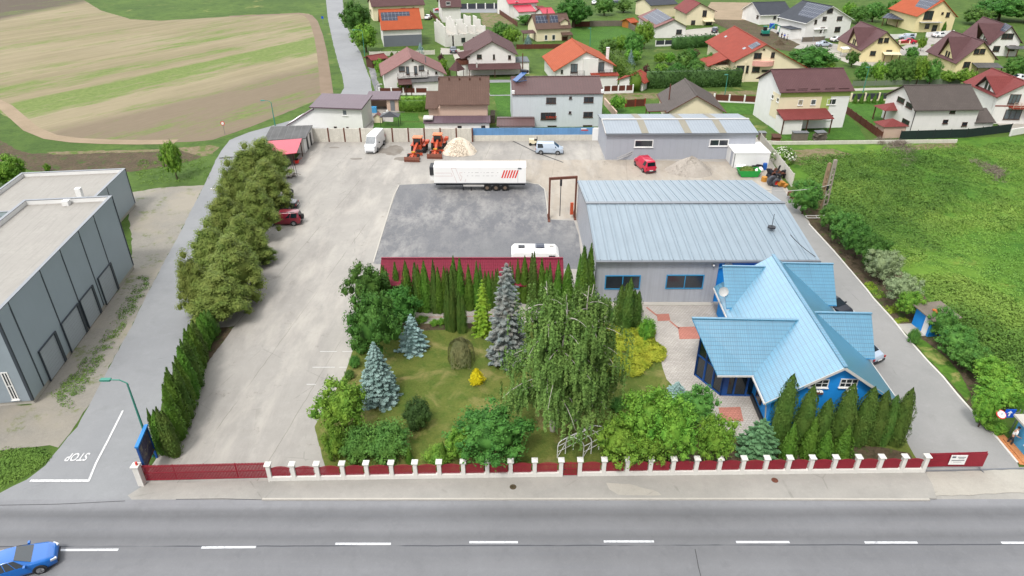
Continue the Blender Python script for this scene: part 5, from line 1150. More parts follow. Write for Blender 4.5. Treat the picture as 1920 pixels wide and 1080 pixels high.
for i in range(5):
    q=h.w2l(P(827+i*18.5,150,6.7)); m=MB(); m.box(q.x-.1,q.x+.1,h.D*.42,h.D*.45,h.hr-.5,h.hr-.05+.1); m.build('roof_vent',M_brownw,h.t)
# --- grey-white three storey block
h=u_house('grey_white_house','tall grey white house with plum seam roof behind the blue wall','house',Z3(192,848),Z3(1018,840),5.9,143.7,M_bluewhite,M_plum2,M_plum2,pitch=18,ov=.15,og=.1)
wins(h,Z3,[(500,878,587,930),(451,1013,585,1075)],mull=2); wins(h,Z3,[(840,873,924,922),(835,1007,917,1055)],mull=1); wins(h,Z3,[(707,868,730,890),(703,1002,725,1022)],mull=0,fw=.06)
h.win((1026.5,235.5,1043.5,240.5),mull=1); h.win((1093,234.5,1110,240.5),mull=1)
q=h.pl(*Z3(497,1062),'F'); m=MB(); m.box(q.x,q.x+1.8,-.35,-.1,q.z-.1,q.z+.12); fb=m.build('flower_box',M_rust,h.t); m=MB(); rg=random.Random(2)
for i in range(26): m.obox((q.x+rg.random()*1.8,-.25,q.z+.18+rg.random()*.1),(.12,.12,.08),(rg.random(),1,0))
m.build('flowers',basic('red_flowers',rgb(200,70,40),.8),fb)
o,n=roofplane(h,'F'); p=h.w2l(onplane(*Z3(262,735),o,n)); m=MB()
m.bar(p+Vector((-.9,0,.15)),p+Vector((.9,1.2,1.35)),1.3,.1); m.bar(p+Vector((-.9,-.6,.1)),p+Vector((1.3,.6,.1)),.08,.08); m.bar(p+Vector((1.0,1.1,.1)),p+Vector((.9,1.2,1.3)),.08,.08)
wh=m.build('solar_collector',basic('collector_tubes',rgb(70,110,170),.25,.1,3),h.t); m=MB(); m.tube(p+Vector((.4,1.7,1.55)),p+Vector((1.5,.9,1.55)),.28,.28,12); m.build('water_tank',M_darkm,wh)
for x in (0.1,h.L-.1): 
    m=MB(); m.box(x-.25,x+.25,-.1,.35,h.he-.1,h.he+.55); m.build('parapet_pier',M_white,h.t)
# --- mauve gable with balcony
h=v_house('balcony_house','white house with faded mauve gable roof and curved balcony by the side road','house',Z2(745,682),Z2(1330,668),3.4,Z2(1012,520),Z2(975,422),M_plaster,M_mauve,M_mauve)
wins(h,Z2,[(900,598,958,642),(1078,590,1130,635)],frame=M_frameb,pane=M_glassl,mull=1); wins(h,Z2,[(963,598,997,670),(1036,594,1070,668)],frame=M_frameb,pane=M_glassl,mull=0,name='balcony_door'); wins(h,Z2,[(1228,645,1248,665),(1017,535,1034,550),(1160,630,1168,660)],mull=0,fw=.06)
a=h.pl(*Z2(890,690),'F'); b=h.pl(*Z2(1155,680),'F'); m=MB(); m.box(a.x,b.x,-1.3,-.02,a.z-.1,a.z+.05); m.build('balcony',M_gutter,h.t); railing(h,a.x,b.x,-1.3,a.z+.05)
a=h.w2l(P(751,166,2.3)); b=h.w2l(P(802,155,2.5)); leanto(h,a.x,h.L*.42,-.02,-3.6,3.0,2.3,M_plum2,M_plaster,True); leanto(h,h.L*.45,h.L*.9,-.03,-2.6,2.9,2.4,M_asbestos,M_plaster)
chim(h,h.L*.72,2,h.he+1.2,h.he+3,M_greym,.1,True)
h=u_house('red_shed','small shed with dark red roof beside the balcony house','shed',Z2(655,545),Z2(808,522),2.0,104,M_brownw,M_dredt,M_dredt)
# --- big white house, plum-brown gable
h=v_house('white_gable_house','white gabled house with dark brown roof and round brick balcony','house',Z2(1500,512),Z3(245,495),4.3,Z2(1740,372),Z2(1705,262),M_plaster,M_brownt2,M_brownt2)
wins(h,Z2,[(1603,490,1648,528),(1885,497,1910,532)],mull=1); wins(h,Z2,[(1748,490,1767,533)],mull=0); wins(h,Z3,[(157,497,182,530)],mull=0)
a=h.w2l(P(*Z2(1410,352),4.6)); m=MB(); slab(m,[(a.x,2.2,4.7),(h.c*.45,2.2,h.he+1.2),(h.c*.1,-.1,h.he),(a.x+.9,-.5,3.8)],.15); slab(m,[(a.x,2.21,4.7),(h.c*.45,2.21,h.he+1.2),(h.c*.1,5,h.he),(a.x+.9,5,3.8)],.15); m.build('porch_roof',[M_brownt2,M_brownt2],h.t)
m=MB(); m.tube((-1.1,.9,0),(-1.1,.9,2.5),1.5,1.5,16); m.build('round_porch',M_plaster,h.t); m=MB(); m.lathe([(1.5,2.5),(1.65,2.5),(1.65,3.4),(1.5,3.4),(1.5,2.5)],(-1.1,.9,0),16); m.build('round_balcony',M_rust,h.t)
leanto(h,h.L*.02,h.L+.8,-.03,-3.4,2.6,2.0,M_brownt2,None,True)
m=MB(); m.box(h.L+.01,h.L+3.2,.5,6,0,2.6); m.build('annex_wall',M_plaster,h.t); m=MB(); m.box(h.L+.01,h.L+3.3,.3,6,2.6,2.75); m.build('flat_roof',M_greysh,h.t); chim(h,h.L+1.7,.4,0,4.6,None,.1,True); chim(h,h.L*.18,-2.2,1.8,3.2,M_gutter,.16)
m=MB(); m.lathe([(1.9,2.2),(.02,4.2)],(-2.6,-4.0,0),4); m.build('gazebo_roof',M_brownt2,h.t); m=MB()
for i in range(4): m.tube((-2.6+1.5*math.cos(i*1.571),-4+1.5*math.sin(i*1.571),0),(-2.6+1.5*math.cos(i*1.571),-4+1.5*math.sin(i*1.571),2.3),.07)
m.build('gazebo_frame',M_brownw,h.t)
# --- orange roofed white house
h=v_house('orange_roof_house','white house with orange roof and two balconies behind the grey block','house',Z3(572,642),Z3(1130,592),3.6,Z3(862,466),Z3(732,343),M_plaster,M_oranget,M_oranget)
wins(h,Z3,[(722,575,780,655),(965,560,1018,640)],frame=M_frameb,pane=M_glassl,mull=1,name='balcony_door'); wins(h,Z3,[(633,628,650,660),(890,602,905,636)],mull=0,fw=.06)
for r in ((708,672,832,672),(962,662,1112,655)):
    a=h.pl(*Z3(r[0],r[1]),'F'); b=h.pl(*Z3(r[2],r[3]),'F'); m=MB(); m.box(a.x,b.x,-1.2,-.02,a.z-.12,a.z+.03); m.build('balcony',M_gutter,h.t); railing(h,a.x,b.x,-1.2,a.z+.03)
q=h.pl(*Z3(833,480),'F'); q2=h.pl(*Z3(965,530),'F'); m=MB(); m.box(q.x,q2.x,-.7,-.003,0,q2.z+.2); m.build('stair_bay',M_plaster,h.t)
q=h.w2l(P(*Z3(1050,520),4.5)); chim(h,q.x,q.y,3.5,6.6,M_white,.28); leanto(h,h.L*.6,h.L+.6,-.72,-2.4,2.7,2.4,M_redt,M_plaster)
# --- orange roof with panels and grey wall
h=u_house('solar_roof_house','house with bright orange roof, solar panels and a grey lower wall','house',Z2(742,272),Z2(1118,258),4.4,17.5,M_plaster,M_oranget,M_redt,pitch=32)
solar(h,'F',[Z2(738,112),Z2(995,103),Z2(1000,140),Z2(740,147)][::-1]); solar(h,'F',[Z2(742,150),Z2(888,146),Z2(893,183),Z2(748,186)][::-1])
m=MB(); m.box(.02,h.L-.02,-.04,-.003,0,2.9); m.build('cladding',basic('slate_grey_render',rgb(122,128,138),.8,.04,1),h.t)
h=u_house('cream_house','cream house with dark roof partly cut by the top edge of the picture','house',Z2(655,62),Z2(1138,42),4.4,-8,M_cream,M_brownt2,M_brownt2,pitch=26); wins(h,Z2,[(725,84,743,100),(808,80,848,96),(918,72,960,88),(1025,66,1042,84)],mull=0,fw=.07)
# --- roofless block shell
A=P(*Z2(1325,425)); B=P(*Z2(1690,395)); h=House('unfinished_house','roofless white block shell of an unfinished house','house',A,B); L=h.L; D=9.5
M_block=ribbed('white_block_masonry',rgb(226,224,218,.85),.62,.03,.85,.9,.06,axis=1,streak=.15); rg=random.Random(8)
def jag(x0,y0,x1,y1,z,steps,holes=0):
    m=MB(); n=steps
    for i in range(n):
        a=Vector((x0,y0,0)).lerp(Vector((x1,y1,0)),i/n); b=Vector((x0,y0,0)).lerp(Vector((x1,y1,0)),(i+1)/n); zt=z[int(i*len(z)/n)]+rg.choice((-.25,0,0,.25)); 
        if zt>.1: m.box(min(a.x,b.x)-(.14 if x0==x1 else 0),max(a.x,b.x)+(.14 if x0==x1 else 0),min(a.y,b.y)-(.14 if y0==y1 else 0),max(a.y,b.y)+(.14 if y0==y1 else 0),0,zt)
    m.build('wall',M_block,h.t)
jag(.15,0,.15,D,[5.2,5.6,6.2,5.2],10); jag(.3,.15,1.9,.15,[2.9],3); jag(1.9,.3,1.9,3.0,[2.4],3); jag(2.4,.15,L-.3,.15,[2.9,3.0,2.9],10); jag(L*.3,.3,L*.3,D,[5.2,6.4,6.6,6.6,6.2],10); jag(L*.55,.3,L*.55,D,[5.0,6.2,5.4],10); jag(L*.75,.3,L*.75,D,[4.6,6.6,6.6],10); jag(L-.15,.3,L-.15,D,[4.4,5.8,6.2],10); jag(.5,D-.15,L-.3,D-.15,[3.2,2.6,3.1,2.9],12)
m=MB(); m.box(.3,L-.3,.3,D-.3,2.7,2.9); m.build('floor_slab',M_kerb,h.t)
for x in (L*.38,L*.66): h.win(None,world=(x,x+1.1,1.0,2.1),off=.0,mull=0,frame=M_darkm,fw=.05)
# --- beige solar house and the red roofs beyond
h=u_house('beige_solar_house','beige house with two solar arrays on a brown roof above the lawn','house',Z3(408,266),Z3(732,252),3.3,27,M_cream,M_brownt,M_brownt,pitch=34)
wins(h,Z3,[(485,315,510,362),(553,312,580,360)],frame=M_framew,mull=0); solar(h,'F',[Z3(402,140),Z3(506,138),Z3(520,240),Z3(408,242)][::-1]); solar(h,'F',[Z3(530,138),Z3(600,136),Z3(614,234),Z3(536,238)][::-1])
q=h.pl(*Z3(660,300),'F'); leanto(h,q.x-.8,q.x+2.0,-.02,-1.6,q.z+.3,q.z-.2,M_brownt,None,True); h.door(Z3(640,330,685,388)); chim(h,h.L*.38,h.D*.3,h.he,h.hr+1.6,M_rust,.1,True)
q=h.w2l(onplane(*Z3(660,215),*roofplane(h,'F'))); m=MB(); m.prism([(q.x-1.1,q.z-.3),(q.x+1.1,q.z-.3),(q.x+1.1,q.z+.6),(q.x,q.z+1.3),(q.x-1.1,q.z+.6)],'y',q.y-.5,q.y+2.2); d_=m.build('dormer',M_cream,h.t); m=MB()
for s_ in (-1,1): slab(m,[(q.x,q.y-.8,q.z+1.5),(q.x+s_*1.4,q.y-.8,q.z+.6),(q.x+s_*1.4,q.y+2.4,q.z+.6),(q.x,q.y+2.4,q.z+1.5)],.12)
m.build('dormer_roof',[M_brownt,M_brownt],d_)
leanto(h,-3.6,-.3,3.5,.8,2.6,2.2,M_brownt2,None,True)
h=u_house('red_roof_villa','white villa with crimson red roofs at the top edge of the picture','house',(953,7),(1010,4),4.6,-16,M_plaster,M_redsheet,M_redsheet); h.win((966,2.5,972,8),mull=0,frame=M_framew); leanto(h,1.5,7.5,-.02,-5.5,4.0,2.6,M_redsheet,M_plaster); leanto(h,9.5,12.0,-.02,-3.0,3.4,2.8,M_dredt,M_plaster)
h=u_house('red_roof_cottage','low white cottage with a small bright red roof beside the big trees','cottage',(1019,27.5),(1042,26),2.4,15,M_plaster,M_redsheet,M_redsheet)
h=u_house('far_white_house','white house with a dark open porch at the top edge','house',(826,14),(866,13),4.6,-14,M_plaster,M_brownt2,M_brownt2); h.win(Z2(1325,15,1365,45),mull=0,frame=M_framew); 
h=v_house('white_solar_house','white gabled house with a large solar array on its brown roof','house',Z3(1478,250),Z3(1778,246),2.9,Z3(1655,176),Z3(1497,78),M_plaster,M_mauve,M_brownt2)
h.win(Z3(1672,266,1717,308),mull=1); solar(h,'L',[Z3(1500,80),Z3(1630,160),Z3(1490,222),Z3(1365,150)])
h=u_house('far_cream_house','cream house with a dark roof behind the white solar house','house',Z3(1440,50),Z3(1690,35),4.0,-4,M_cream,M_slate,M_slate,pitch=20); 
h=v_house('red_gable_house','cream house with coral red roof, small dormer and a parked car in front','house',Z4(222,124),Z4(500,102),3.8,Z4(352,28),Z4(230,-22),M_cream,M_dredt,M_brownt2)
wins(h,Z4,[(375,92,405,150),(270,183,302,222),(402,198,450,240)],mull=1); a=h.pl(*Z4(370,185),'F'); m=MB(); m.box(a.x,h.L-.2,-2,-.02,a.z-.1,a.z+.1); m.build('porch_slab',M_cream,h.t)
h=v_house('coral_roof_house','large cream house with wide coral red roof, skylights and pink balcony','house',Z4(650,558),Z4(1335,620),3.6,Z4(950,400),Z4(662,232),M_cream,M_redt,M_redt,ov=.7)
wins(h,Z4,[(838,475,898,528),(820,603,880,650),(992,470,1016,520)],mull=1); wins(h,Z4,[(680,590,780,655)],mull=2,name='terrace_door'); wins(h,Z4,[(905,628,980,646)],mull=2,fw=.06); wins(h,Z4,[(918,438,932,450)],mull=0,fw=.05)
a=h.pl(*Z4(815,590),'F'); b=h.pl(*Z4(1012,575),'F'); m=MB(); n_=10
pts=[(a.x+(b.x-a.x)*i/n_,-1.1*math.sin(math.pi*i/n_)**.5-.02) for i in range(n_+1)]
m.prism(pts,'z',a.z,a.z+1.0); m.build('balcony',basic('salmon_render',rgb(226,170,158,.85),.8,.05,1),h.t)
solar(h,'L',[Z4(780,412),Z4(860,372),Z4(896,398),Z4(815,443)]); 
for r in ([Z4(703,447),Z4(752,422),Z4(765,432),Z4(716,458)],[Z4(534,347),Z4(583,318),Z4(594,326),Z4(546,355)]): solar(h,'L',r,'skylight',M_glassl,.22)
a=h.w2l(P(*Z4(610,640),0)); m=MB(); m.tube((a.x,-.2,0),(a.x,-.2,h.he-.1),.2); m.build('pillar',M_cream,h.t); m=MB(); m.prism([(0,4.8),(2.5,4.8),(2.5,6.4),(0,5.5)],'x',-3.2,-.02); 
m=MB(); slab(m,[(-5,3.5,2.6),(-.4,3.5,4.4),(-.4,11,4.4),(-5,11,2.6)],.15); m.build('wing_roof',[M_redt,M_redt],h.t); m=MB(); m.box(-4.2,-.02,4,10.6,0,2.7); m.build('wing_wall',M_cream,h.t)
h=u_house('dark_roof_house','white bungalow with anthracite roof beside the excavator','bungalow',Z4(890,138),Z4(1192,130),2.9,4,M_plaster,M_slate,M_framew,pitch=26); wins(h,Z4,[(1012,142,1030,172)],mull=0); h.door(Z4(1058,128,1085,195),mat=M_darkm); h.win(Z4(860,135,873,168),'L',mull=0)
h=v_house('panel_roof_house','tall white gabled house with a roof full of dark solar panels','house',Z4(1305,212),Z4(1738,178),4.6,Z4(1548,55),Z4(1270,2),M_white,M_slate,M_framew)
wins(h,Z4,[(1585,148,1625,182),(1565,243,1605,286),(1455,150,1483,186),(1435,248,1463,293),(1383,178,1397,215)],mull=1,frame=M_frameb); wins(h,Z4,[(1497,78,1540,118)],mull=0); solar(h,'L',[Z4(1315,18),Z4(1535,62),Z4(1325,196),Z4(1215,150)]) ; leanto(h,-3.4,-.05,6.5,1.5,2.9,2.8,M_slate,M_white)
a=h.w2l(P(*Z4(1320,320),0)); m=MB(); m.box(a.x-.2,a.x+.2,-.4,0,0,2.6); m.box(a.x-3,a.x+1.5,-.5,1.6,2.6,2.8); m.build('porch',M_white,h.t)
# --- three cream houses with crossing gables
def crosshouse(label,eL,eR,he,apex,back,peak,wall,roof,Z,ws,hw=3.6,group=None,side=None):
    h=v_house('cross_gable_house',label,'house',Z(*eL),Z(*eR),he,Z(*apex),Z(*back),wall,roof,roof,group=group); crossgable(h,Z(*peak),min(hw,h.D*.42),roof,roof,wall); wins(h,Z,ws,mull=1,frame=M_frameb); return h
h=crosshouse('cream house with dark mauve crossing roofs and a swing seat by its wall',(455,458),(838,442),3.0,(692,288),(445,190),(400,250),M_yellow,M_maroont,Z5,[(615,342,645,388),(666,340,698,384),(540,458,580,500),(682,450,722,498)]); leanto(h,h.L*.55,h.L*.95,-.02,-1.8,2.5,2.2,M_cream,None,True)
h=crosshouse('cream house with dark mauve crossing roofs and a grey porch roof',(1310,572),(1690,538),3.0,(1567,374),(1275,275),(1245,336),M_yellow,M_maroont,Z5,[(1478,440,1510,488),(1530,438,1563,486),(1382,556,1425,610)]); leanto(h,h.L*.42,h.L+.6,-.02,-2.8,2.7,2.2,M_asbestos,None,True)
h=crosshouse('pale pink house with mauve roof and solar panels at the right edge',(1605,405),(1912,390),3.0,(1815,238),(1530,148),(1505,212),M_plaster,M_maroont,Z5,[(1730,300,1768,352),(1780,300,1816,352),(1650,412,1692,464),(1790,406,1832,458)])
solar(h,'L',[Z5(1750,205),Z5(1812,235),Z5(1605,402),Z5(1580,370)]); leanto(h,h.L*.55,h.L+1,-.02,-2.5,2.6,2.3,M_asbestos,None,True)
h=v_house('orange_solar_house','cream house with orange gable roof covered in solar panels, carport beside','house',Z5(958,148),Z5(1328,152),4.4,Z5(1203,4),Z5(930,-60),M_yellow,M_oranget,M_oranget); wins(h,Z5,[(1032,98,1090,178),(1225,110,1245,155),(1180,110,1194,130)],mull=1); solar(h,'L',[Z5(985,-6),Z5(1165,2),Z5(965,140),Z5(905,100)]); a=h.pl(*Z5(975,200),'F'); b=h.pl(*Z5(1165,192),'F'); m=MB(); m.box(a.x,b.x,-1.4,-.02,a.z,a.z+.15); m.build('balcony',M_gutter,h.t); wins(h,Z5,[(1035,215,1062,258),(1100,225,1128,280)],mull=0)
A=P(*Z5(640,235)); B=P(*Z5(900,262)); h=House('carport','timber carport with a roof of solar panels','carport',A,B); m=MB(); slab(m,[(-.5,-.5,2.5),(h.L+.5,-.5,2.5),(h.L+.5,5,3.3),(-.5,5,3.3)],.12); m.build('roof',[M_solar,M_brownw],h.t)
for x in (0,h.L/2,h.L):
    for y in (0,4.5): m=MB(); m.box(x-.1,x+.1,y,y+.2,0,2.5+y*.14); m.build('post',M_brownw,h.t)
h=v_house('red_cross_house','white house with dark red crossing roofs and balcony at the right edge','house',Z5(1680,874),Z5(2260,850),5.2,Z5(1960,742),Z5(1640,612),M_plaster,M_dredt,M_dredt); crossgable(h,Z5(1575,690),3.6,M_dredt,M_brownt2,M_plaster,win_=True); wins(h,Z5,[(1800,848,1868,935),(1760,985,1875,1075)],mull=2,frame=M_frameb,pane=M_glassl); a=h.pl(*Z5(1782,960),'F'); m=MB(); m.box(a.x,h.L,-1.3,-.02,a.z-.1,a.z+.05); m.build('balcony',M_redt,h.t); railing(h,a.x,h.L,-1.3,a.z+.05,mat=M_pinkw)
m=MB(); a=h.pl(*Z5(1670,950),'F'); m.box(-.04,h.L,-.04,-.003,a.z-.15,a.z+.05); m.build('trim_band',M_redt,h.t)
# --- grey roofed white house
h=u_house('grey_roof_house','long white house with a plain grey brown roof above the green mesh fence','house',Z5(935,994),Z5(1558,986),4.0,159.5,M_plaster,M_greyt,M_greyt,pitch=33); wins(h,Z5,[(1258,988,1296,1020)],mull=0); wins(h,Z8,[(1402,392,1427,417),(1525,408,1550,432)],mull=0); wins(h,Z8,[(1113,240,1147,293),(1168,275,1200,328),(1143,380,1178,432)],'L',mull=1)
leanto(h,h.L+.02,h.L+3.6,3.5,-.0,3.2,1.6,M_greyt,M_plaster); m=MB(); m.tube((.1,-.1,0),(.1,-.1,h.he-.2),.06); m.build('downpipe',M_darkm,h.t)
q=h.w2l(P(*Z8(1190,150),6)); 
for (c,s_,z_,lab) in ((Z8(1050,390),2.6,2.5,'dark red hipped pavilion roof on timber posts beside the grey roofed house'),(Z8(1045,480),2.3,2.0,'small dark red roofed store at the end of the brown fence')):
    p=P(c[0],c[1]+4,0); t=thing('garden_pavilion' if z_>2.2 else 'garden_store',lab,'pavilion' if z_>2.2 else 'store',p,.1); m=MB()
    for i in range(4):
        a=math.pi/4+i*math.pi/2; b=a+math.pi/2; m.face([(s_*1.41*math.cos(a),s_*math.sin(a),z_),(s_*1.41*math.cos(b),s_*math.sin(b),z_),(0,0,z_+1.0)])
    m.face([(s_*1.41*math.cos(math.pi/4+i*math.pi/2),s_*math.sin(math.pi/4+i*math.pi/2),z_-.02) for i in range(4)]); m.build('roof',M_dredt,t)
    if z_>2.2:
        for i in (-1,1):
            for j in (-1,1): m=MB(); m.box(i*s_*.85-.08,i*s_*.85+.08,j*s_*.6-.08,j*s_*.6+.08,0,z_); m.build('post',M_brownw,t)
    else: m=MB(); m.box(-s_*.85,s_*.85,-s_*.6,s_*.6,0,z_); m.build('wall',M_pinkw,t)
# --- green, cream and white house
h=u_house('green_cream_house','two storey house in white, lime green and cream under a plum roof','house',Z4(1070,832),Z4(1743,816),6.6,130,M_white,M_maroont,M_maroont,pitch=30); M_lime=basic('lime_green_render',rgb(172,190,108,.85),.8,.05,1)
def block(px,mat,o=.03,face='F'):
    a=h.pl(px[0],px[1],face); b=h.pl(px[2],px[3],face); k=0 if face=='F' else 1; a0,a1=sorted((a[k],b[k])); z0,z1=sorted((a.z,b.z)); m=MB(); h.fbox(m,face,max(a0,.0),min(a1,h.L-.02 if k==0 else h.D-.1),max(z0,.02),min(z1,h.he-.02),.003,o); m.build('render_panel',mat,h.t)
block(Z4(1070,862,1450,1080),M_cream); block(Z4(1070,820,1700,862),M_lime,.032); block(Z4(1450,862,1502,985),M_lime,.034)
wins(h,Z4,[(1235,897,1268,947),(1350,895,1385,943)],frame=M_framew,mull=0,pane=M_glassl); wins(h,Z4,[(1497,890,1565,942),(1475,1030,1540,1078)],frame=M_framew,mull=1)
block(Z4(1010,820,1050,1085),M_cream,.03,'L'); wins(h,Z4,[(998,845,1010,895),(1045,875,1058,925)],'L',frame=M_framew,mull=0)
a=h.pl(*Z8(345,380),'F'); b=h.pl(*Z8(640,375),'F'); leanto(h,-.1,(b.x-a.x)+.1,-.04,-3.4,3.6,2.7,M_dredt,None,True); m=MB(); m.box(-.1,3.4,-3,-.05,0,2.6); m.build('annex_wall',M_plaster,h.t)
m=MB(); 
for i,(x,l_) in enumerate(((.15,1.6),(2.2,1.7),(4.6,1.6),(7.0,1.7),(9.6,1.9))): m.bar((x+.6,-.05-.12*(i%2)*2,h.he+.35+.14*(i%2)),(x+.6+l_,-.05-.12*(i%2)*2,h.he+.35+.14*(i%2)),.12,.16)
m.build('snow_guards',M_maroont,h.t)
# --- cream gable house by the steel shed
h=v_house('cream_gable_house','cream gabled house with brown roof and rusty flue behind the steel shed','house',Z4(48,1014),Z4(585,1012),2.7,Z4(322,862),Z4(207,704),M_cream,M_brownt2 if 0 else M_greyt,M_rust); q=h.w2l(onplane(*Z4(68,900),*roofplane(h,'L'))); chim(h,q.x,q.y,q.z-.3,q.z+2.9,M_rust,.1,True)
a=h.w2l(P(*Z3(1375,905),2.6)); m=MB(); slab(m,[(a.x,.5,2.5),(-.2,.5,2.7),(-.2,5.5,2.7),(a.x,5.5,2.5)],.15); m.build('porch_roof',[M_greyt,M_rust],h.t)
for y in (.8,5.2): m=MB(); m.box(a.x+.3,a.x+.46,y,y+.16,0,2.4); m.build('post',M_rust,h.t)
# small roofs
h=u_house('orange_playhouse','tiny timber playhouse with an orange roof at the end of the plank fence','playhouse',Z3(1262,208),Z3(1335,198),1.7,35,basic('honey_timber',rgb(200,130,60),.8,.15,2),M_oranget,M_oranget)
h=u_house('red_lean_roof','small red roof poking out beside the tall thuja hedge','shed',Z3(1385,752),Z3(1470,700),1.7,140,M_plaster,M_redt,M_redt)
h=u_house('plum_shed','low shed with plum roof between the pink house and the grey white house','shed',(931,236),(1003,236),1.9,222,M_plaster,M_plum2,M_plum2,pitch=12)
# ================= fences and walls =================
def fence(name,label,pts,hh,step,pmat,postmat,base=0,basemat=None,post=.28,ph=None,cat='fence',thick=.05,top=None,z0=0):
    W=[P(*p) for p in pts]; t=thing(name,label,cat,W[0]); o=W[0]; ph=ph or hh+.12
    for a,b in zip(W,W[1:]):
        a=a-o;b=b-o; n_=max(1,round((b-a).length/step)); d=(b-a)/n_; u=d.normalized()
        if base: m=MB(); m.bar(a+Vector((0,0,base/2)),b+Vector((0,0,base/2)),.22,base); m.build('plinth',basemat or postmat,t)
        for i in range(n_):
            q=a+d*i; m=MB(); m.bar(q+u*post/2+Vector((0,0,(base+hh)/2)),q+d-u*post/2+Vector((0,0,(base+hh)/2)),thick,hh-base-.02); m.build('panel',pmat,t)
            m=MB(); m.bar(q+Vector((0,0,0)),q+Vector((0,0,ph)),post,post); m.build('post',postmat,t)
    m=MB(); m.bar(b,b+Vector((0,0,ph)),post,post); m.build('post',postmat,t); return t
M_stain=basic('stained_concrete',rgb(222,218,206,.82),.9,.14,.8,streak=.5)
M_brownp=ribbed('brown_slat_panel',rgb(112,60,46),.18,.03,.65,.7,.15,streak=.2)
M_darkp=ribbed('charcoal_panel',rgb(68,72,82),.25,.03,.8,.6,.1)
M_plank=ribbed('weathered_planks',rgb(134,124,112),.2,.03,.6,.9,.2,streak=.4)
M_net=basic('dark_green_netting',rgb(34,54,50),.85,.2,2)
fence('yard_wall','tall stained concrete wall with rusty posts at the back of the yard',[(588,266),(886,266)],2.3,2.75,M_stain,M_rust,0,None,.22,2.36,'wall',.14)
t=fence('blue_wall','low concrete wall topped by a faded blue sheet hoarding',[(886,264.5),(1112,263)],1.0,6,M_stain,M_stain,0,None,.2,1.0,'wall',.2)
M_bluesheet=ribbed('faded_blue_hoarding',rgb(110,160,210),2.0,.03,.85,.5,.2,streak=.4)
a=P(886,264.5)-t.location+Vector((0,0,1.6)); b=P(1112,263)-t.location+Vector((0,0,1.6)); m=MB(); m.bar(a,b,.05,1.2); hb=m.build('hoarding',M_bluesheet,t)
m=MB(); q=a.lerp(b,.93); m.box(q.x-1.0,q.x+.5,q.y-.04,q.y-.028,1.65,1.85); m.build('red_lettering',basic('red_print',rgb(214,70,60),.7),hb); m=MB(); m.box(q.x-1.0,q.x+.2,q.y-.04,q.y-.028,1.92,2.08); m.build('white_lettering',M_white,hb)
m=MB(); m.box(b.x-.2,b.x+1.5,b.y-.15,b.y+.25,0,2.1); m.build('pier',M_white,t)
fence('panel_fence','brown panel fence with white posts beside the red gabled terrace house',[(1338,191),(1423,195)],1.5,3.1,M_brownp,M_white,.3,M_white)
fence('panel_fence','charcoal panel fence with cream posts behind five small thujas',[(1594,190),(1672,188)],1.5,2.9,M_darkp,M_cream,.3,M_cream)
fence('panel_fence','brown panel fence on a white plinth in front of the balcony house',[(712,178),(802,178)],1.4,2.6,M_brownp,M_white,.45,M_white)
fence('panel_fence','brown panels between tall white posts behind the grey white house',[(1131,176),(1186,174)],1.6,1.5,M_brownp,M_white,.5,M_white,.25)
fence('picket_fence','brown picket fence running down beside the bright lawn',[(1585,212),(1652,262)],1.3,2.4,M_brownp,M_brownp,0,None,.12)
fence('mesh_fence','dark green netting fence along the weed lot',[(1686,262),(1810,258),(1893,248)],1.5,3,M_net,M_darkm,0,None,.08)
fence('retaining_wall','low white retaining wall between the weeds and the gardens',[(1430,270),(1462,271.5),(1792,268)],.6,5,M_stain,M_stain,0,None,.2,.62,'wall',.2)
fence('retaining_wall','white wall continuing along the right edge of the weed lot',[(1893,255),(1960,243)],1.2,4,M_plaster,M_plaster,0,None,.2,1.2,'wall',.2)
fence('plank_fence','brown plank fence above the bright lawn, left stretch',[Z3(730,242),Z3(890,240)],1.6,2.5,M_brownp,M_brownw,0,None,.1)
fence('plank_fence','weathered grey plank fence above the bright lawn',[Z3(892,240),Z3(1200,235),Z3(1300,285)],1.7,2.5,M_plank,M_plank,0,None,.1)
fence('plank_fence','dark slatted fence in front of the beige solar house',[Z3(232,442),Z3(640,436)],1.2,2.5,M_brownp,M_brownw,0,None,.1)
fence('garden_wall','pink capped garden wall beside the grey white house',[(1133,196),(1155,222)],1.3,6,M_pinkw,M_pinkw,0,None,.25,1.3,'wall',.3)
fence('panel_fence','reddish gate and fence panels below the cream gable house porch',[Z3(1212,965),Z3(1385,955)],1.4,2.6,M_brownp,M_redt,0,None,.25)
fence('plank_fence','dark fence beside the cars of the solar roof house',[Z2(1185,135),Z2(1275,225)],1.5,2.5,M_brownp,M_brownw,0,None,.1)
fence('plank_fence','dark fence slanting behind the unfinished house',[Z2(1790,110),Z3(60,115),Z3(240,240)],1.5,2.5,M_brownp,M_brownw,0,None,.1)
fence('street_wall','white street wall with dark gate panels at the top edge',[(860,17),(960,16)],1.8,3.4,M_darkp,M_white,0,None,.4)
fence('street_wall','white wall behind the parked silver car on the gravel lane',[(1668,74),(1715,72)],1.4,3.4,M_white,M_white,0,None,.3,1.4,'wall')
fence('street_wall','white wall beside the parked white car on the gravel lane',[(1736,70),(1786,66)],1.4,3.4,M_white,M_white,0,None,.3,1.4,'wall')
fence('low_fence','low cream posts with red panels by the gravel lane',[(1686,84),(1722,82)],1.0,2.6,M_redt,M_cream,.3,M_cream,.3)
fence('gate_fence','grey slatted fence along the lane below the solar panel house',[(1503,79),(1545,77)],1.3,4,M_plank,M_greym,0,None,.15)
fence('mesh_fence','thin grey wire fence along the orchard',[(1598,162),(1680,160),(1800,157)],1.1,2.6,basic('wire_mesh',rgb(130,146,120),.8,.2,6),M_greym,0,None,.07,thick=.01)
fence('panel_fence','dark fence and white plinth below the white solar house',[Z3(1483,418),Z3(1640,412),Z3(1900,398)],1.5,3,M_darkp,M_white,.4,M_white,.2)
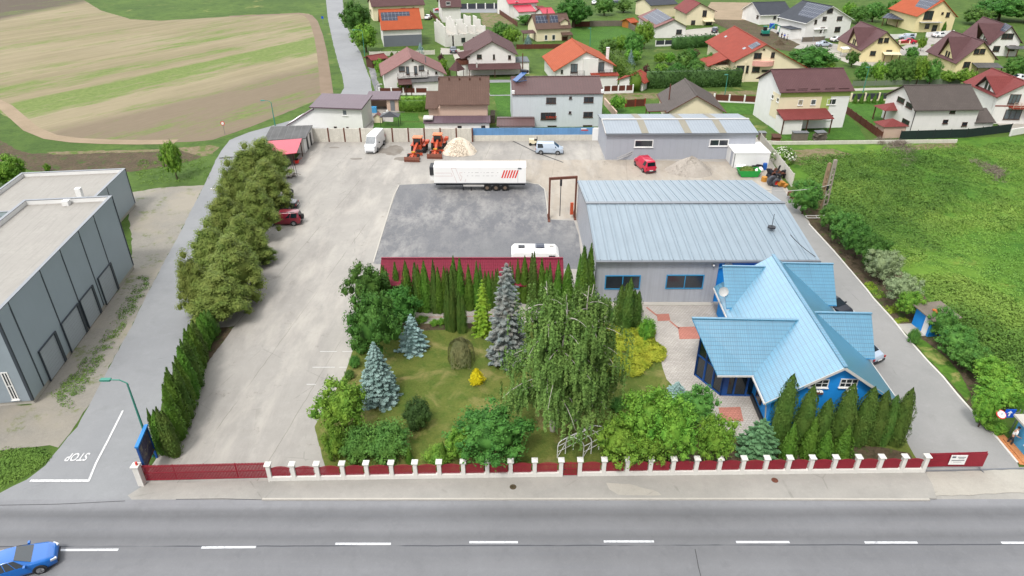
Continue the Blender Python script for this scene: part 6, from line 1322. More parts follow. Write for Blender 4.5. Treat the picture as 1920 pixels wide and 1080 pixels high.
fence('concrete_fence','old grey concrete panel fence by the unfinished house',[Z2(640,505),Z2(940,500),Z2(1225,490)],1.1,3,M_stain,M_stain,0,None,.15)
fence('yard_side_wall','leaning grey concrete fence between the scrap and the weeds',[(1424,272),(1450,305),(1484,350)],1.9,2.6,M_stain,M_stain,0,None,.15,2.0)
# ================= hedges, gardens =================
def hedge(name,label,pts,wd,hh,mat,n,seed,leaf=.3):
    W=[P(*p) for p in pts]; o=W[0]; rg=np.random.default_rng(seed); Cs=[];Ns=[];V=[];Fc=[]
    for a,b in zip(W,W[1:]):
        a=a-o;b=b-o; d=b-a; L=d.length; u=d.normalized(); v=Vector((-u.y,u.x,0)); k=int(n*L*(hh+wd)); s=rg.uniform(0,L,k); f=rg.uniform(0,1,k); q=rg.uniform(0,1,k)
        top=hh*(1+.07*np.sin(s*3.3+seed)+.05*np.sin(s*7.1)); side=np.where(q<.42,-1,np.where(q<.6,1,0)); 
        y=np.where(side!=0,side*wd/2,(f-.5)*wd); z=np.where(side!=0,f*top,top)+rg.normal(0,.06,k)
        Cs.append(np.stack([a.x+u.x*s+v.x*y,a.y+u.y*s+v.y*y,np.maximum(z,.05)],1)); Ns.append(np.stack([v.x*side,v.y*side,np.where(side==0,1,.3)],1))
        m=MB(); m.bar(a+Vector((0,0,hh*.46)),b+Vector((0,0,hh*.46)),wd*.84,hh*.92); bq=len(V); V+=[tuple(x) for x in m.v]; Fc+=[tuple(bq+i for i in g) for g in m.f]
    t=thing(name,label,'hedge',o); link('foliage',leafmesh(name+'_leaves',leaves(rg,np.concatenate(Cs),np.concatenate(Ns),leaf,leaf*.5,.5),mat,(V,Fc)),t); return t
hedge('thuja_hedge','tall dense thuja hedge beyond the cream gable house',[(1212,165),(1290,163),(1386,161)],2.0,3.6,F_dark,16,1,.42)
hedge('thuja_hedge','slanting thuja hedge between the orange roof house and the gardens',[(1146,118),(1176,150),(1192,172)],2.2,3.2,F_thuja,16,2,.42)
hedge('thuja_hedge','low clipped hedge in front of the pink house garden',[(750,208),(802,208)],1.6,2.1,F_thuja,24,3,.3)
hedge('green_hedge','soft grassy hedge behind the low clipped hedge',[(750,190),(800,189)],1.6,.9,F_bright,24,4,.3)
hedge('thuja_hedge','dark thuja hedge behind the coral roof house garden',[(1262,92),(1338,86)],2.4,3.0,F_dark,12,5,.45)
G='garden trees among the houses'
far=[(0,668,58,5,62,'big dark tree where the side road passes the cream house'),(1,684,90,44,54,'lighter round tree beside the tall side road lamp'),(1,712,140,110,24,'small green tree beside the red shed'),(1,754,169,148,21,'round bush tree over the brown carport roof'),(1,773,170,156,18,'smaller bush tree right of the carport one'),(0,1077,44,-4,72,'huge dark tree left of the top meadow'),(2,1134,24,-4,44,'grey green tree at the top edge above the meadow'),(2,1170,20,0,36,'round tree at the top edge left of the porch'),(2,940,70,42,40,'leafy tree beside the unfinished house'),(1,958,82,50,34,'bright tree above the white gabled house roof'),(2,985,44,28,34,'tree between the villa and the beige house'),(1,1210,84,40,40,'tall leafy tree touching the white solar house'),(2,1140,100,74,40,'bushy tree at the lower left corner of the meadow'),(1,1165,96,66,34,'tree at the lower edge of the meadow'),(2,1190,104,62,42,'tree behind the conical spruce'),(1,1185,118,92,34,'light green bush near the conical spruce'),(1,1238,118,98,26,'small round topped garden tree, left of two'),(1,1256,118,98,24,'small round topped garden tree, right of two'),(2,1282,132,96,36,'leafy tree in the middle of the shady garden'),(0,1268,146,118,36,'dark tree above the tall thuja hedge'),(2,1306,144,112,40,'tree right of centre in the shady garden'),(1,1240,138,118,30,'light shrub tree on the shady garden lawn'),(2,1330,128,100,24,'tree near the flag of the coral roof house'),(0,1295,118,92,30,'dense tree behind the purple one'),(0,1522,130,86,88,'broad dark shrub tree beside the coral roof house'),(1,1545,134,110,42,'lighter bush at the edge of the broad dark shrub'),(1,1592,34,4,28,'slim bright tree at the top behind the panel house'),(2,1612,40,12,38,'bushy tree at the top behind the mauve roofed house'),(2,1640,36,6,44,'round tree in the top meadow'),(2,1676,30,2,32,'tree next to the red letter sign'),(2,1620,150,118,32,'orchard tree, first from the left'),(1,1648,152,114,30,'orchard tree, second from the left'),(2,1676,152,112,34,'orchard tree, third from the left'),(2,1702,152,108,38,'orchard tree, fourth from the left'),(1,1726,152,106,36,'orchard tree, fifth from the left'),(2,1750,154,112,34,'orchard tree, sixth from the left'),(1,1778,154,132,34,'orchard tree, seventh from the left'),(1,1812,158,128,40,'bright tree in front of the grey porch roof'),(2,1710,110,88,26,'garden tree beside the mauve roofed house'),(1,1730,92,68,18,'young tree by the low cream fence'),(2,1905,140,108,44,'tree at the right edge below the pink house'),(0,1880,32,-6,90,'big dark tree filling the top right corner'),(2,1835,42,16,58,'greyish willow in the top right meadow'),(1,1158,206,178,30,'small green tree behind the garden wall'),(2,1800,128,104,26,'tree between the two cream houses'),(1,830,232-100,110,20,'shrub above the round balcony'),(0,1600,172-50,96,26,'dark tree beside the swing seat'),(2,1930,36,0,70,'far tree at the right edge of the meadow')]
for i,(k,x,y,t,w_,l) in enumerate(far): T(k,x,y,t,w_,l,'garden_tree','tree',G,i*1.1)
CO(spB,5,1.9,789,106,80,18,'little blue spruce behind the mauve roof'); CO(spB,5,1.9,990,86,64,16,'small blue spruce beside the beige solar house'); CO(spB,5,1.9,1181,132,92,20,'pale conical spruce in the shady garden')
for i,(x,l) in enumerate([(1602,'first'),(1614,'second'),(1626.5,'third'),(1638,'fourth'),(1650.5,'fifth')]): thuja(cone[i%2],4,.8,x,194,175,9,l+' small thuja from the left before the charcoal fence','small thujas before the charcoal fence')
pur=mk_broad('purple_tree',61,2.6,2.1,2.9,F_purple,18,90,.3); T(0,1301,108,92,26,'round purple leaved tree in the shady garden','purple_tree',mesh=pur); T(0,1212,140,120,15,'little purple bush in the shady garden','purple_bush','shrub',mesh=pur); T(0,827,122,100,14,'purple leaved tree beside the brown balcony','purple_tree',mesh=pur)
for x,y,t_,l in [(833,134,122,'thin thuja at the left corner of the white gabled house'),(840,142,124,'second thin thuja by the white gabled house'),(735,108,97,'small thuja behind the mauve roof, left one'),(746,106,96,'small thuja behind the mauve roof, right one'),(1768,60,40,'dark thuja by the wall of the orange solar house')]: thuja(tall[0],5,.75,x,y,t_,8,l,None)
# ================= vehicles =================
def paintm(name,c,rough=.28): 
    m=basic(name,c,rough,.03,.8,spec=.5); m.node_tree.nodes['Principled BSDF'].inputs['Coat Weight'].default_value=.5; return m
M_rim=basic('alloy_rim',rgb(178,180,184),.35,.05,3,metal=.6); M_lampw=basic('headlight_glass',rgb(225,230,235),.2,.05,3,spec=.8); M_lampr=basic('tail_light',rgb(190,30,30),.3,.05,3); M_plastic=basic('dark_plastic',rgb(58,60,64),.7,.1,3)
PROF={'sedan':([(-.5,.5,.7),(-.475,.66,.78),(-.36,.70,.8),(-.19,.95,.64),(-.04,1.0,.64),(.06,.97,.64),(.24,.70,.8),(.40,.63,.74),(.478,.52,.66),(.5,.40,.56)],(5,6),(2,3),.66),
'suv':([(-.5,.5,.78),(-.485,.66,.82),(-.45,.93,.7),(-.38,1,.7),(.02,1,.7),(.1,.97,.7),(.24,.66,.82),(.45,.6,.78),(.5,.48,.7)],(5,6),(1,2),.62),
'mpv':([(-.5,.5,.8),(-.49,.62,.84),(-.465,.93,.74),(-.42,1,.72),(.1,1,.72),(.16,.97,.72),(.34,.62,.8),(.46,.52,.76),(.5,.4,.68)],(5,6),(1,2),.58),
'van':([(-.5,.3,.88),(-.497,.6,.88),(-.49,.95,.8),(-.46,1,.78),(.2,1,.78),(.26,.96,.78),(.38,.56,.84),(.485,.42,.8),(.5,.3,.74)],(5,6),(1,2),.52)}
def car(label,kind,c,head,L,W,H,paint,cat='car',name='car',nwin=3,blind=False,group=None,spare=False,rails=False):
    pf,ws,rw,belt=PROF[kind]; t=thing(name,label,cat,(c.x,c.y,.0),head,group); wr=.33 if kind!='van' else .36; z0=.22
    m=MB(); st=[]
    for fx,zt,wt in pf:
        x=fx*L; z=zt*H; e=1-(.34 if kind=='sedan' else .2)*(abs(fx)/.5)**6; zb=min(belt*H,z*.93); wb=W/2*e
        st.append([(x,-wb*.9,z0),(x,-wb,.42),(x,-wb*.985,zb),(x,-W/2*wt*e,z),(x,W/2*wt*e,z),(x,wb*.985,zb),(x,wb,.42),(x,wb*.9,z0)])
    n=8; m.mesh([p for s in st for p in s],[(i*n+j,i*n+(j+1)%n,(i+1)*n+(j+1)%n,(i+1)*n+j) for i in range(len(st)-1) for j in range(n)]+[tuple(range(n-1,-1,-1)),tuple((len(st)-1)*n+j for j in range(n))])
    b=m.build('body',paint,t); bv=b.modifiers.new('bevel','BEVEL'); bv.width=.085; bv.segments=3; bv.limit_method='ANGLE'; bv.angle_limit=R(14); b.data.polygons.foreach_set('use_smooth',[True]*len(b.data.polygons))
    def pane(nm,q,mt,ins=.1,off=.012,par=t):
        q=[Vector(p) for p in q]; c_=sum(q,Vector())/len(q); nn=(q[1]-q[0]).cross(q[2]-q[0]).normalized()
        if nn.dot(c_-Vector((c_.x*.3,0,H*.4)))<0: nn=-nn
        q=[p.lerp(c_,ins)+nn*off for p in q]; mm=MB(); lo=[p-nn*.03 for p in q]; mm.face(q); mm.face(lo[::-1])
        for i in range(len(q)): mm.face([q[i],lo[i],lo[(i+1)%len(q)],q[(i+1)%len(q)]])
        return mm.build(nm,mt,par)
    pane('windscreen',[st[ws[0]][3],st[ws[0]][4],st[ws[1]][4],st[ws[1]][3]],M_darkglass if kind!='van' else M_glassl,.035)
    if not(kind=='van'): pane('rear_window',[st[rw[0]][3],st[rw[0]][4],st[rw[1]][4],st[rw[1]][3]],M_darkglass,.06)
    for a,bb in ((2,3),(5,4)):
        i0,i1=rw[1],ws[0]; xs=[st[i0][a][0]+.03*L,st[ws[1]][a][0]-.06*L]; x0,x1=xs; lo=lambda x,i=a:Vector((x,st[3][i][1],belt*H+.03)); 
        tz=H*.955; ty=st[3][bb][1]*1.03; xt0=st[i0][3][0]+.02*L+(.03*L if kind=='sedan' else 0); xt1=st[ws[0]][3][0]
        k=1 if kind=='van' else nwin
        for w_ in range(k):
            f0=w_/k+.012; f1=(w_+1)/k-.012
            if kind=='van': f0,f1=.80,.99
            if blind and w_<k-1: continue
            pane('side_window',[(x0+(x1-x0)*f0,lo(0)[1]*.995,belt*H+.02),(x0+(x1-x0)*f1,lo(0)[1]*.995,belt*H+.02),(xt0+(xt1-xt0)*f1,ty,tz),(xt0+(xt1-xt0)*f0,ty,tz)],M_darkglass,.05,.02)
    xw=L*.305
    for sx in (-1,1):
        for sy in (-1,1):
            mm=MB(); y=sy*(W/2-.1); mm.tube((sx*xw,y-.11,wr),(sx*xw,y+.11,wr),wr,wr,18); w_=mm.build('wheel',M_black,t)
            mm=MB(); yy=sy*(W/2+.012); 
            for s_ in range(5):
                a=s_*2*math.pi/5; mm.bar((sx*xw,yy,wr),(sx*xw+wr*.62*math.cos(a),yy,wr+wr*.62*math.sin(a)),.07,.02)
            mm.tube((sx*xw,yy-sy*.03,wr),(sx*xw,yy,wr),wr*.66,wr*.66,16); mm.build('rim',M_rim,w_)
            mm=MB(); pr_=[(sx*xw+(wr+.07)*math.cos(a),wr+(wr+.07)*math.sin(a)) for a in [math.pi*i/10 for i in range(11)]]+[(sx*xw+(wr+.005)*math.cos(a),wr+(wr+.005)*math.sin(a)) for a in [math.pi*(10-i)/10 for i in range(11)]]
            mm.prism(pr_,'y',min(sy*(W/2-.05),sy*(W/2+.008)),max(sy*(W/2-.05),sy*(W/2+.008))); mm.build('wheel_arch',M_plastic,t)
    for sy in (-1,1):
        mm=MB(); mm.obox((L*.462,sy*W*(.315 if kind=='sedan' else .36),H*.46),(.34,.26,.12),(0,.3,-sy*.6)); mm.build('headlight',M_lampw,t)
        mm=MB(); mm.box(-L*.502,-L*.485,sy*W*.40-.09,sy*W*.40+.09,H*.42,H*.56); mm.build('tail_light',M_lampr,t)
        mm=MB(); mm.obox((L*.17,sy*(W/2+.1),belt*H+.06),(.12,.2,.14),(0,0,0)); mm.build('mirror',paint if kind!='van' else M_plastic,t)
    mm=MB(); mm.box(L*.497,L*.512,-W*.3,W*.3,.32,.45); mm.box(-L*.512,-L*.495,-W*.42,W*.42,.3,.5); mm.build('bumper',M_plastic,t)
    mm=MB(); mm.box(-L*.516,-L*.511,-.26,.26,.5,.61); mm.build('number_plate',M_white,t)
    if spare: mm=MB(); mm.tube((-L*.51,0,.95),(-L*.51-.22,0,.95),.34,.34,16); mm.build('spare_wheel',M_black,t)
    if rails:
        for sy in (-1,1): mm=MB(); mm.bar((-L*.36,sy*W*.33,H+.05),(L*.06,sy*W*.33,H+.05),.04,.04); mm.build('roof_rail',M_darkm,t)
    return t
Pb=paintm('blue_paint',rgb(0,106,196,.8)); Pw=paintm('white_car_paint',rgb(236,238,240,.85)); Ps=paintm('silver_paint',rgb(186,200,216,.8)); Pr=paintm('red_paint',rgb(196,26,62,.85)); Pm=paintm('maroon_paint',rgb(126,26,46,.85)); Pk=paintm('black_paint',rgb(34,38,50)); Pd=paintm('dark_blue_grey_paint',rgb(66,78,100))
hb=R(24); fr_=P(112,1046); car('bright blue saloon crossing the road markings at the lower left corner','sedan',fr_-Vector((math.cos(hb),math.sin(hb),0))*2.25,hb,4.6,1.82,1.46,Pb,nwin=3)
car('dark red off-roader with a spare wheel on its tail, under the junipers','suv',P(534,419),R(183),4.4,1.8,1.7,Pm,spare=True,rails=True,name='off_roader')
car('black saloon parked between the red off-roader and the white boards','sedan',P(527,390),R(182),4.5,1.75,1.4,Pk)
car('white long panel van parked facing the camera by the yard wall','van',P(704,278),R(-97),6.0,2.0,2.55,Pw,'van','panel_van')
car('silver compact people carrier parked side on before the blue wall','mpv',P(1030,287),R(-4),4.4,1.8,1.8,Ps,'car','people_carrier')
car('bright red van seen from behind in front of the steel shed','mpv',P(1208,316),R(103),4.9,1.9,1.9,Pr,'van','red_van')
for l,k,px,py,a,pt in [('white car in the driveway of the orange roofed solar house','sedan',803,36,80,Pw),('dark blue car parked behind the mauve roofed balcony house','sedan',850,98,95,Pd),('small red car on the street at the top edge','sedan',827,21,175,Pr),('dark car in front of the coral red gable house','suv',1340,60,70,Pd),('silver car on the gravel lane beside the fence posts','sedan',1544,87,3,Ps),('white car nosing out from behind the mauve roofed house','sedan',1570,78,15,Pw),('silver hatchback by the white wall on the gravel lane','suv',1698,73,175,Ps),('red car below the silver hatchback behind cream posts','sedan',1700,82,178,Pr),('white car by the second white wall on the gravel lane','sedan',1762,70,10,Pw),('grey blue car under the trees at the top edge','sedan',1153,7,175,Pd),('white car at the top edge beside the big tree','sedan',1114,8,80,Pw),('dark car parked below the white solar house','sedan',1284,84,5,Pd),('white car at the right edge behind the red roof','sedan',1912,152,5,Pw)]: car(l,k,P(px,py),R(a),4.4,1.78,1.5,pt,group='cars parked among the houses',nwin=2)
t_=car('black car half hidden beside the blue house on the drive','sedan',P(1557,580),R(-63),4.4,1.75,1.4,Pk); t_=car('silver car whose nose peeps out below the blue dormer','sedan',P(1606,660),R(118),4.4,1.75,1.4,Ps)
# --- refrigerated trailer
g=P(930,358.7); t=thing('refrigerated_trailer','long white box trailer with six red slanted stripes on its side','trailer',(0,g.y,0)); xl=P(813.5,347,1.15).x; 
zt=HT(930,358.7,314)+.0; x0,x1=P(813.5,347.5,1.15).x,P(986,347.5,1.15).x; zb=1.15; 
M_trw=basic('white_trailer_skin',rgb(246,246,244,.9),.45,.02,.5,streak=.05)
m=MB(); m.box(x0,x1,.0,2.5,zb,zt); m.build('box_body',M_trw,t); m=MB(); m.box(x0-.03,x1+.03,-.02,2.52,zt,zt+.05); m.build('roof',M_trw,t)
m=MB(); m.box(x0-.6,x0-.01,.35,2.15,zb+1.1,zt-.1); fu=m.build('cooling_unit',M_plastic,t); m=MB(); m.box(x0-.62,x0-.02,.5,2.0,zb+.3,zb+1.08); m.build('unit_cover',M_white,fu)
m=MB(); m.box(x0+.2,x1-.1,.15,2.3,.85,1.14); m.box(x0+5,x0+5.15,.1,.25,0.1,.9); m.build('chassis',M_darkm,t); m=MB(); m.box(x0+4.0,x0+6.9,.0,.06,.72,.95); m.build('side_guard',M_gutter,t)
m=MB(); m.box(x0+3.9,x0+4.05,.3,.45,.02,.9); m.build('landing_leg',M_darkm,t); m=MB(); m.box(x0,x1,-.015,-.003,zb,zb+.1); m.build('side_rail',M_greym,t)
for i,px in enumerate((913.5,930,947)):
    xx=P(px,358.7).x+.0
    for y in (.18,2.2): m=MB(); m.tube((xx,y-.15,.5),(xx,y+.15,.5),.5,.5,18); w_=m.build('wheel',M_black,t); m=MB(); m.tube((xx,y-.17,.5),(xx,y-.151,.5),.24,.24,12); m.build('rim',basic('dusty_rim',rgb(130,112,96),.8),w_)
M_red=basic('red_stripe',rgb(226,60,50,.9),.5,.03,2); M_line=basic('thin_red_line',rgb(226,180,176),.6)
sx=lambda zx:P(800+zx/9.6,330,2.4).x; hz=zt-zb; sz=lambda zy:zt-(zy-230)/(550-230)*hz
for i in range(6):
    a=1340+i*48; m=MB(); m.prism([(sx(a),sz(440)),(sx(a)+.2,sz(440)),(sx(a+50)+.2,sz(285)),(sx(a+50),sz(285))],'y',-.012,-.003); m.build('red_stripe',M_red,t)
def ln(nm,pts,w_=.045,mt=None):
    m=MB()
    for (a,b),(c,d) in zip(pts,pts[1:]): m.bar((sx(a),-.008,sz(b)),(sx(c),-.008,sz(d)),.008,w_)
    return m.build(nm,mt or M_line,t)
def ln2(nm,pts,w_=.03,mt=None):
    m=MB()
    for (a,b),(c,d) in zip(pts,pts[1:]):
        p=Vector((sx(a),0,sz(b)));q=Vector((sx(c),0,sz(d)));dd=(q-p).normalized();nn=Vector((-dd.z,0,dd.x))*w_/2
        m.prism([((p+nn).x,(p+nn).z),((q+nn).x,(q+nn).z),((q-nn).x,(q-nn).z),((p-nn).x,(p-nn).z)],'y',-.011,-.003)
    return m.build(nm,mt or M_line,t)
ln2('outline_mark',[(150,340),(435,340),(460,400),(150,400)]); ln2('outline_mark',[(535,540),(445,245),(522,245),(605,495),(635,400),(605,398),(590,335),(640,332)]); ln2('outline_mark',[(680,525),(702,455)])
M_gl=basic('thin_grey_line',rgb(196,192,192),.6)
for a,b in ((675,690),(750,770),(805,835),(865,935),(970,985),(1025,1042),(1075,1125),(1155,1205),(1265,1290)): ln2('dash_mark',[(a,331),(b,331)],.045,M_gl)
for a,b in ((720,745),(805,835),(870,950),(1010,1040),(1070,1125),(1155,1200),(1240,1258)): ln2('dash_mark',[(a,396),(b,396)],.045,M_gl)
m=MB(); m.box(sx(1640),sx(1640)+.03,-.012,-.003,zb+.1,zt-.02); m.build('door_seam',M_greym,t); m=MB(); m.box(sx(1645),sx(1708),-.012,-.003,sz(268),sz(235)); m.build('small_sign',M_greym,t)
# --- caravan
c=P(1005,474.5,2.5); t=thing('caravan','white caravan with roof hatches behind the crimson roof','caravan',(c.x,c.y,0)); Lc=5.3; pr_=[(-Lc/2,.45),(Lc/2-.1,.45),(Lc/2,1.2),(Lc/2-.12,2.1),(Lc/2-.5,2.55),(-Lc/2+.3,2.6),(-Lc/2,2.3)]
m=MB(); m.prism(pr_,'y',0,2.2); b=m.build('body',M_white,t); bv=b.modifiers.new('bevel','BEVEL'); bv.width=.12; bv.segments=3
for nm,x0_,x1_,y0_,y1_,mt in (('roof_hatch',-1.9,-1.2,1.0,1.55,M_darkm),('solar_panel',-.05,.95,1.0,1.9,M_solar),('roof_vent',1.5,1.95,1.3,1.7,M_gutter)): m=MB(); m.box(x0_,x1_,y0_,y1_,2.61,2.72); m.build(nm,mt,t)
m=MB(); m.box(1.4,2.1,-.02,-.003,1.9,2.2); m.build('window',M_darkglass,t); m=MB(); m.box(-1.6,-.4,-.02,-.003,1.3,1.9); m.build('window',M_darkglass,t)
for x in (-.3,.6): m=MB(); m.tube((x,.05,.33),(x,.25,.33),.33,.33,14); m.build('wheel',M_black,t)
m=MB(); m.bar((-Lc/2,1.1,.5),(-Lc/2-1.1,1.1,.5),.1,.1); m.build('tow_bar',M_greym,t)
# --- two graders
M_or=basic('orange_machine_paint',rgb(200,84,50,.8),.55,.12,1.5,streak=.25); M_orl=basic('faded_orange_panel',rgb(226,130,84,.85),.6,.08,1); M_blade=basic('rusty_blade',rgb(140,84,66),.8,.2,1.5,streak=.4)
def grader(label,px,py,rz,turn):
    p=P(px,py); t=thing('grader',label,'grader',p,rz,'orange graders parked at the yard wall')   # local -y is the front, blade at the origin
    m=MB(); m.prism([(-.05,.0),(.25,.0),(.1,.35),(.25,.75),(.02,.78),(-.12,.38)],'x',-1.2,1.2); m.build('blade',M_blade,t)
    m=MB(); m.bar((0,.1,.6),(0,1.2,.9),.3,.3); m.bar((-.75,.2,.55),(0,1.1,.8),.1,.12); m.bar((.75,.2,.55),(0,1.1,.8),.1,.12); m.bar((0,1.0,.95),(.15*turn,3.9,1.75),.34,.36); m.bar((-.8,1.2,.55),(.8,1.2,.55),.18,.18); m.build('frame',M_or,t)
    for s in (-1,1): m=MB(); m.tube((s*.78-.14,1.2,.45),(s*.78+.14,1.2,.45),.45,.45,14); w_=m.build('wheel',M_black,t); m=MB(); m.tube((s*.78-.15,1.2,.45),(s*.78+.15,1.2,.45),.18,.18,10); m.build('rim',M_or,w_)
    m=MB(); m.lathe([(.5,.55),(.55,.6),(.5,.65)],(0,2.5,0),16); m.bar((-1.1,2.4,.35),(1.1,2.9,.35),.1,.4); m.build('blade_ring',M_or,t)
    cx=.15*turn; m=MB(); m.box(cx-.65,cx+.65,3.7,4.8,.8,1.55); m.box(cx-.6,cx+.6,4.81,6.6,.85,1.6); 
    for a,b in ((-.65,3.7),(.57,3.7),(-.65,4.72),(.57,4.72)): m.box(cx+a,cx+a+.08,b,b+.08,1.55,2.6)
    b=m.build('body',M_or,t); m=MB(); m.box(cx-.75,cx+.75,3.6,4.95,2.6,2.72); m.build('cab_roof',M_orl,t); m=MB(); m.box(cx-.57,cx+.57,3.74,4.74,1.56,2.58); m.build('cab_glass',M_darkglass,t)
    for s in (-1,1):
        for y in (4.6,6.0): m=MB(); m.tube((cx+s*.95-.18,y,.6),(cx+s*.95+.18,y,.6),.6,.6,16); m.build('wheel',M_black,t)
        m=MB(); m.box(cx+s*.95-.25,cx+s*.95+.25,4.0,6.6,1.25,1.33); m.build('mudguard',M_or,t)
    m=MB(); m.box(cx+.9,cx+1.5,5.2,6.2,1.3,1.7); m.build('tool_box',M_or,t); m=MB(); m.box(-.3,.3,1.1,1.3,1.15,1.3); m.build('warning_light',basic('yellow_lamp',rgb(240,180,40),.5),t)
    return t
grader('left orange grader with its blade pushed furthest into the yard',772.5,304,R(-5),1); grader('right orange grader next to the pale stone heap',815,298,R(-2),.3)
# --- heaps
def heap(name,label,px0,px1,pb,top,mat,seed,stones=0,smat=None,ss=.3,ex=1.25):
    a=P(px0,pb);b=P(px1,pb); c=(a+b)/2; r=(b-a).length/2; c=P((px0+px1)/2,pb); c.y+=r*.75; h=HT((px0+px1)/2,pb-4,top)-0.0; h=max(1.2,min(h,2.2)); t=thing(name,label,'heap',(c.x,c.y,0)); rg=np.random.default_rng(seed); m=MB(); v=[];sg=40;rn=14
    for i in range(rn+1):
        q=i/rn
        for j in range(sg):
            a_=2*math.pi*j/sg; rr=r*q*(1+.07*math.sin(a_*3+seed)+.04*math.sin(a_*7)); z=h*(1-q**ex)*(1+.08*math.sin(a_*2+q*5))+rg.normal(0,.035)*(1-q); v.append((rr*math.cos(a_),rr*math.sin(a_)*.85,z-.02))
    m.mesh(v,[(i*sg+j,i*sg+(j+1)%sg,(i+1)*sg+(j+1)%sg,(i+1)*sg+j) for i in range(rn) for j in range(sg)]); m.build('pile',mat,t,smooth=False)
    if stones:
        m=MB(); rr_=random.Random(seed)
        for i in range(stones):
            q=rr_.random()**.6; a_=rr_.random()*6.283; z=h*(1-q**ex); s=ss*rr_.uniform(.5,1.2); m.obox((r*q*math.cos(a_),r*q*math.sin(a_)*.85,z+.03),(s,s*.8,s*.6),(rr_.random()*3,rr_.random()*3,rr_.random()*3))
        o=m.build('stones',smat or mat,t,fix=False); o['kind']='stuff'
    return t
M_stone=basic('cream_rubble',rgb(232,220,202,.9),.9,.12,3,bump=.5); M_grav=basic('grey_gravel',rgb(176,168,158,.85),.95,.15,4,bump=.8)
heap('stone_heap','heap of cream coloured rubble beside the right grader',828,892,293,261,M_stone,3,1400,M_stone,.2,2.0); heap('gravel_heap','wide conical heap of grey gravel before the steel shed',1256,1345,332,294,M_grav,5,500,M_grav,.08)
# --- rusty portal with hoist
a=P(1029,412);b=P(1076,401); b.y=a.y+.6; t=thing('portal_frame','rusty steel portal frame with a chain hoist beside the hall','gantry',a); d=b-a; Hp=5.5
for q in (Vector((0,0,0)),d): m=MB(); m.bar(q,q+Vector((0,0,Hp)),.22,.22); m.bar(q+Vector((0,-.8,.05)),q+Vector((0,1.6,.05)),.3,.12); m.bar(q+Vector((0,1.5,.1)),q+Vector((0,0,1.6)),.1,.1); m.build('leg',M_rust,t)
m=MB(); m.bar(Vector((-.1,0,Hp+.02)),d+Vector((.1,0,Hp+.02)),.24,.3); bm_=m.build('beam',M_rust,t); m=MB(); q=d*.42; m.tube(q+Vector((0,0,.4)),q+Vector((0,0,Hp-.1)),.05); m.tube(q+Vector((0,0,Hp-1.0)),q+Vector((0,0,Hp-.2)),.14); m.build('hoist',M_darkm,bm_)
m=MB(); q=d+Vector((-.45,-.25,0)); m.box(q.x-.2,q.x+.2,q.y-.1,q.y+.1,.6,2.2); m.build('orange_rack',M_or,t)
# --- small things of the yard
def simple(name,label,cat,loc,parts,rz=0,group=None):
    t=thing(name,label,cat,loc,rz,group)
    for nm,mt,fn in parts: m=MB(); fn(m); m.build(nm,mt,t)
    return t
p=P(1000,272); t=simple('ride_on_mower','little cream ride-on mower behind the silver people carrier','mower',p,[('body',M_cream,lambda m:(m.box(-.7,.5,-.4,.4,.35,.8),m.box(-.7,.1,-.35,.35,.8,1.05))),('seat',M_black,lambda m:(m.box(.15,.6,-.25,.25,.8,.95),m.box(.55,.65,-.25,.25,.95,1.4)))])
for x in (-.5,.45):
    for y in (-.45,.33): m=MB(); m.tube((x,y,.25),(x,y+.14,.25),.25,.25,12); m.build('wheel',M_black,t)
ribbon('drain_channel',[(962,265),(985,276),(1005,286),(1056,305)],.22,.04,M_plastic)
a=P(1156,302)+Vector((0,0,.15)); b=P(1196,298)+Vector((0,0,1.3)); t=thing('ladder','aluminium ladder leaning along the steel shed wall','ladder',a); d=b-a
for s in (0,.35): m=MB(); m.bar(Vector((0,0,s)),d+Vector((0,0,s)),.06,.06); m.build('rail',M_gutter,t)
m=MB()
for i in range(12): q=d*(i+.5)/12; m.bar(q,q+Vector((0,0,.35)),.04,.04)
m.build('rungs',M_gutter,t)
p=P(1405,333); t=simple('green_skip','bright green skip filled with garden cuttings','skip',p,[('body',basic('green_skip_paint',rgb(40,168,70),.6,.1,2),lambda m:(m.prism([(-1.6,1.0),(-1.2,.1),(1.2,.1),(1.6,1.0),(1.5,1.0),(1.15,.2),(-1.15,.2),(-1.5,1.0)],'y',0,1.7),m.prism([(-1.6,1.0),(-1.2,.1),(1.2,.1),(1.6,1.0)],'y',-.05,.0),m.prism([(-1.6,1.0),(-1.2,.1),(1.2,.1),(1.6,1.0)],'y',1.7,1.75)))])
rgn=np.random.default_rng(3); q=rgn.normal(0,1,(500,3)); q/=np.linalg.norm(q,axis=1)[:,None]; q[:,2]=abs(q[:,2]); link('cuttings',leafmesh('cuttings',leaves(rgn,q*np.array([1.1,.75,.7])+np.array([-.2,.8,.75]),q,.3,.08),F_olive,blobcore(rgn,(-.2,.8,.6),(1.1,.75,.7))),t)
def tyre(name,label,p,z,r,mt=M_black,rz=0,flat=True,rim=None,group=None,w_=.24):
    t=thing(name,label,'tyre',(p.x,p.y,z),rz,group); m=MB(); prof=[(r*.55,0),(r*.95,0),(r,w_*.25),(r,w_*.75),(r*.95,w_),(r*.55,w_),(r*.55,0)]; m2=MB(); m2.lathe(prof,(0,0,0),20); rot=Matrix.Identity(3) if flat else Matrix.Rotation(R(90),3,'X'); m.mesh([rot@Vector(v) for v in m2.v],m2.f); m.build('tread',mt,t)
    if rim: m=MB(); m2=MB(); m2.lathe([(.01,w_*.4),(r*.54,w_*.3),(r*.54,w_*.6)],(0,0,0),14); m.mesh([rot@Vector(v) for v in m2.v],m2.f); m.build('rim',rim,t)
    return t
M_tyre=basic('dusty_tyre',rgb(88,90,96),.9,.15,3)
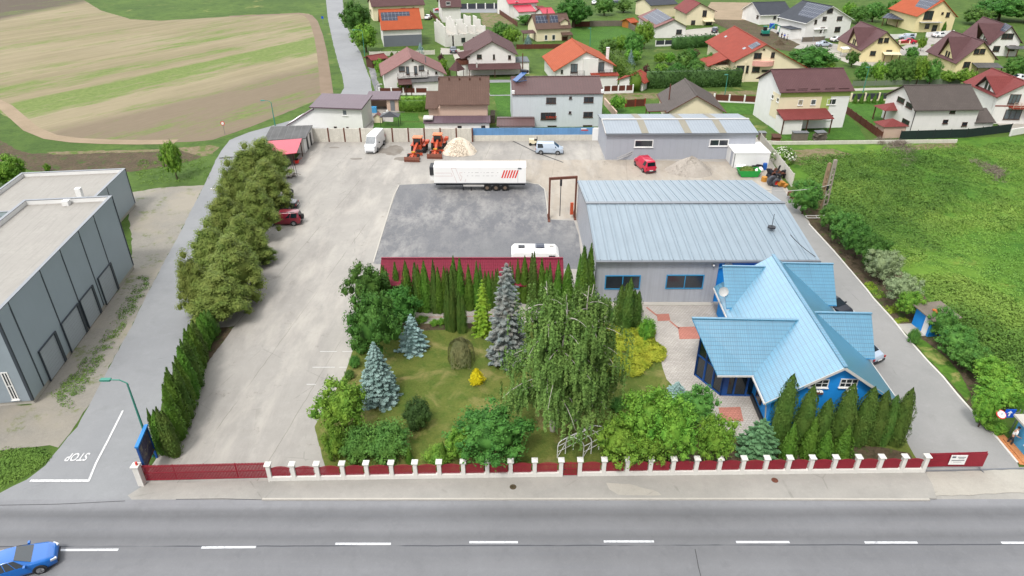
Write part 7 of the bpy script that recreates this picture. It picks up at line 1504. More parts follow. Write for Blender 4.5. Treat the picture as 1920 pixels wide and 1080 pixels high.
for i,(px,py,l) in enumerate([(541,382,'nearest tyre of the row leaning by the junipers'),(543,376,'second tyre of the row leaning by the junipers'),(544.5,370.5,'third tyre of the row leaning by the junipers'),(545,365,'farthest tyre of the row leaning by the junipers')]): tyre('tyre',l,P(px,py),.48,.48,M_tyre,R(15),False,None,'tyres by the junipers')
simple('grey_boat','grey rounded cover lying between the tyres and junipers','tarpaulin',P(524,378),[('cover',M_greym,lambda m:m.mesh(*blobcore(np.random.default_rng(2),(0,0,.3),(1.6,.8,.7),10,6,.08)))]) 
for i,(px,py,l) in enumerate([(528,388,'white board leaning next to the black saloon'),(520,392,'second white board partly under the junipers')]): simple('white_board',l,'board',P(px,py),[('sheet',M_white,lambda m:m.obox((0,0,.45),(3.2,.06,1.0),(R(50),0,R(-5))))])
tyre('tractor_wheel','big tractor tyre with a white rim by the scrap',P(1444,347),.75,.75,M_tyre,R(20),False,M_rim,w_=.4); tyre('tractor_wheel','smaller tractor tyre with a red rim beside the big one',P(1453,349),.6,.6,M_tyre,R(10),False,M_red,w_=.35)
simple('orange_machine_part','orange machine part lying by the tractor tyres','scrap',P(1464,349),[('casting',basic('ochre_paint',rgb(200,136,50),.7,.15,2),lambda m:(m.obox((0,0,.4),(1.2,.8,.6),(.2,.3,.4)),m.obox((.5,-.5,.3),(.9,.3,.3),(0,0,.8))))])
simple('scrap_pile','pile of dark scrap metal behind the tractor tyres','scrap',P(1455,336),[('scrap',M_darkm,lambda m:[m.obox((random.Random(i).uniform(-1.4,1.2),random.Random(i+50).uniform(-.8,1.5),.2+random.Random(i+9).random()*.8),(1.3,.3,.2),(i*.5,i*.3,i*.9)) for i in range(16)]),('rusty_bits',M_rust,lambda m:[m.obox((random.Random(i+5).uniform(-1.2,1.4),random.Random(i+70).uniform(-.8,1.5),.3+random.Random(i+19).random()*.7),(.9,.25,.2),(i*.7,i*.2,i*.6)) for i in range(10)])])
simple('orange_stool','small orange topped drum behind the hall roof','drum',P(1432,340),[('drum',basic('ochre_drum',rgb(214,150,60),.7,.1,2),lambda m:m.tube((0,0,0),(0,0,.7),.4,.4,12))])
simple('blue_barrel','blue plastic barrel beside the white container','barrel',P(1433,318),[('barrel',basic('blue_plastic',rgb(30,100,190),.5,.05,2),lambda m:m.lathe([(.01,0),(.3,0),(.33,.3),(.33,.7),(.3,1.0),(.01,1.0)],(0,0,0),14))])
for i,(px,py,l) in enumerate([(1414,321,'black tyre pile against the white container, left'),(1422,319,'black tyre pile against the white container, right')]): 
    for k in range(3): tyre('tyre',['lowest','middle','top'][k]+' tyre of the '+['left','right'][i]+' stack before the white container',P(px,py),k*.26,.55,M_black,0,True,None,'tyres before the white container')
for i,(px,py,s,l) in enumerate([(1420,327,.55,'white sack on the skip end'),(1425,322,.45,'white sack beside the blue barrel'),(1385,318,.5,'white tub against the container wall, left'),(1393,318,.5,'white tub against the container wall, right'),(1409,318,.3,'small blue bag by the green skip')]): simple('sack' if i in(0,1,4) else 'tub',l,'sack' if i in(0,1,4) else 'tub',P(px,py),[('cover',M_white if i<4 else basic('blue_bag',rgb(60,150,210),.6),lambda m:m.mesh(*blobcore(np.random.default_rng(i),(0,0,s*.8),(s,s,s*.9),9,6,.1)))])
simple('rusty_implement','rusty farm implement hidden under the drive side trees','implement',P(1503,378),[('frame',M_rust,lambda m:(m.bar((-1.5,1.2,.8),(1.5,-1.2,.8),.9,.5),m.bar((-1.5,.5,.4),(1.5,-1.6,.4),.15,.15))),('tine',M_darkm,lambda m:m.tube((1.7,-1.6,.4),(1.9,-1.5,.4),.4,.4,14))])
simple('metal_gate_parts','white metal gate leaf lying at the kerb end','gate',P(1530,412),[('leaf',M_gutter,lambda m:(m.bar((-1.2,.6,.3),(1.2,.2,.5),.08,.08),m.bar((-1.2,-.1,.3),(1.2,-.5,.5),.08,.08),m.bar((-1.2,.6,.3),(-1.2,-.1,.3),.08,.08),m.bar((1.2,.2,.5),(1.2,-.5,.5),.08,.08),m.bar((0,.4,.4),(0,-.3,.4),.06,.06)))])
# --- concrete A-pole and cable
b0=P(1545,392); tz=HT(1545,392,300); tp=P(1567,300,tz); t=thing('utility_pole','pair of slotted concrete utility poles standing in the weeds','utility pole',b0)
M_cpole=basic('pole_concrete',rgb(178,168,156),.9,.12,2); top=tp-b0
def slotpole(b,tt,w0,w1,nm,mt):
    m=MB(); d=tt-b; sd=Vector((1,0,0)); n=10
    for s in (-1,1): m.bar(b+sd*s*w0/2,tt+sd*s*w1/2,.28,.12)
    for i in range(n+1): f=i/n; q=b+d*f; w_=w0+(w1-w0)*f; m.bar(q-sd*w_/2,q+sd*w_/2,.2,.14)
    m.bar(b+d*.84,tt,w1+.1,.3); return m.build(nm,mt,t)
slotpole(Vector((0,0,0)),top,.5,.3,'main_pole',M_cpole); o2=P(1535,393)-b0; slotpole(o2,P(1556,306,tz-.3)-b0,.42,.2,'side_pole',basic('tan_pole_concrete',rgb(176,150,122),.9,.12,2))
m=MB(); q=o2.lerp(Vector((0,0,0)),.5)+Vector((0,0,tz*.45)); m.box(q.x-.2,q.x+.2,q.y-.2,q.y+.2,q.z-.3,q.z+.3); m.build('junction_box',M_darkm,t)
wa=b0+Vector((0,0,tz*.5)); wb_=P(1430,356,5.6)
def wire(name,label,a,b,sag,r,mat,n=12):
    m=MB(); pts=[a.lerp(b,i/n)-Vector((0,0,sag*4*(i/n)*(1-i/n))) for i in range(n+1)]; m.path(pts,r,5,0); o=m.build(name,mat); tag(o,label,'cable'); return o
wire('power_cable','pale power cable sagging from the concrete pole to the hall roof',wa,wb_,.4,.045,M_gutter)
wire('power_cable','thin dark cable running down over the hall roof edge to the blue house',P(1482,440,6.8),P(1529,481,5.2),.15,.035,M_darkm)
# --- street lamps, signs
M_teal=basic('teal_lamp_paint',rgb(70,150,132),.6,.1,2)
def lamp(label,px,py,top,arm,mat=M_teal,group='street lamps'):
    p=P(px,py); h=HT(px,py,top); t=thing('street_lamp',label,'street lamp',p,0,group); m=MB(); m.tube((0,0,0),(0,0,h-.3),.1,.06,10); m.path([Vector((0,0,h-.3)),Vector((arm.x*.3,arm.y*.3,h-.02)),Vector((arm.x*.75,arm.y*.75,h))],.045); m.build('pole',mat,t)
    m=MB(); q=Vector((arm.x,arm.y,h)); u=Vector((arm.x,arm.y,0)).normalized(); m.bar(q-u*.45,q+u*.25,.28,.14); m.build('lamp_head',mat,t); return t
lamp('tall teal street lamp behind the billboard at the road corner',287,856,712,Vector((-1.5,0,0))); lamp('street lamp rising between the junipers over the side road',429,432,356,Vector((-.9,.2,0)),M_gutter); lamp('teal street lamp at the field edge behind the grey sheds',516,236,189,Vector((-1.6,.2,0))); lamp('teal street lamp in front of the round tree by the upper side road',684,106,56,Vector((-2.2,0,0))); lamp('street lamp at the corner of the brown panelled garden fence',708,178,158,Vector((.9,0,0)),M_gutter)
lamp('slim teal lamp post on the meadow edge',1106,88,53,Vector((-.4,0,0))); lamp('slim teal lamp post by the tall hedge',1358,184,140,Vector((-.4,0,0))); lamp('slim teal lamp post at the orchard lane',1618,173,126,Vector((-.4,0,0)))
def sign(name,label,p,h,parts,rz=0):
    t=thing(name,label,'road sign',p,rz); m=MB(); m.tube((0,0,0),(0,0,h),.035); m.build('post',M_greym,t)
    for f in parts: f(t)
    return t
def disc(t,z,r,mt,y=-.05,nm='sign_plate',x=0):
    m=MB(); m.tube((x,y,z),(x,y-.02,z),r,r,24); return m.build(nm,mt,t)
M_signred=basic('sign_red',rgb(214,70,60,.9),.5,.03,2); M_signblue=basic('sign_blue',rgb(20,84,200,.9),.5,.03,2)
p=P(422,252); sign('road_sign','small round red rimmed road sign at the field corner',p,2.2,[lambda t:disc(t,1.95,.36,M_signred),lambda t:disc(t,1.95,.24,M_white,-.072)])
p=P(606,45); sign('road_sign','small blue road sign on the far verge of the side road',p,2.2,[lambda t:(lambda m:(m.box(-.35,.35,-.06,-.04,1.6,2.3),m.build('sign_plate',M_signblue,t)))(MB())])
# signs by the booth
p=P(1893,812); hh=HT(1893,812,768)
t=thing('traffic_signs','post with a round red rimmed sign and a blue sign with white arrow','road sign',p); m=MB(); m.tube((0,0,0),(0,0,hh),.04); m.build('post',M_greym,t)
q=P(1877,777,hh-.25)-p; m=MB(); m.tube((q.x,q.y,q.z),(q.x,q.y-.02,q.z+.03),.36,.36,24); a=m.build('round_sign',M_signred,t); m=MB(); m.tube((q.x,q.y-.03,q.z+.035),(q.x,q.y-.04,q.z+.05),.29,.29,24); m.build('white_face',M_white,a); m=MB(); m.bar((q.x-.1,q.y-.05,q.z+.05),(q.x+.1,q.y-.05,q.z+.05),.02,.05); m.bar((q.x,q.y-.05,q.z-.08),(q.x,q.y-.05,q.z+.18),.05,.02); m.build('symbol',basic('faded_symbol',rgb(150,170,190)),a); m=MB(); m.bar((q.x,q.y+.03,q.z),(0,0,q.z),.04,.04); m.build('bracket',M_greym,a)
q=P(1893,775,hh-.25)-p; m=MB(); m.box(q.x-.4,q.x+.4,q.y-.02,q.y,q.z-.4,q.z+.4); a=m.build('blue_sign',M_signblue,t); m=MB(); m.prism([(q.x-.06,q.z-.25),(q.x+.06,q.z-.25),(q.x+.06,q.z+.05),(q.x+.19,q.z+.05),(q.x,q.z+.27),(q.x-.19,q.z+.05),(q.x-.06,q.z+.05)],'y',q.y-.035,q.y-.022); m.build('arrow',M_white,a)
p=P(1906,800); t=thing('dish_mast','satellite dish on a thin mast among the leaves above the booth','satellite dish',p); m=MB(); m.tube((0,0,0),(0,0,3.3),.03); m.build('mast',M_greym,t); m=MB(); m2=MB(); m2.lathe([(0,0),(.15,.02),(.27,.07),(.33,.12)],(0,0,0),16); rot=Matrix.Rotation(R(60),3,'X'); m.mesh([Vector((0,-.1,3.3))+rot@Vector(v) for v in m2.v],m2.f); m.build('dish',M_gutter,t)
# --- billboard
tl=P(257,839,3.0); tr=P(274,800,3.0); hA=tl; d=Vector((tr.x-tl.x,tr.y-tl.y,0)); t=thing('billboard','weathered blue framed billboard at the road corner','billboard',(tl.x,tl.y,0)); Lb=d.length; t.rotation_euler=(0,0,math.atan2(d.y,d.x))
for x in (0,Lb): m=MB(); m.box(x-.07,x+.07,-.07,.07,0,3.0); m.build('post',M_dblue,t)
m=MB(); m.box(-.1,Lb+.1,-.12,.12,3.0,3.14); m.build('frame',basic('bright_blue_frame',rgb(40,140,220),.5,.05,2),t); m=MB(); m.box(.08,Lb-.08,-.02,.02,.9,3.0); 
n=N('faded_poster'); v=n.tc(); f=n.noise(v,1.6,5,.7,1.5); n.out(n.ramp(f,[(.3,rgb(58,58,84)),(.5,rgb(84,78,110)),(.62,rgb(150,140,130)),(.75,rgb(90,110,70))]),.6); m.build('poster',n.m,t)
m=MB(); m.bar((0,-.03,.9),(Lb,-.03,.9),.06,.08); m.build('lower_rail',M_rust,t)
# ================= street fence =================
M_picket=ribbed('dark_red_pickets',rgb(136,34,46,.9),.12,.035,.5,.6,.15,streak=.3); M_pil=basic('white_pillar_paint',rgb(228,226,220,.85),.85,.06,1.5,streak=.2); M_gate=ribbed('dark_red_gate_slats',rgb(130,34,46,.9),.1,.03,.45,.6,.15,streak=.35)
def picket(pts,label,plinth=.5):
    W=[P(*q) for q in pts]; t=thing('picket_fence',label,'fence',W[0]); o=W[0]; W=[w_-o for w_ in W]
    m=MB()
    for a,b in zip(W,W[1:]): m.bar(a+Vector((0,0,plinth/2-.05)),b+Vector((0,0,plinth/2-.05)),.3,plinth)
    m.build('plinth',M_pil,t)
    for i,q in enumerate(W):
        m=MB(); m.box(q.x-.14,q.x+.14,q.y-.16,q.y+.14,0,1.55); pl_=m.build('pillar',M_pil,t); m=MB(); m.box(q.x-.22,q.x+.22,q.y-.24,q.y+.22,1.55,1.63); m.mesh([(q.x-.22,q.y-.24,1.63),(q.x+.22,q.y-.24,1.63),(q.x+.22,q.y+.22,1.63),(q.x-.22,q.y+.22,1.63),(q.x,q.y,1.72)],[(0,1,4),(1,2,4),(2,3,4),(3,0,4)]); m.build('cap',M_pil,pl_)
    for a,b in zip(W,W[1:]):
        d=b-a; L=d.length; u=d/L; m=MB(); s=.17; n_=int((L-.34)/.085)
        for i in range(n_):
            x=s+i*.085+.03; hh=1.25+.16*math.sin(math.pi*(x-s)/(L-.34)); q=a+u*x; w2=.034; m.box(q.x-w2,q.x+w2,q.y-.045,q.y-.02,plinth+.0,hh)
        p0=a+u*.15;p1=b-u*.15; m.bar(p0+Vector((0,0,.62)),p1+Vector((0,0,.62)),.03,.05); m.bar(p0+Vector((0,0,1.15)),p1+Vector((0,0,1.15)),.03,.05)
        for i in range(n_-1):
            pass
        m.build('panel',M_redp,t)
    return t
M_redp=basic('dark_red_fence_paint',rgb(146,34,50,.9),.6,.15,2,streak=.2)
y_at=lambda x:901.5+(x-509)*(893-901.5)/(1053-509) if x<1053 else 892.5+(x-1087)*(885.5-892.5)/(1728-1087)
L_=[509,554,599,646,690.5,736.5,780.5,825,869.5,914,957.5,1002,1051]; picket([(x-0,y_at(x)) for x in L_],'long dark red picket fence with white pillars, stretch left of the little gate')
R_=[1086,1130.5,1174,1217,1259,1302,1345,1388.5,1431,1473,1515,1558,1600.5,1643,1686,1727]; picket([(x,y_at(x)) for x in R_],'long dark red picket fence with white pillars, stretch right of the little gate')
def slatgate(name,label,a,b,hh,mat,z0=.12,leg=False):
    a=P(*a);b=P(*b); t=thing(name,label,'gate',a); d=b-a; L=d.length; u=d/L; m=MB(); n_=int(L/.1)
    for i in range(n_): q=u*(i+.5)*.1; m.box(q.x-.033,q.x+.033,q.y-.02,q.y+.02,z0,hh)
    m.build('slats',mat,t); m=MB()
    for z in (z0+.08,(z0+hh)/2,hh-.12): m.bar(Vector((0,-.03,z)),d+Vector((0,-.03,z)),.04,.06)
    k=max(2,int(L/2)); 
    for i in range(k+1): q=d*i/k; m.bar(q+Vector((0,.03,z0)),q+Vector((0,.03,hh)),.05,.05)
    m.build('frame',mat,t); m=MB(); m.box(0,.12,-.06,-.03,hh*.5,hh*.56); m.build('handle',M_darkm,t); return t,d
slatgate('pedestrian_gate','small dark red gate between two white pillars',(1056,892.8),(1081,892.6),1.35,M_redp)
t,d=slatgate('sliding_gate','wide dark red sliding gate beside the billboard',(274,903),(506,897.5),1.55,M_redp)
m=MB(); q=P(266,910)-P(274,903); m.box(q.x-.2,q.x+.2,q.y-.1,q.y+.3,0,1.75); pl_=m.build('gate_pillar',M_pil,t); m=MB(); m.box(q.x-.27,q.x+.27,q.y-.17,q.y+.37,1.75,1.85); m.build('cap',M_pil,pl_)
m=MB(); m.tube((q.x+.1,q.y+.1,1.85),(q.x+.1,q.y+.1,2.1),.08); m.build('warning_lamp',M_signred,t)
simple('wall_camera','white camera on a short post behind the gate pillar','camera',P(282,878),[('post',M_greym,lambda m:m.tube((0,0,0),(0,0,1.9),.04)),('housing',M_white,lambda m:m.obox((0,0,1.95),(.5,.18,.16),(0,.3,R(-50))))])
t,d=slatgate('sliding_gate','dark red gate with a white notice at the end of the drive',(1733,880),(1838,877),1.55,M_redp,.25)
m=MB(); m.box(0,d.x,.03,.05,.25,1.5); m.build('backing_sheet',M_redp,t); u=d.normalized(); q0=P(1773,862,.7)-t.location; 
m=MB(); x0_,x1_=d.x*.36,d.x*.64; m.box(x0_,x1_,-.09,-.065,.55,1.45); nb=m.build('notice_board',M_white,t)
for i,(a_,b_,z_,h_) in enumerate([(.08,.3,1.2,.14),(.42,.9,1.22,.06),(.5,.85,1.1,.05),(.1,.9,.92,.07),(.25,.75,.78,.03)]): m=MB(); m.box(x0_+(x1_-x0_)*a_,x0_+(x1_-x0_)*b_,-.098,-.091,z_,z_+h_); m.build('print_line',basic('grey_print',rgb(90,96,110)) if i==0 else M_greym,nb)
m=MB(); m.bar((d.x-.3,0,.25),(d.x-.05,-.35,.02),.06,.06); m.build('foot',M_greym,t)
a_=P(1612,846); b_=P(1728,868)
ribbon('gate_rail',[(1735,884),(1960,878)],.12,.055,M_greym)
# manholes and stains of the pavement
for x,y,r in ((962,915.5,.24),(1452,903,.24)):
    c=P(x,y); m=MB(); m.tube((0,0,0),(0,0,.012),r,r,16); o=m.build('manhole_cover',M_rust if x>1000 else M_soil); o.location=(c.x,c.y,.131); struct(o)
# --- arched pergola
base=P(1069,859); ax=(P(1113,836)-base); t=thing('pergola','white metal arched pergola over the garden path behind the little gate','pergola',base); w_=.95
for k in range(4):
    q=ax*k/3; m=MB(); pts=[q+Vector((-w_,0,0)),q+Vector((-w_,0,1.15))]+[q+Vector((-w_*math.cos(a),0,1.15+.85*math.sin(a))) for a in [math.pi*i/8 for i in range(1,8)]]+[q+Vector((w_,0,1.15)),q+Vector((w_,0,0))]; m.path(pts,.035,6); m.build('arch',M_white,t)
m=MB()
for a in (0,math.pi*.25,math.pi*.5,math.pi*.75,math.pi): o_=Vector((-w_*math.cos(a),0,1.15+.85*math.sin(a))); m.bar(o_,ax+o_,.04,.04)
for s in (-1,1): m.bar(Vector((s*w_,0,.6)),ax+Vector((s*w_,0,.6)),.035,.035); m.bar(Vector((s*w_,0,.1)),ax/3+Vector((s*w_,0,1.1)),.03,.03)
m.build('rails',M_white,t)
# --- sheds at the left of the yard
A=P(572,289); 
def roofpoly(h,px,z,mat,name='roof',t=.12):
    m=MB(); pts=[h.w2l(P(x,y,zz_)) for (x,y),zz_ in zip(px,z)]; slab(m,pts,t); return m.build(name,[mat,mat],h.t)
A=P(500,270)+Vector((0,0,0)); 
h=House('grey_roof_garage','white garages with an old dark corrugated roof by the side road','garage',P(512,287)+Vector((1.2,0,0)),Vector((P(573,286).x,P(512,287).y,0)))
roofpoly(h,[(494,263),(573,259),(586,234.5),(508,237)],[2.6,2.6,2.9,2.9],M_asbestos); q=h.w2l(P(586,234.5,2.9)); a=h.w2l(P(494,263,2.6))
m=MB(); m.prism([(a.x+.3,0),(h.L,0),(h.L,2.5),(a.x+.3,2.5)],'y',.0,6.0); m.build('wall',M_plaster,h.t)
for y0_,y1_ in ((1.6,2.4),(3.6,4.4)): m=MB(); m.box(h.L+.003,h.L+.04,y0_,y1_,0,2.1); m.build('door',M_darkm,h.t)
h=House('red_roof_shelter','open timber lean-to with a bright red sheet roof beside the junipers','lean-to',P(515,312),P(553,312)); roofpoly(h,[(519,291),(556,286.5),(566,259.5),(500,264.5)],[2.3,2.3,2.6,2.6],M_redsheet,t=.08)
m=MB(); m.box(.1,h.L-.2,1.2,1.3,0,2.1); m.build('wall',M_plank,h.t)
for x,y in ((h.L-.1,.3),(h.L*.5,.3),(h.L,4.5)): m=MB(); m.box(x-.06,x+.06,y-.06,y+.06,0,2.3); m.build('post',M_brownw,h.t)
simple('red_mower','red lawn mower parked at the lean-to','mower',P(558,307),[('body',M_red,lambda m:(m.box(-.5,.2,-.3,.3,.15,.6),m.bar((.2,.2,.5),(.8,.2,.9),.05,.05))),('engine',M_black,lambda m:m.box(-.3,.15,-.22,.22,.6,.8))])
simple('timber_stack','leaning timber and rails beside the lean-to','timber',P(541,333),[('rails',M_darkm,lambda m:[m.bar((-.6+i*.35,.5,0),(-.8+i*.3,1.6,2.1),.06,.06) for i in range(6)]),('planks',M_plank,lambda m:[m.obox((-.3+i*.3,-.2+.1*i,.15+.07*i),(1.8,.2,.06),(.1*i,.1,.5*i)) for i in range(6)])])
# --- blue garden shed and booth at the right
a=P(1709,607); b=P(1738,632); h=House('blue_shed','small blue shed with a white door and flat grey roof under the fruit trees','shed',Vector((a.x,a.y,0)),Vector((b.x,b.y,0))); hs_=1.95; Dp=2.0
m=MB(); m.box(0,h.L,0,Dp,0,hs_); m.build('wall',M_blue,h.t); m=MB(); slab(m,[(-.3,-.3,hs_+.1),(h.L+.4,-.3,hs_+.1),(h.L+.4,Dp+.5,hs_+.28),(-.3,Dp+.5,hs_+.28)],.1); m.build('roof',[M_plank,M_plank],h.t); m=MB(); m.box(h.L*.62,h.L*.9,-.04,-.003,.02,1.75); m.build('door',M_white,h.t); m=MB(); m.box(h.L*.5,h.L*.8,.6,.9,hs_+.28,hs_+.4); m.build('roof_toy',basic('orange_red_box',rgb(220,120,50)),h.t)
a=P(1893,826); b=P(1934,874); h=House('gate_booth','light blue gate booth with a concrete slab roof at the right edge','booth',Vector((a.x,a.y,0)),Vector((b.x,b.y,0))); hs_=2.2
M_ltblue=basic('light_blue_plaster',rgb(92,176,222,.8),.8,.06,1); m=MB(); m.box(0,h.L,0,2.5,0,hs_); m.build('wall',M_ltblue,h.t); m=MB(); m.box(-.3,h.L+.4,-.35,2.8,hs_,hs_+.16); m.build('roof',M_kerb,h.t); h.win(None,world=(h.L*.55,h.L*.92,.9,1.8),frame=M_framew,mull=0)
m=MB(); m.box(-.05,h.L,-.5,-.003,0,.14); m.build('step',M_orange,h.t)
# --- neighbourhood odds and ends
simple('black_gazebo','black pop-up gazebo in the yard behind the concrete wall','gazebo',P(733,236),[('canopy',M_darkm,lambda m:m.mesh([(-1.7,-1.2,1.9),(1.7,-1.2,1.9),(1.7,1.2,1.9),(-1.7,1.2,1.9),(0,0,2.6)],[(0,1,4),(1,2,4),(2,3,4),(3,0,4),(3,2,1,0)])),('legs',M_darkm,lambda m:[m.tube((x,y,0),(x,y,1.9),.04) for x in (-1.6,1.6) for y in (-1.1,1.1)])])
simple('toy_house','small toy house with a pink roof in the neighbouring yard','playhouse',P(710,229),[('wall',M_cream,lambda m:m.prism([(-.7,0),(.7,0),(.7,1.0),(0,1.6),(-.7,1.0)],'y',-.6,.6)),('roof',M_mauve,lambda m:(m.obox((-.4,0,1.35),(1.1,1.5,.06),(0,R(-40),0)),m.obox((.4,0,1.35),(1.1,1.5,.06),(0,R(40),0))))])
simple('blue_box','bright blue box by the open garage','box',P(702,211),[('box',basic('blue_box_plastic',rgb(80,170,226),.5),lambda m:m.box(-.5,.5,-.4,.4,0,1.1))])
t=simple('motorbike','white scooter standing on the neighbour yard','scooter',P(724,219),[('body',M_white,lambda m:(m.obox((0,0,.6),(1.1,.35,.4),(0,.2,.9)),m.obox((.25,.4,.9),(.3,.3,.5),(0,0,.9)))),('wheel',M_black,lambda m:m.tube((.4,.5,.3),(.5,.4,.3),.3,.3,10))])
simple('blue_bin','blue wheeled bin beside the anthracite roofed bungalow','bin',P(1447,53),[('bin',basic('blue_bin_plastic',rgb(30,90,200),.5),lambda m:m.box(-.7,.7,-.5,.5,0,1.4))])
simple('garden_swing','white canopied swing seat on the terrace by the mauve roofed house','swing seat',P(1583,106),[('canopy',M_white,lambda m:m.obox((0,0,2.1),(2.6,1.6,.12),(.15,0,.3))),('seat',M_gutter,lambda m:m.obox((0,0,.6),(2.1,.8,.5),(0,0,.3))),('frame',M_greym,lambda m:(m.tube((-1.2,-.3,0),(-1.1,0,2.1),.05),m.tube((1.2,.3,0),(1.1,0,2.1),.05)))])
t=simple('flag_pole','three coloured flag in blue, yellow and red beside the coral roof house','flag',P(1339,112),[('pole',M_greym,lambda m:m.tube((0,0,0),(0,0,4.6),.05))])
for k,c_ in enumerate((rgb(20,50,150),rgb(240,200,30),rgb(200,30,40))): m=MB(); m.box(.05+k*.28,.33+k*.28,-.02,.02,2.8-.1*k,4.5-.12*k); m.build('stripe',basic('flag_%s'%('blue','yellow','red')[k],c_),t)
M_tealx=basic('teal_machine_paint',rgb(30,150,130),.5,.1,2)
t=simple('excavator','teal mini excavator on the dug up plot behind the coral roof','excavator',P(1434,67),[('body',M_tealx,lambda m:m.box(-1.0,1.0,-.8,.8,.7,1.5)),('cab',M_darkglass,lambda m:m.box(-.8,.1,-.7,.1,1.5,2.6)),('cab_roof',M_tealx,lambda m:m.box(-.9,.2,-.8,.2,2.6,2.72)),('boom',M_tealx,lambda m:(m.bar((.8,0,1.4),(2.6,.2,3.2),.25,.3),m.bar((2.6,.2,3.2),(4.2,.2,2.6),.22,.25),m.bar((4.2,.2,2.6),(4.0,.2,1.0),.2,.22))),('bucket',M_darkm,lambda m:m.obox((3.8,.2,.7),(.7,.6,.6),(0,.4,0))),('track',M_black,lambda m:(m.box(-1.1,1.1,-.9,-.5,0,.6),m.box(-1.1,1.1,.5,.9,0,.6)))])
# earth mounds
heap('earth_heap','sandy heap in front of the teal excavator',1450,1476,85,74,M_soil,8)
simple('firewood_stack','stack of firewood beside the pink house','firewood',P(924,226),[('logs',M_plank,lambda m:[m.tube((-.4,i*.35-1.6,.15+j*.3),(.4,i*.35-1.6,.15+j*.3),.14,.14,7) for i in range(10) for j in range(5)])])
for i,(px,py,l) in enumerate([(1486,262,'weathered wooden crate box by the white retaining wall'),(1427,262,'tall narrow hutch at the shed corner')]): simple('wooden_crate',l,'crate',P(px+(0 if i else 12),py),[('box',M_plank,lambda m:m.box(-1.2+.7*i,1.2-.7*i,-.5,.5,0,1.3)),('lid',M_greym,lambda m:m.box(-1.3+.7*i,1.3-.7*i,-.6,.6,1.3,1.38))])
simple('pallet_stack','messy stack of pallets and planks on the lawn edge','pallets',P(1535,262),[('pallets',M_plank,lambda m:[m.obox((.1*(i%3),0,.12+i*.2),(2.0,1.2,.1),(0,0,.1*i)) for i in range(6)]),('sheet',M_signblue if 0 else M_greym,lambda m:m.obox((0,0,1.4),(1.8,1.1,.08),(.1,0,.2)))])
simple('dog_house','small brown kennel with a red base by the retaining wall','kennel',P(1454,265),[('house',M_rust,lambda m:m.box(-.6,.6,-.5,.5,0,.8)),('roof',M_brownw,lambda m:m.obox((0,0,.95),(1.5,1.3,.1),(.25,0,0)))])
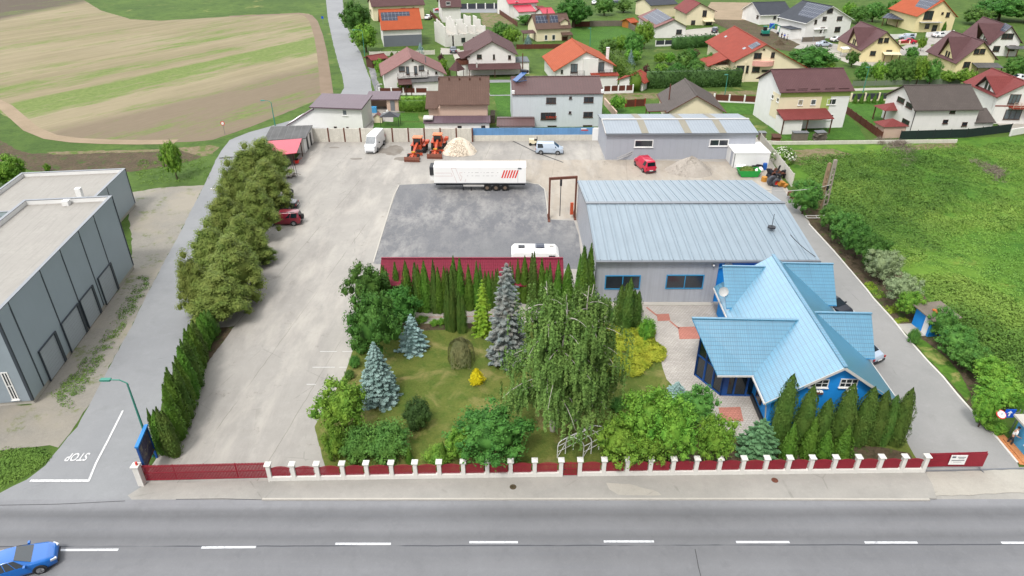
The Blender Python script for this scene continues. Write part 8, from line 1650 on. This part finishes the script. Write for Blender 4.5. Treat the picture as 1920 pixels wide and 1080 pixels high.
# ================= people =================
M_skin=basic('skin',rgb(206,160,134),.6,.04,3); M_hair=basic('dark_hair',rgb(58,44,36),.8,.1,3)
def skinmesh(name,verts,edges,rad,mat,parent,sub=1):
    me=bpy.data.meshes.new(name); me.from_pydata(verts,edges,[]); me.materials.append(mat); o=link(name,me,parent); sk=o.modifiers.new('skin','SKIN')
    for i,r in enumerate(rad): me.skin_vertices[0].data[i].radius=(r,r) if not hasattr(r,'__len__') else r
    me.skin_vertices[0].data[0].use_root=True; sk.use_smooth_shade=True; s=o.modifiers.new('sub','SUBSURF'); s.levels=sub; s.render_levels=sub; return o
def person(label,p,rz,shirt,trous,pose='stand',group=None):
    t=thing('person',label,'person',p,rz,group); f=-1   # faces local -y
    ln_=.12 if pose=='lean' else 0
    V=[(0,0,.95),(0,0,1.15),(0,-ln_*.5,1.35),(0,-ln_,1.5),(0,-ln_-.02,1.58),(0,-ln_-.03,1.68),(0,-ln_-.03,1.76)]; E=[(0,1),(1,2),(2,3),(3,4),(4,5),(5,6)]; Rr=[(.15,.11),(.14,.1),(.16,.11),(.06,.06),(.055,.055),(.085,.1),(.06,.07)]
    for s in (-1,1):
        b=len(V); st=.08*s if pose!='stand' else .0
        V+= [(s*.1,0,.88),(s*.11,-.02+st,.48),(s*.11,.02+st*1.4,.08),(s*.12,-.12+st*1.4,.04)]; E+=[(0,b),(b,b+1),(b+1,b+2),(b+2,b+3)]; Rr+=[.09,.06,.045,.04]
        b=len(V); fw=-.28 if (pose=='lean' or (pose=='work')) else -.05
        V+= [(s*.2,-ln_,1.42),(s*.26,-ln_+.02,1.14),(s*.25,-ln_+fw*.8,.98 if fw>-.2 else 1.05),(s*.25,-ln_+fw*1.05,.90 if fw>-.2 else 1.05)]; E+=[(2,b),(b,b+1),(b+1,b+2),(b+2,b+3)]; Rr+=[.055,.045,.03,(.035,.02)]
        h0=b+3; hx,hy,hz=V[h0]
        for k in range(5):
            b=len(V); dx=(-.03+.018*k)*1.0; dn=-.075 if fw>-.2 else -.02; dy=0 if fw>-.2 else -.07
            V.append((hx+dx,hy+dy*(.7 if k==4 else 1)-.01,hz+dn*(.7 if k==4 else 1))); E.append((h0,b)); Rr.append(.009)
    skinmesh('body',V,E,Rr,M_skin,t)
    SV=[(0,0,.93),(0,0,1.15),(0,-ln_*.5,1.36),(0,-ln_,1.48)]; SE=[(0,1),(1,2),(2,3)]; SR=[(.175,.135),(.165,.125),(.185,.13),(.09,.08)]
    for s in (-1,1): b=len(SV); SV+=[(s*.2,-ln_,1.42),(s*.255,-ln_+.02,1.18)]; SE+=[(2,b),(b,b+1)]; SR+=[.075,.065]
    skinmesh('shirt',SV,SE,SR,shirt,t)
    TV=[(0,0,.96),(0,0,.9)]; TE=[(0,1)]; TR=[(.16,.125),(.16,.12)]
    for s in (-1,1): st=.08*s if pose!='stand' else 0; b=len(TV); TV+=[(s*.1,0,.8),(s*.11,-.02+st,.48),(s*.11,.02+st*1.4,.12)]; TE+=[(1,b),(b,b+1),(b+1,b+2)]; TR+=[.105,.08,.065]
    skinmesh('trousers',TV,TE,TR,trous,t)
    m=MB(); m.mesh(*blobcore(np.random.default_rng(1),(0,-ln_-.0,1.74),(.1,.11,.09),10,6,.03)); m.build('hair',M_hair,t,smooth=True)
    for s in (-1,1): m=MB(); m.box(s*.12-.05,s*.12+.05,-.2+(.08*s*1.4 if pose!='stand' else 0),.08+(.08*s*1.4 if pose!='stand' else 0),0,.08); m.build('shoe',M_black,t)
    m=MB(); m.obox((0,-ln_-.14,1.69),(.025,.03,.045),(0,0,0)); m.build('nose',M_skin,t)
    return t
person('person in a white shirt and dark trousers leaning on the booth wall',P(1893,831)-Vector((.15,.15,0)),R(60),M_white,M_plastic,'lean')
M_navy=basic('navy_overall',rgb(40,50,80),.8)
for x,y,a_,l,sh in ((1464.5,73,20,'leftmost of three workers on the dug up plot, in blue',M_navy),(1469.5,75,-30,'middle worker of the three on the dug up plot',M_signblue),(1475,76.5,60,'rightmost worker of the three on the dug up plot, pale top',M_gutter)): person(l,P(x,y),R(a_),sh,M_navy,'work','workers on the dug up plot')
